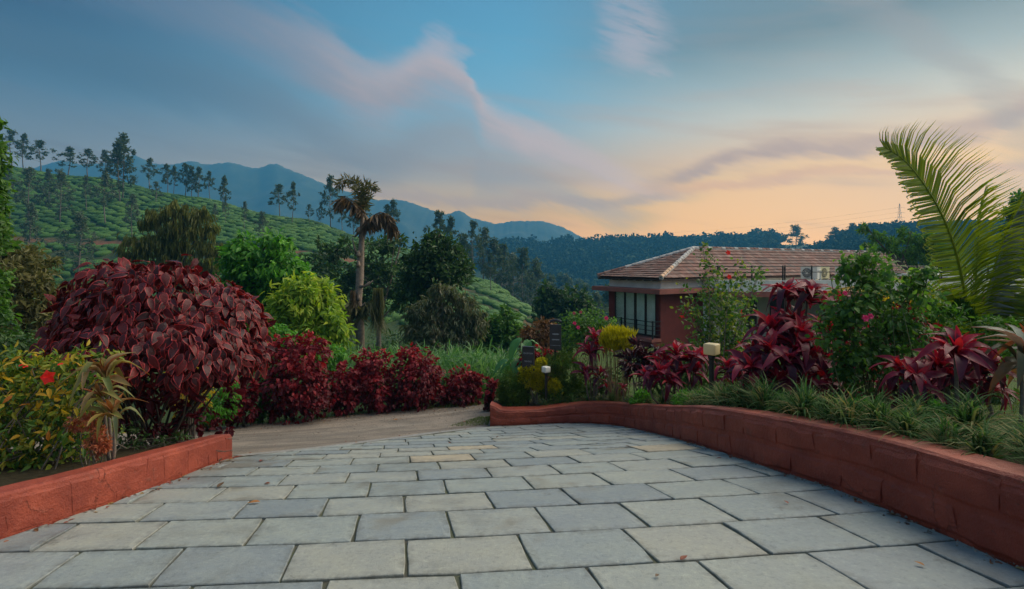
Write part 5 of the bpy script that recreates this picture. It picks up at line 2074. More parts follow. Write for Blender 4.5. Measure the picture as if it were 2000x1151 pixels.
# ------------------------------------------------------------------ withered fishtail palm
def fishtail():
    d = 28.0
    base = at(703, 690, d)
    base[2] = float(Zt(base[0], d))
    root = empty("fishtail_palm", tuple(base), "tall withering fishtail palm with drooping brown fronds", "palm")
    tr = [base, at(704, 640, d), at(700, 590, d), at(703, 540, d), at(706, 480, d), at(707, 440, d), at(709, 410, d)]
    q = MB()
    q.tube(tr, [.27, .21, .18, .21, .155, .125, .08], 10)
    r = np.random.default_rng(4)
    for (py, h) in ((520, .16), (500, .05), (455, .05), (585, .04)):
        p = at(703, py, d)
        q.tube([p + [0, -.26, 0], p + [0, -.30, .04], p + [.02, -.30, .3]], [.10, .13, .05], 7)
    q.build("trunk", M_BARK_PALE, root, smooth=True)
    for (x0, y0, x1, y1) in ((702, 620, 680, 595), (702, 560, 724, 550), (700, 500, 690, 465), (704, 600, 715, 590), (699, 640, 678, 600), (700, 660, 684, 610), (706, 560, 730, 548), (701, 455, 690, 462)):
        q = MB()
        a, b_ = at(x0, y0, d), at(x1, y1, d)
        a = a + [0, -.1, 0]
        q.tube([a, (a + b_) / 2 + [0, -.15, -.12], b_ + [0, -.2, 0]], [.09, .06, .025], 6)
        q.build("stub", M_BARK, root, smooth=True)
    def frond(pts, n, L, W, mat, droop, name="frond"):
        C_, _ = resample([at(x, y, d + dz) for (x, y, dz) in pts], .12)
        m = len(C_)
        t = unit(np.gradient(C_, axis=0))
        idx = (r.random(n) ** .75 * (m - 1)).astype(int)
        side = np.cross(t[idx], np.array([0, 1.0, 0]))
        D = t[idx] * .6 + side * r.choice([-1, 1], n)[:, None] * r.uniform(.3, 1, n)[:, None] + r.normal(size=(n, 3)) * .35 + np.array([0, 0, -droop])
        P = C_[idx] + r.normal(size=(n, 3)) * .05
        V, F, k = leaves(P, D, r.normal(size=(n, 3)), L * r.uniform(.6, 1.2, n), W, T_CARD)
        q = MB()
        q.tube(C_[::2], np.linspace(.05, .012, len(C_[::2])), 5)
        V2 = np.concatenate(q.V)
        n4 = [f for f in q.F if len(f) == 4]
        V, F, T = merge([(V, F, np.repeat(r.random(n), k)), (V2, [np.array(n4)], np.full(len(V2), .6))])
        add(name, mesh(name, V, F, mat, tint=T), root)
    frond([(709, 410, 0), (700, 380, -.2), (690, 358, -.3), (676, 350, -.3), (660, 362, -.3)], 150, .50, .05, L_OLIVE, .25)
    frond([(709, 410, 0), (712, 375, .3), (714, 358, .4)], 120, .48, .05, L_OLIVE, -.2)
    frond([(709, 410, 0), (718, 385, 0), (726, 362, 0), (733, 372, 0)], 120, .42, .05, L_OLIVE, .2)
    frond([(709, 410, 0), (704, 372, .1), (694, 352, .2)], 120, .46, .05, L_OLIVE, .1)
    frond([(709, 415, 0), (695, 400, -.4), (675, 385, -.6), (660, 395, -.7)], 170, .75, .07, L_DRY, 1.5)
    frond([(709, 440, 0), (725, 425, -.4), (745, 415, -.6), (760, 425, -.6), (768, 445, -.6)], 260, .85, .06, L_DRY, 1.8)
    frond([(708, 430, 0), (730, 428, .4), (748, 420, .5), (762, 430, .4)], 190, .75, .06, L_DRY, 1.8)
    frond([(702, 615, 0), (690, 588, -.3), (675, 592, -.5), (668, 606, -.5)], 130, .8, .16, L_OLIVE, 1.6)
    frond([(704, 610, 0), (715, 592, -.3), (728, 596, -.4), (735, 612, -.4)], 110, .7, .16, L_OLIVE, 1.5)
    # hanging mop-like flower stalks
    for (x0, x1, y0, y1, mat, n) in ((668, 684, 588, 680, L_OLIVE, 110), (729, 748, 562, 662, L_OLIVE, 170), (684, 694, 566, 605, L_DRY, 70)):
        V_, F_, T_ = [], [], []
        P, D, Ln = [], [], []
        for k in range(n):
            x = x0 + (x1 - x0) * r.random()
            p = at(x, y0 + 6 * r.random(), d - .4 + r.normal() * .15)
            P.append(p)
            Ln.append((y1 - y0) / 1000 * d * r.uniform(.75, 1.0))
        D = np.tile([0, 0, -1.0], (n, 1)) + r.normal(size=(n, 3)) * .02
        V, F, k = leaves(np.array(P), D, r.normal(size=(n, 3)), np.array(Ln), .035, T_BLADE)
        add("flower_stalk", mesh("flower_stalk", V, F, mat, tint=np.repeat(r.random(n) * .5, k)), root)


fishtail()
# ------------------------------------------------------------------ large-leaved shrubs: every big leaf is a part
def acalypha_mat():
    m, N, p = new_mat("maroon_leaf")
    r = objrand(N)
    t = attr(N, 'tint')
    e = attr(N, 'edge')
    rr_ = N.m('FRACT', N.m('ADD', r, t))
    c = N.ramp(rr_, [(0, (.028, .007, .011)), (.4, (.055, .010, .014)), (.75, (.092, .014, .017)), (1, (.15, .022, .021))])
    pos = N.n('ShaderNodeNewGeometry').outputs['Position']
    n = N.noise(pos, 60, 4, .6)
    c = N.mix(N.m('MULTIPLY', N.sm(n, .5, .7), .18), c, (.08, .05, .05))
    c = N.mix(N.m('MULTIPLY', N.sm(e, .42, .85), .85), c, (.46, .045, .05))
    N.put(p.inputs['Base Color'], c)
    p.inputs['Roughness'].default_value = .40
    p.inputs['Specular IOR Level'].default_value = .3
    b = N.n('ShaderNodeBump')
    b.inputs['Distance'].default_value = .006
    N.put(b.inputs['Height'], n)
    N.put(p.inputs['Normal'], b.outputs[0])
    tr = N.n('ShaderNodeBsdfTranslucent')
    N.put(tr.inputs[0], N.mix(1.0, c, (2.4, .9, .6), 'MULTIPLY'))
    mx = N.n('ShaderNodeMixShader')
    mx.inputs[0].default_value = .14
    N.put(mx.inputs[1], p.outputs[0])
    N.put(mx.inputs[2], tr.outputs[0])
    N.put(m.node_tree.nodes['Material Output'].inputs[0], mx.outputs[0])
    return m


M_ACA = acalypha_mat()


def broad_leaf(w=.56, droop=.25, fold=.10, seed=0):
    """ovate leaf of unit length with a pale margin: V, F, edge"""
    r = np.random.default_rng(seed)
    ys = np.array([0, .10, .25, .45, .65, .84, 1.0])
    ws = np.array([0.01, .62, .98, 1.0, .74, .36, .0]) * w / 2
    V, E = [], []
    for y, q in zip(ys, ws):
        zc = -droop * y * y
        for k, s in enumerate((-1, -.72, 0, .72, 1)):
            V.append((s * q, y, zc + fold * abs(s) * q / (w / 2) * .8 - (.05 * s * s) + r.normal() * .006))
            E.append(1.0 if abs(s) == 1 or y >= 1.0 else (.35 if s else .2))
    F = []
    for i in range(len(ys) - 1):
        for k in range(4):
            F.append((i * 5 + k, i * 5 + k + 1, i * 5 + 5 + k + 1, i * 5 + 5 + k))
    return np.array(V), np.array(F), np.array(E)


def frame4(p, d, u, sx, sy):
    y = np.asarray(d, float)
    y = y / np.linalg.norm(y)
    x = np.cross(y, u)
    x /= np.linalg.norm(x) + 1e-9
    z = np.cross(x, y)
    return Matrix(((x[0] * sx, y[0] * sy, z[0] * sy, p[0]), (x[1] * sx, y[1] * sy, z[1] * sy, p[1]), (x[2] * sx, y[2] * sy, z[2] * sy, p[2]), (0, 0, 0, 1)))


def big_acalypha():
    d0 = 6.1
    base = at(312, 880, 6.2)
    base[2] = float(Zn(base[0], base[1])) + .12
    root = empty("copperleaf_shrub", tuple(base), "great domed maroon shrub with large pink-edged leaves behind the short red wall", "shrub")
    ell = [(232, 605, 92, 78, -.1), (325, 628, 130, 96, -.1), (425, 660, 92, 88, -.05), (168, 655, 62, 46, -.05), (468, 690, 52, 74, 0), (300, 690, 170, 66, -.35), (380, 700, 100, 66, -.45), (230, 545, 26, 24, .1)]
    E3 = []
    for (px, py, rx, ry, dy) in ell:
        c = at(306 + (px - 306) * .97, py, d0 + dy)
        E3.append((c, np.array([rx * .94, rx * .9, ry]) / 1000 * d0))
    r = np.random.default_rng(21)
    geo = [broad_leaf(wd_, dr, fo, s) for s, (wd_, dr, fo) in enumerate([(.50, .20, .10), (.56, .38, .05), (.44, .10, .20), (.52, .30, .14)])]
    mes = [mesh("leaf", v, f, M_ACA, smooth=True, edge=e, tint=np.zeros(len(v))) for v, f, e in geo]
    cand = []
    while len(cand) < 2400:
        c, R = E3[r.choice(len(E3), p=np.array([e[1][0] * e[1][2] for e in E3]) / sum(e[1][0] * e[1][2] for e in E3))]
        n = r.normal(size=3)
        n /= np.linalg.norm(n)
        if n[2] < -.55:
            continue
        p = c + n * R * r.uniform(.84, 1.10)
        deep = max(1 - np.linalg.norm((p - c2) / R2) for c2, R2 in E3)
        if deep > .16:
            continue
        cand.append((p, n, deep))
    # front leaves that stay clear of one another become parts
    cand.sort(key=lambda q: q[2] + .25 * (q[1][1] > .1))
    chosen, rest = [], []
    for q in cand:
        if len(chosen) < 296 and q[1][1] < .35 and all(np.linalg.norm(q[0] - o[0]) > .062 for o in chosen):
            chosen.append(q)
        else:
            rest.append(q)
    def pose(q):
        p, n, _ = q
        dn = np.array([n[0] * .5, n[1] * .5, -.9 + .5 * max(0, n[2])]) + r.normal(size=3) * .32
        up = n + r.normal(size=3) * .42 + np.array([0, 0, .15])
        L = .152 * r.uniform(.55, 1.25)
        return p + np.array([0, 0, L * .45]), dn, up, L
    for i, q in enumerate(chosen):
        p, dn, up, L = pose(q)
        add("leaf", mes[i % 4], root, mat4=frame4(p, dn, up, L * r.uniform(.85, 1.1), L))
    P, D, U, Ls = zip(*[pose(q) for q in rest])
    v, f, e = geo[0]
    V, F, k = leaves(np.array(P), np.array(D), np.array(U), np.array(Ls), np.array(Ls), (v, f))
    o = add("foliage", mesh("foliage", V, F, M_ACA, smooth=True, edge=np.tile(e, len(P)), tint=np.repeat(r.random(len(P)), k)), root)
    o['kind'] = 'stuff'
    # leaves inside, kept to the darker end of the hedge tints
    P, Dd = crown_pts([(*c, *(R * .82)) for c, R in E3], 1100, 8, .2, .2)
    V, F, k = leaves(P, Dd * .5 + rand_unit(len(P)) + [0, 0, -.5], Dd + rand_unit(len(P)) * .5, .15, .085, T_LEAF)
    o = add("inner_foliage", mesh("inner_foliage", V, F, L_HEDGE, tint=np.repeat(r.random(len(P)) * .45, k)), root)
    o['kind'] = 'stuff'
    # shoots that stand out of the dome
    P, D, U, Ls = [], [], [], []
    for i in range(46):
        c, R = E3[r.integers(len(E3))]
        n = r.normal(size=3)
        n[2] = abs(n[2]) * .9 + .1
        n /= np.linalg.norm(n)
        tip = c + n * R * r.uniform(1.02, 1.2)
        for k in range(7):
            P.append(tip + r.normal(size=3) * .03)
            D.append(n * .5 + r.normal(size=3) * .6 + [0, 0, -.25])
            U.append(n + r.normal(size=3) * .4 + [0, 0, .3])
            Ls.append(r.uniform(.07, .14))
    V, F, k = leaves(np.array(P), np.array(D), np.array(U), np.array(Ls), np.array(Ls), (v, f))
    o = add("shoots", mesh("shoots", V, F, M_ACA, smooth=True, edge=np.tile(e, len(P)), tint=np.repeat(.5 + .5 * r.random(len(P)), k)), root)
    o['kind'] = 'stuff'
    q = MB()
    for i in range(26):
        c, R = E3[i % 7]
        b = base + [r.normal() * .16, r.normal() * .12, -.05]
        t = c + r.normal(size=3) * R * .35 + [0, 0, -.1]
        m1 = b * .55 + t * .45 + [r.normal() * .05, r.normal() * .05, 0]
        q.tube([b, m1, t], [.017, .012, .006], 6, cap=False)
    q.build("stems", M_BARK_DK, root, smooth=True)
    # straggling low twigs with small leaves
    cl = [(base[0] + .1 + r.normal() * .38, base[1] - .1 + r.normal() * .2, base[2] + .12 + r.random() * .75, .14, .14, .14) for _ in range(44)]
    V, F, T = foliage(cl, 1700, .075, .04, T_LEAF, droop=.4)
    o = add("twigs", mesh("twigs", V, F, L_HEDGE, tint=T * .6), root)
    o['kind'] = 'stuff'


big_acalypha()


# ------------------------------------------------------------------ clipped maroon hedge along the far side of the road
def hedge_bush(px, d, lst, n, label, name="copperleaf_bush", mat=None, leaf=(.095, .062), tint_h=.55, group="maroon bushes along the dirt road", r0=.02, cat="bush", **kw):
    kw.setdefault('droop', .55)
    X = (px - 1000) / 1000 * d
    z = float(Zn(X, d))
    root = empty(name, (X, d, z), label, cat, group)
    cl = px_clumps(lst, d, abs(int(px)), .5)
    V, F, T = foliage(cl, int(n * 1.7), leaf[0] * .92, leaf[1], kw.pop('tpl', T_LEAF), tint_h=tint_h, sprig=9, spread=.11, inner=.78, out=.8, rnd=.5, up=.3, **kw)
    add("foliage", mesh("foliage", V, F, mat or L_HEDGE, tint=T), root)
    if r0:
        q = MB()
        rr = random.Random(abs(int(px)))
        for i in range(7):
            c = cl[i % len(cl)]
            b = np.array([X + rr.uniform(-.2, .2), d + rr.uniform(-.12, .12), z - .05])
            q.tube([b, (b + np.array(c[:3])) / 2 + [rr.uniform(-.06, .06), 0, 0], c[:3]], [r0, r0 * .7, r0 * .3], 5, cap=False)
        q.build("stems", M_BARK_DK, root, smooth=True)
    return root


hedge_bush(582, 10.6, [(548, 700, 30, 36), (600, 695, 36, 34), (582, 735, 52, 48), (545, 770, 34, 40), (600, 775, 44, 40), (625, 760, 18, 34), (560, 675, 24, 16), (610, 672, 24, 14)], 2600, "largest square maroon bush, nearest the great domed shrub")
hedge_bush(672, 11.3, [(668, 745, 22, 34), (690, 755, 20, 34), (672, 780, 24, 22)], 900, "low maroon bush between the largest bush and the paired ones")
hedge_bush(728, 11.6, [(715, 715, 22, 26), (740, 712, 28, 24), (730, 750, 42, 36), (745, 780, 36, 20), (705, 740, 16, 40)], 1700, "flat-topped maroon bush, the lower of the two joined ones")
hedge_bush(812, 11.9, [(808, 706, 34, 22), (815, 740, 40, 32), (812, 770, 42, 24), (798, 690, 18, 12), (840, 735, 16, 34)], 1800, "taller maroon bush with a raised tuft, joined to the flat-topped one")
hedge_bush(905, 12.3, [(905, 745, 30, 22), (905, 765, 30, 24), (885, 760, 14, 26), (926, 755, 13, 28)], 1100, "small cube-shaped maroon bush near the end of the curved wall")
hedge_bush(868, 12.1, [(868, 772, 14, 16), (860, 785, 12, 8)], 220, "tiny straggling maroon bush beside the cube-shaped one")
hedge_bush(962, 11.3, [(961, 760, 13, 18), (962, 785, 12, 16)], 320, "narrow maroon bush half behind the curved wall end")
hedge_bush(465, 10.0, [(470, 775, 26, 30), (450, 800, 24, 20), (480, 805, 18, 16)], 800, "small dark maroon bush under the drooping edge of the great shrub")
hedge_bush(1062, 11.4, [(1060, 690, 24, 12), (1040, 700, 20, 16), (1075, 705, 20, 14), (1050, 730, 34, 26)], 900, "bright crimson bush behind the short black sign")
hedge_bush(515, 10.5, [(515, 775, 16, 26), (508, 800, 14, 20), (530, 745, 14, 30)], 700, "green shrub filling the gap beside the largest maroon bush", "green_shrub", L_MID, (.07, .035), .1, "green shrubs by the road")
hedge_bush(420, 9.6, [(400, 800, 26, 24), (430, 790, 26, 30), (385, 812, 26, 14), (450, 760, 14, 20)], 1000, "bright low green herbs at the roadside behind the great shrub", "green_shrub", L_BRIGHT, (.085, .035), .1, "green shrubs by the road")
hedge_bush(640, 12.6, [(640, 700, 26, 24), (655, 690, 16, 18)], 500, "bright green shrub peeping over the gap in the hedge", "green_shrub", L_BRIGHT, (.09, .045), .1, "green shrubs by the road")
hedge_bush(555, 11.9, [(540, 650, 24, 12), (510, 655, 24, 18), (575, 665, 20, 10)], 700, "bright green shrub above the largest maroon bush", "green_shrub", L_BRIGHT, (.09, .045), .1, "green shrubs by the road")
hedge_bush(372, 8.4, [(375, 735, 32, 30), (355, 770, 26, 30), (392, 760, 20, 26)], 1300, "golden feathery shrub seen under the great maroon shrub", "golden_shrub", L_GOLDO, (.07, .014), .1, "golden shrubs", tpl=T_CARD)
for i, (px, d, lst) in enumerate([(60, 9.5, [(40, 700, 60, 40), (110, 690, 40, 40)]), (180, 10.5, [(170, 700, 50, 60), (250, 720, 60, 60)]), (-60, 9, [(-40, 720, 80, 80)])]):
    hedge_bush(px, d, lst, 1300, ["dark green shrub across the road behind the red hibiscus flower", "dark green shrub across the road hidden by the great maroon shrub", "dark green shrub across the road below the creeper tree"][i], "green_shrub", L_DARK, (.1, .05), .0, "dark shrubs across the road")


# roadside grass, lawn and the wedge of turf by the wall end
def grass_area(name, pts, h, mat, w=.006):
    n = len(pts)
    P = np.array(pts)
    D = rng.normal(size=(n, 3)) * .45
    D[:, 2] = 1
    V, F, k = leaves(P, D, rand_unit(n), h * rng.uniform(.5, 1.3, n), w, T_BLADE)
    tag(add(name, mesh(name, V, F, mat, tint=np.repeat(rng.random(n), k))), kind='stuff')


pts = []
hp_ = np.array([(-18, 6.4), (-9, 9.0), (-5.9, 10.3), (-4.6, 10.75), (-3.2, 11.6), (-1.9, 12.0), (-.8, 12.3), (2, 13.1)])
for i in range(5200):
    u = rng.random()
    x = -10 + 12 * u
    y = np.interp(x, hp_[:, 0], hp_[:, 1]) - .22 + abs(rng.normal()) * .3
    pts.append((x, y, float(Zn(x, y)) - .02))
grass_area("roadside_grass", pts, .10, L_LAWN)
pts = []
for i in range(1800):
    y = rng.uniform(9.55, 10.6)
    x = -.45 - (rng.random() ** 1.4) * (.75 - .5 * (y - 9.55))
    pts.append((x, y, float(Zn(x, y)) - .02))
grass_area("turf_patch", pts, .035, L_LAWN)
pts = []
for i in range(26000):
    x, y = rng.uniform(2.6, 8.5), rng.uniform(1.5, 12)
    if np.min(np.hypot(RWP[:, 0] - x, RWP[:, 1] - y)) > .75:
        pts.append((x, y, float(0)))
pts = np.array(pts)
pts[:, 2] = bed_z(pts[:, 0], pts[:, 1]) - .02
grass_area("lawn_grass", pts, .06, L_LAWN, .007)


# ------------------------------------------------------------------ ti plants (cordyline): rosettes of long crimson leaves
def ti_mat(name, cols, edge):
    m, N, p = new_mat(name)
    c = N.ramp(objrand(N), [(i / (len(cols) - 1), q) for i, q in enumerate(cols)])
    e = attr(N, 'edge')
    pos = N.n('ShaderNodeNewGeometry').outputs['Position']
    n = N.noise(pos, 30, 4, .6)
    c = N.mix(N.m('MULTIPLY', N.sm(n, .45, .7), .4), c, N.mix(1.0, c, (.45, .5, .55), 'MULTIPLY'))
    c = N.mix(N.m('MULTIPLY', N.sm(e, .7, 1.0), .55), c, edge)
    N.put(p.inputs['Base Color'], c)
    p.inputs['Roughness'].default_value = .45
    p.inputs['Specular IOR Level'].default_value = .3
    tr = N.n('ShaderNodeBsdfTranslucent')
    N.put(tr.inputs[0], N.mix(1.0, c, (2.2, .9, .8), 'MULTIPLY'))
    mx = N.n('ShaderNodeMixShader')
    mx.inputs[0].default_value = .25
    N.put(mx.inputs[1], p.outputs[0])
    N.put(mx.inputs[2], tr.outputs[0])
    N.put(m.node_tree.nodes['Material Output'].inputs[0], mx.outputs[0])
    return m


TI = [ti_mat("young_crimson_leaf", [(.42, .016, .050), (.30, .013, .036), (.36, .035, .035)], (.55, .03, .07)),
      ti_mat("crimson_leaf", [(.20, .010, .036), (.12, .010, .034), (.24, .014, .038)], (.40, .02, .055)),
      ti_mat("purple_leaf", [(.065, .012, .034), (.035, .011, .024), (.10, .013, .036)], (.24, .014, .04))]
TI_GREEN = [ti_mat("copper_strap_leaf", [(.33, .17, .03), (.28, .10, .05), (.20, .18, .04)], (.40, .10, .05)),
            ti_mat("olive_strap_leaf", [(.13, .15, .035), (.22, .18, .04), (.16, .12, .06)], (.36, .16, .08)),
            ti_mat("green_strap_leaf", [(.07, .13, .05), (.20, .20, .03), (.10, .14, .07)], (.30, .22, .04))]
TI_STRIPE = [ti_mat("orange_strap_leaf", [(.36, .13, .02), (.30, .10, .03), (.22, .14, .03)], (.4, .1, .05)),
             ti_mat("teal_strap_leaf", [(.10, .19, .15), (.08, .15, .10), (.16, .22, .17)], (.30, .16, .12)),
             ti_mat("dull_strap_leaf", [(.10, .13, .05), (.16, .12, .05), (.07, .11, .06)], (.2, .12, .06))]


def strap_leaf(w, arch, fold=.10, seed=0):
    r = np.random.default_rng(seed)
    ys = np.array([0, .12, .3, .5, .7, .87, 1.0])
    ws = np.array([.16, .30, .82, 1.0, .86, .5, .03]) * w / 2
    V, E = [], []
    for y, q in zip(ys, ws):
        zc = arch * (.55 * math.sin(y * math.pi * .85) - .75 * y * y)
        for s in (-1, 0, 1):
            V.append((s * q + .05 * math.sin(y * 3 + seed) - .05 * math.sin(seed), y * (1 - .12 * arch), zc + fold * abs(s) * (1 - .6 * y) + r.normal() * .007))
            E.append(float(abs(s)))
    F = [(i * 3 + k, i * 3 + k + 1, i * 3 + 4 + k, i * 3 + 3 + k) for i in range(6) for k in range(2)]
    return np.array(V), np.array(F), np.array(E)


STRAP = [[], [], []]
for k, (w, archs) in enumerate([(.22, (.05, .2, .35)), (.25, (.3, .5, .75)), (.25, (.6, .9, 1.2))]):
    for a in archs:
        STRAP[k].append(strap_leaf(w, a, seed=int(a * 100)))
_strap_me = {}


def strap_mesh(age, v, mats):
    key = (age, v, mats[0].name)
    if key not in _strap_me:
        V, F, E = STRAP[age][v]
        _strap_me[key] = mesh("leaf", V, F, mats[age], smooth=True, edge=E)
    return _strap_me[key]


def ti_plant(name, label, cat, px, d, rosettes, L, group=None, mats=TI, n=16, stem=M_BARK, width=1.0, sr=.012, gz=None):
    X = (px - 1000) / 1000 * d
    gz = float(bed_z(X, d)) if gz is None else gz
    root = empty(name, (X, d, gz), label, cat, group)
    r = np.random.default_rng(int(px))
    q = MB()
    for (rx, ry, dd, sc) in rosettes:
        c = at(rx, ry, d + dd)
        ax = unit(np.array([(rx - px) / 1000 * d * .55, -.28 + r.normal() * .1, .75]))
        t1 = unit(np.cross(ax, [0, 1.0, .2]))
        t2 = np.cross(ax, t1)
        m = int(n * r.uniform(.9, 1.15))
        for i in range(m):
            f = i / (m - 1)
            age = 0 if f < .28 else (1 if f < .68 else 2)
            el = math.radians(82 - 100 * f ** .85 + r.normal() * 11)
            a = i * 2.39996 + r.normal() * .2
            dr = ax * math.sin(el) + (t1 * math.cos(a) + t2 * math.sin(a)) * math.cos(el)
            up = ax * math.cos(el) - (t1 * math.cos(a) + t2 * math.sin(a)) * math.sin(el) + r.normal(size=3) * .22
            ll = L * sc * (.62 + .5 * min(1, f * 2.2) - .28 * max(0, f - .65) / .35) * r.uniform(.85, 1.12)
            p = c - ax * (.16 * L * f * sc) + dr * .02
            add("leaf", strap_mesh(age, int(r.integers(3)), mats), root, mat4=frame4(p, dr, up, ll * width, ll))
        b = np.array([X + (c[0] - X) * .35 + r.normal() * .04, d + (c[1] - d) * .3 + r.normal() * .04, gz - .05])
        mid = (b + c) / 2 + [(c[0] - X) * .15, 0, -.04]
        s_ = MB()
        s_.tube([b, mid, c - ax * L * .12, c], [sr * 1.3, sr, sr, sr * .7], 6)
        s_.build("stem", stem, root, smooth=True)
    return root


_gt = "crimson ti plants in the flower bed"
ti_plant("ti_plant", "largest crimson ti plant, a tall mound of leaf rosettes before the house wing", "plant", 1552, 5.6,
         [(1534, 580, .15, 1.0), (1578, 585, .1, 1.1), (1507, 648, 0, 1.1), (1552, 686, -.25, 1.15), (1474, 700, -.05, 1.0), (1612, 655, .2, 1.1), (1604, 716, .05, 1.0), (1492, 736, -.05, .9), (1618, 752, .05, .95), (1545, 635, .1, 1.1), (1640, 690, .2, 1.0), (1575, 735, .0, .95)], .27, _gt, n=21, width=1.12)
ti_plant("ti_plant", "crimson ti plant just beside the cream bollard lamp, towards the largest one", "plant", 1440, 6.9, [(1420, 722, 0, 1.0), (1440, 738, -.1, 1.0), (1452, 712, .1, 1.0), (1424, 760, -.1, .9), (1468, 745, .1, .9)], .27, _gt, n=15)
ti_plant("ti_plant", "wide low crimson ti plant on the house side of the cream bollard lamp", "plant", 1318, 7.5, [(1324, 694, .05, 1.1), (1287, 732, -.1, 1.1), (1348, 704, 0, 1.1), (1264, 738, -.05, .9), (1305, 748, -.15, .95), (1356, 728, -.05, .95), (1366, 700, .15, .85), (1330, 730, 0, 1.0), (1300, 712, .1, 1.0)], .28, _gt, n=15)
ti_plant("ti_plant", "slim dark red ti plant beside the golden vase-shaped shrub", "plant", 1158, 9.5, [(1161, 664, 0, 1.05), (1152, 692, -.05, 1.0), (1143, 730, -.1, .95), (1170, 735, -.1, .9), (1185, 758, -.1, .7), (1165, 680, .1, 1.0)], .30, _gt, n=14)
ti_plant("ti_plant", "nearest crimson ti plant with a broad open crown at the wide end of the bed", "plant", 1880, 4.15, [(1869, 694, -.1, 1.1), (1786, 744, 0, .85), (1918, 728, .1, .95), (1850, 748, .1, .85), (1895, 708, .25, .95), (1832, 722, .15, .85), (1760, 728, .25, .8), (1930, 765, .2, .8)], .25, _gt, n=22, width=1.1, sr=.014)
ti_plant("strap_leaf_plant", "orange and grey-green strap-leaved plant leaning in at the edge of the view", "plant", 1990, 3.9, [(1998, 700, 0, 1.15), (2035, 730, .1, 1.2)], .30, "strap-leaved plants", TI_STRIPE, n=17, width=.9)
ti_plant("ti_plant", "small scarlet ti shoot low between the golden vase shrub and the purple croton", "plant", 1217, 8.95, [(1216, 760, 0, .8)], .16, _gt, n=12)
ti_plant("ti_plant", "lower crimson ti plant crowding the foot of the largest one", "plant", 1530, 5.35, [(1468, 722, 0, .95), (1500, 690, 0, 1.0), (1530, 712, -.1, 1.0), (1580, 700, -.1, 1.0), (1522, 752, -.1, .9), (1562, 752, -.1, .9), (1598, 742, 0, .9), (1488, 756, 0, .85), (1560, 655, .1, 1.0)], .27, _gt, n=18, width=1.15)
ti_plant("ti_plant", "crimson ti plant half hidden behind the rambling rose, beside the largest one", "plant", 1655, 5.9, [(1640, 600, .1, 1.0), (1662, 640, 0, 1.0), (1680, 690, 0, .95), (1700, 740, 0, .9), (1640, 735, 0, .95), (1655, 770, 0, .85)], .27, _gt, n=17, width=1.1)
ti_plant("ti_plant", "purple ti plant low under the rambling rose, towards the nearest ti plant", "plant", 1770, 5.2, [(1745, 760, 0, .9), (1772, 735, 0, .95), (1800, 765, 0, .85), (1722, 780, 0, .8)], .25, _gt, n=16, width=1.1)
_lz = lambda px, d: float(Zn((px - 1000) / 1000 * d, d)) + .18
ti_plant("strap_leaf_plant", "copper and olive strap-leaved plant before the great maroon shrub", "plant", 207, 4.1, [(207, 738, 0, 1.25), (200, 775, -.05, .9), (222, 812, -.1, 1.0)], .21, "strap-leaved plants", TI_GREEN, n=17, width=.85, gz=_lz(207, 4.1))


# ------------------------------------------------------------------ dark croton, topiary, clipped balls
def bed_bush(name, label, cat, px, d, lst, n, leaf, mat, group=None, stems=0, foot=None, gz=None, stem_mat=M_BARK, sr=.012, tpl=T_LEAF, crown="foliage", straight=False, foot_w=.12, **kw):
    X = (px - 1000) / 1000 * d
    gz = float(bed_z(X, d)) if gz is None else gz
    root = empty(name, (X, d, gz), label, cat, group)
    cl = px_clumps(lst, d, int(px * 3), .6)
    V, F, T = foliage(cl, n, leaf[0], leaf[1], tpl, **kw)
    add(crown, mesh(crown, V, F, mat, tint=T), root)
    if stems:
        q = MB()
        r = np.random.default_rng(int(px))
        for i in range(stems):
            c = np.array(cl[i % len(cl)])
            t = c[:3] + r.normal(size=3) * c[3:] * .5
            b = np.array([X + r.normal() * foot_w, d + r.normal() * foot_w, gz - .06])
            if straight:
                b[0] = X + (t[0] - X) * .5 + r.normal() * .02
            q.tube([b, b * .5 + t * .5 + r.normal(size=3) * .03, t], [sr, sr * .8, sr * .5], 5, cap=False)
        q.build("stems", stem_mat, root, smooth=True)
    return root


bed_bush("croton", "dark purple glossy croton between the golden vase shrub and the low ti plant", "plant", 1250, 8.6, [(1238, 705, 26, 20), (1266, 700, 24, 20), (1280, 682, 10, 12), (1243, 682, 12, 10), (1228, 715, 16, 12), (1255, 722, 24, 16)], 800, (.13, .042), L_CROTON, stems=7, droop=.2, out=.9, rnd=.5, sprig=10, spread=.13)
bed_bush("golden_topiary", "golden vase-shaped topiary with flat bushy head on many thin stems", "shrub", 1205, 9.25, [(1204, 658, 27, 11), (1184, 668, 10, 11), (1226, 670, 10, 13), (1204, 672, 24, 12), (1229, 690, 5, 12)], 7500, (.085, .009), L_GOLD, stems=46, straight=True, foot_w=.09, sr=.006, stem_mat=plain_mat("ochre_stems", (.22, .17, .07), .8), tpl=T_CARD, droop=-.9, out=.4, rnd=.35, tint_h=.3)
bed_bush("golden_cypress", "golden cypress shrub of rounded puffs beside the white bollard lamp", "shrub", 1045, 9.95, [(1040, 719, 14, 8), (1058, 709, 10, 8), (1028, 742, 13, 12), (1052, 750, 13, 11), (1024, 724, 10, 6), (1048, 733, 10, 7), (1060, 735, 7, 8)], 7000, (.05, .010), L_GOLD, stems=6, tpl=T_CARD, droop=-.2, inner=.75, spread=.09, foot_w=.05, sr=.014)
bed_bush("golden_cypress", "tiny golden ball shrub on a bare stem beside the white bollard lamp", "shrub", 1083, 9.85, [(1083, 757, 11, 13)], 1800, (.05, .010), L_GOLD, stems=2, tpl=T_CARD, droop=-.2, inner=.75, spread=.09, foot_w=.01, sr=.014)
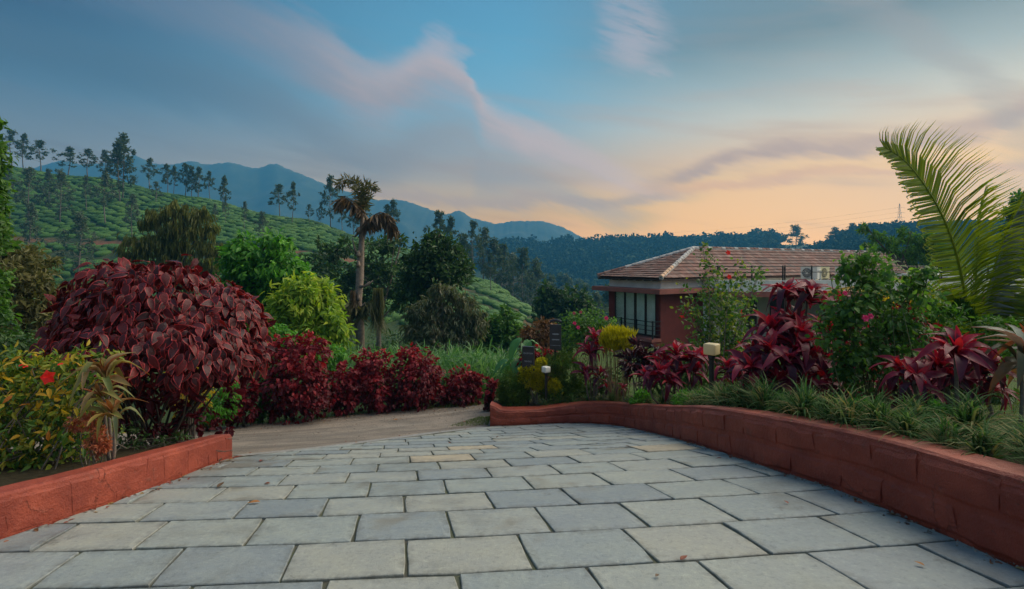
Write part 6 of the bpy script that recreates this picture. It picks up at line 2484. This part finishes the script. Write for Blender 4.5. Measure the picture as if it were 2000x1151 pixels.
bed_bush("clipped_shrub", "dark green clipped ball at the rounded end of the curved wall", "shrub", 1000, 9.95, [(1000, 755, 22, 26), (1003, 778, 24, 22), (985, 770, 12, 26), (1020, 770, 12, 28)], 7000, (.055, .012), L_CLIP, tpl=T_CARD, droop=-.1, inner=.75, spread=.1)
bed_bush("clipped_shrub", "broad dark clipped hedge block behind the small golden ball", "shrub", 1105, 10.1, [(1078, 730, 26, 34), (1110, 730, 30, 34), (1142, 742, 24, 30), (1090, 770, 34, 24), (1130, 772, 30, 20), (1095, 705, 30, 10)], 9500, (.06, .014), L_CLIP, tpl=T_CARD, droop=-.1, inner=.7, spread=.1, tint_h=.4)
bed_bush("clipped_shrub", "small clipped green ball behind the dark purple croton", "shrub", 1297, 9.2, [(1297, 697, 15, 15), (1290, 706, 12, 12)], 1800, (.06, .014), L_CLIP, tpl=T_CARD, droop=-.1, inner=.7, tint_h=.4)
bed_bush("clipped_shrub", "long clipped hedge between the cream bollard lamp and the house", "shrub", 1400, 10.3, [(1330, 690, 20, 12), (1360, 690, 22, 14), (1395, 692, 24, 14), (1430, 695, 24, 16), (1465, 695, 22, 16), (1420, 712, 40, 14), (1360, 706, 40, 12)], 5200, (.07, .018), L_CLIP, tpl=T_CARD, droop=-.1, inner=.6, tint_h=.45)
bed_bush("thuja", "small dark green upright conifer at the foot of the coconut palm", "shrub", 1875, 7.6, [(1875, 612, 12, 24), (1862, 628, 12, 22), (1888, 628, 11, 24), (1856, 640, 10, 14), (1892, 645, 10, 14), (1873, 640, 18, 14), (1881, 600, 7, 14)], 7000, (.07, .012), leaf_mat("thuja_sprays", [(.02, .07, .010), (.035, .11, .012), (.06, .15, .02)], .25), tpl=T_CARD, droop=-1.2, out=.5, rnd=.3, stems=1, foot_w=.01, sr=.02)
for i, (px, d, lst, lab) in enumerate([(1345, 6.75, [(1340, 778, 18, 12), (1362, 774, 16, 14), (1330, 790, 16, 8)], "bright lime groundcover shrub under the low ti plant"),
                                       (1255, 8.1, [(1255, 775, 12, 12), (1240, 782, 10, 8)], "small lime groundcover shrub below the purple croton"),
                                       (1530, 5.1, [(1525, 782, 22, 12), (1500, 790, 18, 10)], "lime groundcover shrub under the largest ti plant"),
                                       (1690, 4.4, [(1690, 800, 26, 14), (1720, 812, 22, 12)], "lime groundcover shrub at the foot of the rambling rose"),
                                       (1835, 3.95, [(1830, 812, 24, 18), (1850, 826, 20, 14)], "lime groundcover shrub under the nearest ti plant"),
                                       (1430, 6.1, [(1430, 786, 18, 10), (1455, 790, 16, 8)], "lime groundcover shrub just beside the cream bollard lamp")]):
    bed_bush("groundcover_shrub", lab, "shrub", px, d, lst, 500, (.05, .022), L_BRIGHT, "lime groundcover shrubs", droop=-.1)


for (px, d, lst, n_, m_, lab) in [(1300, 8.7, [(1275, 745, 24, 22), (1310, 735, 28, 24), (1345, 740, 24, 22)], 1100, L_DARK, "dark leafy shrub behind the low wide ti plant"),
                                  (1480, 8.0, [(1455, 715, 30, 24), (1490, 700, 30, 28), (1520, 720, 30, 26), (1470, 740, 34, 22)], 1500, L_MID, "mid-green leafy shrub between the tall hibiscus and the largest ti plant"),
                                  (1620, 7.2, [(1600, 650, 34, 30), (1640, 640, 30, 30), (1625, 700, 40, 34), (1660, 740, 36, 30)], 1700, L_MID, "mid-green leafy shrub behind the largest ti plant and the rose"),
                                  (1190, 9.9, [(1180, 745, 22, 22), (1210, 740, 20, 24), (1160, 760, 18, 18)], 800, L_DARK, "dark leafy shrub around the stems of the golden vase topiary"),
                                  (1830, 5.6, [(1790, 710, 34, 30), (1830, 700, 34, 28), (1860, 740, 40, 34), (1800, 760, 40, 26), (1920, 760, 40, 34), (1960, 790, 40, 30)], 1500, L_DARK, "dark tangled shrub behind the nearest crimson ti plant"),
                                  (1380, 7.6, [(1385, 745, 22, 18), (1410, 752, 20, 16), (1360, 757, 20, 14)], 700, L_MID, "low green shrub behind the cream bollard lamp")]:
    bed_bush("green_shrub", lab, "shrub", px, d, lst, n_, (.07, .032), m_, "green filler shrubs in the flower bed", stems=8, sr=.007, droop=.25, sprig=8, spread=.2, inner=.25)


# ------------------------------------------------------------------ flowering shrubs
def flower(parent, c, r_, mat, name="flower", petals=5, face=(0, -1, .25), double=False):
    f = unit(np.array(face, float))
    a = unit(np.cross(f, [0, 0, 1.0]))
    b = np.cross(f, a)
    q = MB()
    lay = 3 if double else 1
    V_, F_, T_ = [], [], []
    for l in range(lay):
        for k in range(petals):
            an = 2 * math.pi * k / petals + l * .6
            d_ = a * math.cos(an) + b * math.sin(an) + f * (.25 + .6 * l)
            v, fs, kk = leaves(np.array([c]), np.array([d_]), np.array([f]), r_ * (1 - .2 * l), r_ * .95 * (1 - .2 * l), T_LEAF)
            V_.append((v, fs, np.full(len(v), rng.random())))
    V, F, T = merge(V_)
    o = add(name, mesh(name, V, F, mat, tint=T), parent)
    return o


def hibiscus_left():
    d = 4.4
    gz = _lz(90, d)
    root = bed_bush("hibiscus", "leafy hibiscus bush with a red flower behind the short red wall", "bush", 90, d,
                    [(30, 715, 46, 26), (85, 720, 44, 28), (135, 700, 30, 18), (165, 735, 40, 34), (50, 770, 60, 40), (130, 790, 60, 40), (10, 830, 50, 50), (85, 850, 60, 44), (165, 850, 44, 40), (-30, 780, 60, 70), (60, 905, 60, 30), (215, 690, 20, 10), (-40, 880, 60, 60)],
                    3900, (.066, .027), L_HIB, stems=44, gz=gz, sr=.007, foot_w=.28, droop=.15, sprig=8, spread=.24, inner=.1)
    p = at(95, 737, d - .32)
    fl = MB()
    o = flower(root, p, .062, L_REDF, petals=5, face=(.1, -1, .15))
    q = MB()
    q.tube([p, p + np.array([.004, -.03, .006]), p + np.array([.01, -.06, .012])], [.004, .003, .004], 5)
    q.build("stamen", L_REDF, root)
    for (x, y) in ((118, 712), (42, 714), (50, 717)):
        flower(root, at(x, y, d - .3), .024, L_REDF, "bud", 4, (0, -.3, 1))
    r = np.random.default_rng(3)
    ym = leaf_mat("yellowed_leaves", [(.42, .22, .015), (.5, .30, .02), (.40, .13, .015)], .4)
    pts = np.array([at(x, y, d - .3 + r.normal() * .08) for x, y in [(20, 708), (12, 760), (30, 758), (60, 790), (68, 770), (40, 850), (95, 862), (105, 780), (125, 752), (120, 880), (118, 730), (135, 850), (38, 700), (100, 868), (85, 760), (25, 772), (65, 735), (72, 798)]])
    V, F, k = leaves(pts, rand_unit(len(pts)) + [0, -.2, -.3], rand_unit(len(pts)) + [0, -1, .6], .085, .034, T_LEAF)
    add("yellowed_leaves", mesh("yellowed_leaves", V, F, ym, tint=np.repeat(r.random(len(pts)), k)), root)['kind'] = 'stuff'


hibiscus_left()
bed_bush("dry_flower_plant", "orange-pink withered flower plumes at the foot of the strap-leaved plant", "plant", 185, 4.05, [(175, 820, 14, 18), (188, 850, 16, 24), (195, 875, 14, 18), (150, 830, 12, 14), (205, 870, 10, 12)], 1500, (.03, .012), L_CELO, stems=8, gz=_lz(185, 4.05), sr=.005, foot_w=.06, tpl=T_CARD)
bed_bush("leafy_weed", "low dark weeds with bare stems along the back of the short red wall", "plant", 245, 5.3, [(230, 880, 40, 20), (290, 872, 40, 16), (180, 905, 30, 16), (350, 860, 26, 10), (260, 850, 30, 20)], 700, (.05, .022), L_DARK, stems=34, gz=_lz(245, 5.3), sr=.004, foot_w=.5)

_rb = bed_bush("rose_bush", "airy rose bush with pink blooms beside the tall black sign", "bush", 1150, 10.7, [(1130, 640, 34, 24), (1165, 632, 34, 24), (1108, 680, 20, 36), (1190, 640, 18, 16), (1150, 655, 34, 30), (1120, 620, 20, 12), (1175, 660, 20, 20)], 3400, (.06, .036), L_ROSE, stems=16, droop=.2, sprig=8, spread=.24, inner=.1, sr=.008, foot_w=.16, stem_mat=M_STEM_GRN)
for (x, y, r_) in ((1122, 632, .045), (1129, 640, .045), (1184, 622, .05)):
    flower(_rb, at(x, y, 10.35), r_, L_PINKF, petals=6, double=True)
for (x, y) in ((1121, 612), (1134, 610), (1190, 637)):
    flower(_rb, at(x, y, 10.4), .038, leaf_mat("dusky_petals", [(.45, .10, .14), (.35, .05, .09)], .3), petals=5, double=True)

_rb = bed_bush("rose_bush", "tall rambling rose bush in front of the coconut palm", "bush", 1705, 5.0, [(1660, 520, 34, 24), (1720, 540, 44, 30), (1690, 590, 54, 34), (1648, 622, 40, 34), (1742, 640, 44, 44), (1690, 680, 54, 44), (1652, 720, 36, 46), (1625, 655, 26, 34), (1780, 565, 36, 30), (1730, 700, 40, 40), (1780, 640, 34, 44), (1800, 530, 24, 16), (1700, 500, 24, 14)], 4300, (.058, .036), L_ROSE, stems=44, droop=.25, sprig=7, spread=.22, inner=.1, sr=.006, foot_w=.22, stem_mat=M_STEM_GRN)
for (x, y, r_) in ((1650, 573, .026), (1690, 622, .036), (1700, 618, .03)):
    flower(_rb, at(x, y, 4.55), r_, L_PINKF, petals=6, double=True)
bed_bush("copper_bush", "red and green mottled bush behind the rambling rose", "bush", 1740, 6.2, [(1735, 640, 34, 24), (1770, 625, 34, 22), (1700, 660, 40, 28), (1790, 650, 30, 26), (1760, 680, 40, 30)], 1100, (.07, .045), L_HEDGE, stems=6, sr=.008)
bed_bush("shrub_mass", "loose dark green shrubs between the rambling rose and the nearest ti plant", "shrub", 1800, 6.6, [(1790, 600, 40, 26), (1830, 620, 40, 26), (1810, 660, 44, 34), (1840, 680, 40, 30), (1930, 640, 40, 30), (1960, 680, 50, 40), (1900, 690, 40, 30)], 3000, (.07, .035), L_MID, stems=9, sr=.008)


def tall_hibiscus():
    d = 9.4
    px0 = 1412
    X = (px0 - 1000) / 1000 * d
    gz = float(bed_z(X, d))
    root = empty("hibiscus", (X, d, gz), "tall upright hibiscus with bare fanned stems before the house wall", "shrub")
    r = np.random.default_rng(12)
    tips = [(1372, 478), (1378, 500), (1340, 560), (1330, 600), (1398, 520), (1448, 515), (1455, 535), (1487, 520), (1480, 545), (1465, 600), (1440, 640), (1395, 600), (1352, 650), (1345, 665), (1415, 560), (1430, 590), (1375, 560), (1360, 590), (1405, 640), (1470, 640), (1385, 540), (1425, 545)]
    P, D, n_ = [], [], 0
    q = MB()
    for (x, y) in tips:
        b = np.array([X + r.normal() * .22, d + r.normal() * .15, gz - .05])
        t = at(x, y, d + r.normal() * .35)
        m = b * .5 + t * .5 + np.array([(t[0] - b[0]) * -.12, 0, .12])
        u = np.linspace(0, 1, 9)[:, None]
        c = b * (1 - u) ** 2 + 2 * m * u * (1 - u) + t * u ** 2
        q.tube(c, np.linspace(.016, .004, 9), 5, cap=False)
        ln = np.linalg.norm(t - b)
        k = int(105 * ln / 2)
        uu = r.uniform(.28, 1.02, k) ** .8
        pp = np.stack([np.interp(uu, u[:, 0], c[:, i]) for i in range(3)], -1) + r.normal(size=(k, 3)) * .075
        P.append(pp)
        D.append(rand_unit(k) * .9 + unit(t - b) * .5)
    q.build("stems", M_BARK_PALE, root, smooth=True)
    P, D = np.concatenate(P), np.concatenate(D)
    V, F, k = leaves(P, D + [0, 0, -.2], rand_unit(len(P)) + [0, -.4, .8], .085 * r.uniform(.6, 1.2, len(P)), .052, T_LEAF)
    add("foliage", mesh("foliage", V, F, L_HIBT, tint=np.repeat(r.random(len(P)) ** 1.3, k)), root)
    for (x, y) in ((1332, 617), (1422, 494), (1424, 541), (1450, 610)):
        flower(root, at(x, y, d - .35), .05, L_REDF, petals=5)


tall_hibiscus()


def broad_plant():
    d = 11.8
    base = at(1022, 745, d)
    base[2] = float(Zn(base[0], d))
    root = empty("broad_leaf_plant", tuple(base), "plant with large drooping green leaves behind the short black sign", "plant")
    geo = [broad_leaf(w_, dr, fo, s_) for w_, dr, fo, s_ in ((.50, .55, .16, 4), (.44, .75, .22, 5))]
    mes = [mesh("leaf", g[0], g[1], L_BANANA, smooth=True, tint=np.clip(.25 + .5 * (1 - g[2]), 0, 1)) for g in geo]
    q = MB()
    r = np.random.default_rng(17)
    for i in range(17):
        a = i * 2.4
        rad = r.uniform(.12, .52)
        py = 655 + 70 * (rad / .52) ** 1.5 + r.normal() * 6
        p = at(1028, py, d) + np.array([math.cos(a) * rad * .9, math.sin(a) * rad * .7, 0])
        out = np.array([math.cos(a), math.sin(a) * .8 - .25, 0])
        dr = out * r.uniform(.6, 1.0) + np.array([0, 0, r.uniform(-.75, .05)])
        L = r.uniform(.42, .62)
        add("leaf", mes[i % 2], root, mat4=frame4(p, dr, np.array([out[0] * .3, out[1] * .3 - .2, 1.0]), L * .9, L))
        q.tube([base + [r.normal() * .05, r.normal() * .05, -.05], (base + p) / 2 + [0, 0, .15], p], [.018, .014, .009], 5)
    q.build("stems", M_STEM_GRN, root, smooth=True)


broad_plant()


# ------------------------------------------------------------------ coconut palm
def coconut():
    d = 7.9
    gx = at(1905, 690, d)
    gz = float(bed_z(gx[0], d))
    root = empty("coconut_palm", (gx[0], d, gz), "young coconut palm with tall arching fronds beside the flower bed", "palm")
    q = MB()
    q.lathe((gx[0], d, gz), [(.17, -.1), (.15, .15), (.12, .5), (.09, .8)], 10)
    q.build("trunk", M_BARK_DK, root, smooth=True)

    def frond(pts, n, L, mat, fold=.35, droop=.25, side=None, lean=.45, w=.027, name="frond"):
        C_, S = resample([at(x, y, d + dz) for (x, y, dz) in pts], .03)
        m = len(C_)
        t = unit(np.gradient(C_, axis=0))
        # plane of the blade: sideways vector
        sd = np.array(side if side is not None else (1, 0, 0), float)
        V_ = []
        for s in (-1, 1):
            u = np.linspace(.10, 1.0, n)
            idx = (u * (m - 1)).astype(int)
            tt = t[idx]
            lat = unit(sd - tt * (tt @ sd)[:, None]) * s
            nrm = np.cross(tt, lat * s)
            ang = np.interp(u, [0, .25, .7, 1], [1.38, 1.22, .98, .5])
            D = lat * np.sin(ang)[:, None] + tt * np.cos(ang)[:, None] + nrm * (-fold) + np.array([0, 0, -droop]) * np.interp(u, [0, 1], [1, .5])[:, None]
            D += rng.normal(size=D.shape) * .035
            ln = L * np.interp(u, [0, .15, .4, .7, 1], [.55, .9, 1, .78, .30]) * rng.uniform(.92, 1.08, n)
            v, f, k = leaves(C_[idx], D, nrm + rng.normal(size=D.shape) * .12, ln, w, T_BLADE)
            V_.append((v, f, np.repeat(.5 * rng.random(n) + .3 * u, k)))
        mb = MB()
        mb.tube(C_[::3], np.linspace(.026, .004, len(C_[::3])), 6)
        V2 = np.concatenate(mb.V)
        V_.append((V2, [np.array([f for f in mb.F if len(f) == 4])], np.full(len(V2), .95)))
        V, F, T = merge(V_)
        add(name, mesh(name, V, F, mat, tint=T), root)
    # the tall frond
    frond([(1900, 668, 0), (1893, 620, -.1), (1882, 560, -.2), (1866, 490, -.3), (1842, 425, -.4), (1808, 365, -.5), (1768, 315, -.6), (1728, 288, -.7)], 135, 1.15, L_PALM, fold=.15, droop=.10, side=(1, .25, .35))
    # frond seen edge-on, folded, pale underside
    frond([(1908, 668, .1), (1922, 600, .1), (1938, 540, .1), (1955, 480, .1), (1978, 420, .0), (2005, 365, -.1), (2040, 320, -.2)], 105, .95, L_PALM, fold=.75, droop=.25, side=(.35, 1, 0))
    frond([(1908, 668, .1), (1925, 598, .0), (1942, 538, .0), (1960, 478, .0), (1985, 420, -.1), (2012, 367, -.2)], 50, .40, L_PALMG, fold=1.0, droop=.3, side=(.4, 1, .1), w=.04)
    # spear leaves
    frond([(1903, 668, 0), (1905, 590, 0), (1908, 500, .05), (1915, 420, .1), (1925, 370, .1)], 60, .6, L_PALM, fold=.3, droop=-.1, side=(1, .4, 0))
    # arching fronds either side
    frond([(1900, 670, 0), (1870, 640, -.2), (1820, 620, -.4), (1760, 615, -.6), (1700, 640, -.8)], 95, .75, L_PALM, fold=.2, droop=.55, side=(.2, 1, 0))
    frond([(1898, 668, 0), (1860, 600, .1), (1810, 560, .2), (1750, 545, .3), (1700, 555, .3)], 90, .7, L_PALM, fold=.25, droop=.6, side=(.1, 1, .1))
    frond([(1908, 668, 0), (1950, 610, -.1), (2000, 570, -.2), (2060, 560, -.3), (2120, 590, -.4)], 95, .9, L_PALM, fold=.3, droop=.5, side=(0, 1, 0))
    frond([(1908, 670, 0), (1945, 640, -.3), (1985, 625, -.5), (2040, 650, -.7)], 54, .7, L_PALM, fold=.3, droop=.7, side=(0, 1, 0))
    # old yellow frond reaching towards the house
    frond([(1900, 670, .3), (1840, 620, .5), (1760, 580, .7), (1680, 560, .8), (1600, 572, .9)], 60, .55, L_PALMY, fold=.2, droop=.8, side=(.1, 1, 0))


coconut()


# ------------------------------------------------------------------ border grass along the wall
def tuft_mesh(seed, n=170):
    r = np.random.default_rng(seed)
    a = r.random(n) * 6.28
    el = np.radians(r.uniform(18, 88, n))
    D = np.stack([np.cos(a) * np.cos(el), np.sin(a) * np.cos(el), np.sin(el)], -1)
    P = np.stack([np.cos(a), np.sin(a), a * 0], -1) * (.05 * r.random(n) ** .5)[:, None]
    U = np.array([0, 0, 1.0]) - D * np.sin(el)[:, None] + r.normal(size=(n, 3)) * .1
    V, F, k = leaves(P, D, U, r.uniform(.5, 1.05, n), r.uniform(.022, .036, n), T_ARCH)
    return mesh("foliage", V, F, L_LIRI, tint=np.repeat(r.random(n), k))


TUFTS = [tuft_mesh(s) for s in range(6)]
_tn = 0


def tuft(s, off, size, label):
    global _tn
    p = np.array([np.interp(s, RWS, RWP[:, k]) for k in (0, 1)])
    nn = unit(np.array([np.interp(s, RWS, _rn[:, k]) for k in (0, 1)]))
    q = p + nn * off
    z = float(bed_z(q[0], q[1]))
    o = bpy.data.objects.new("border_grass", TUFTS[_tn % 6])
    COL.objects.link(o)
    o.location = (q[0], q[1], z - .02)
    o.rotation_euler = (0, 0, random.random() * 6.28)
    o.scale = (size, size, size * random.uniform(.8, 1.05))
    tag(o, label, "border grass", "border grass tufts along the curved wall")
    _tn += 1


s = .7
while s < RWS[-1] - .9:
    f = s / RWS[-1]
    tuft(s, random.uniform(.27, .43), random.uniform(.32, .44) * (1.0 if f < .55 else .66), "arching grey-green grass tuft in the row along the curved red wall")
    if random.random() < .55:
        tuft(s + .1, random.uniform(.65, .9), random.uniform(.30, .42), "arching grey-green grass tuft in the second row behind the wall")
    s += random.uniform(.20, .30)

# ------------------------------------------------------------------ leaf litter under the hedge and along the walls
def litter():
    P = []
    for i in range(420):
        x = rng.uniform(-6, .5)
        y = np.interp(x, hp_[:, 0], hp_[:, 1]) - .25 - abs(rng.normal()) * .35
        P.append((x, y))
    for W_, sgn in ((RWP, -1), (LWP, 1)):
        for i in range(110):
            k = rng.integers(len(W_))
            P.append((W_[k][0] + sgn * abs(rng.normal()) * .05 + sgn * .02, W_[k][1] + rng.normal() * .05))
    for i in range(60):
        P.append((rng.uniform(-5, 0), rng.uniform(6.5, 11)))
    P = np.array(P)
    Z = Zn(P[:, 0], P[:, 1]) + .012
    n = len(P)
    V, F, k = leaves(np.c_[P, Z], rand_unit(n) * [1, 1, .2], rand_unit(n) * .3 + [0, 0, 1], rng.uniform(.025, .06, n), rng.uniform(.015, .03, n), T_LEAF)
    m = leaf_mat("litter_leaves", [(.07, .04, .025), (.14, .07, .03), (.20, .035, .03), (.25, .16, .05)], .1)
    tag(add("leaf_litter", mesh("leaf_litter", V, F, m, tint=np.repeat(rng.random(n), k))), kind='stuff')


litter()


def grit():
    n = 1500
    X = rng.uniform(-7, -.3, n)
    Y = np.interp(X, hp_[:, 0], hp_[:, 1]) - .2 - np.abs(rng.normal(size=n)) * 1.1
    k = n // 3
    Y[:k] = rng.uniform(1.6, 8.4, k)
    X[:k] = np.interp(Y[:k], RW[:16, 1], RW[:16, 0]) - np.abs(rng.normal(size=k)) * .035
    Z = Zn(X, Y) + .008
    s = rng.uniform(.003, .010, n)
    o8 = np.array([(1, 0, 0), (-1, 0, 0), (0, 1, 0), (0, -1, 0), (0, 0, 1), (0, 0, -.6)])
    f8 = np.array([(0, 2, 4), (2, 1, 4), (1, 3, 4), (3, 0, 4), (2, 0, 5), (1, 2, 5), (3, 1, 5), (0, 3, 5)])
    V = np.c_[X, Y, Z][:, None] + (o8[None] * (1 + .35 * rng.normal(size=(n, 6, 1)))) * s[:, None, None]
    F = (f8[None] + (np.arange(n) * 6)[:, None, None]).reshape(-1, 3)
    m = plain_mat("grit", (.20, .18, .155), .95, var=.6, scale=40)
    tag(add("gravel", mesh("gravel", V.reshape(-1, 3), F, m)), kind='stuff')


grit()

# ------------------------------------------------------------------ fallen leaves on the stones
_fl = mesh("fallen_leaf", broad_leaf(.5, -.25, .25, 9)[0], broad_leaf(.5, -.25, .25, 9)[1], L_DEAD, smooth=True, tint=np.zeros(35))
for (px, py, L, lab) in [(1329, 1095, .05, "yellow curled dry leaf lying on a joint between near paving stones"), (1286, 1124, .035, "small brown leaf just in front of the yellow curled one"),
                         (513, 899, .075, "dark brown leaf on the far stones near the short wall end"), (517, 945, .06, "reddish leaf on a pale stone in the middle of the drive"),
                         (425, 953, .08, "twig-like dark leaf on the joint close to the short wall"), (508, 981, .08, "tan leaf on a bluish stone in the drive"),
                         (455, 896, .09, "maroon leaf lying at the foot of the short wall end"), (485, 886, .05, "small pink leaf at the start of the dirt road"), (1221, 872, .06, "small olive leaf on a far stone below the curved wall"),
                         (1230, 838, .06, "yellow leaf against the foot of the curved wall"), (778, 820, .12, "red leaf lying on the dirt road"), (1540, 985, .035, "tiny red leaf speck near the curved wall"), (1806, 1107, .04, "tiny orange leaf in a joint near the curved wall")]:
    q_ = (px - 1000) / 1000
    dd = np.arange(1.2, 13, .004)
    e = zy(py, dd) - (Zn(q_ * dd, dd) + .012)
    i = int(np.argmax(e < 0))
    p = np.array([q_ * dd[i], dd[i], float(Zn(q_ * dd[i], dd[i])) + .016])
    o = bpy.data.objects.new("fallen_leaf", _fl)
    COL.objects.link(o)
    o.matrix_world = Matrix.Translation(p) @ Matrix.Rotation(random.random() * 6.28, 4, 'Z') @ Matrix.Diagonal((L, L, L * .7, 1))
    tag(o, lab, "fallen leaf", "fallen leaves on the ground")
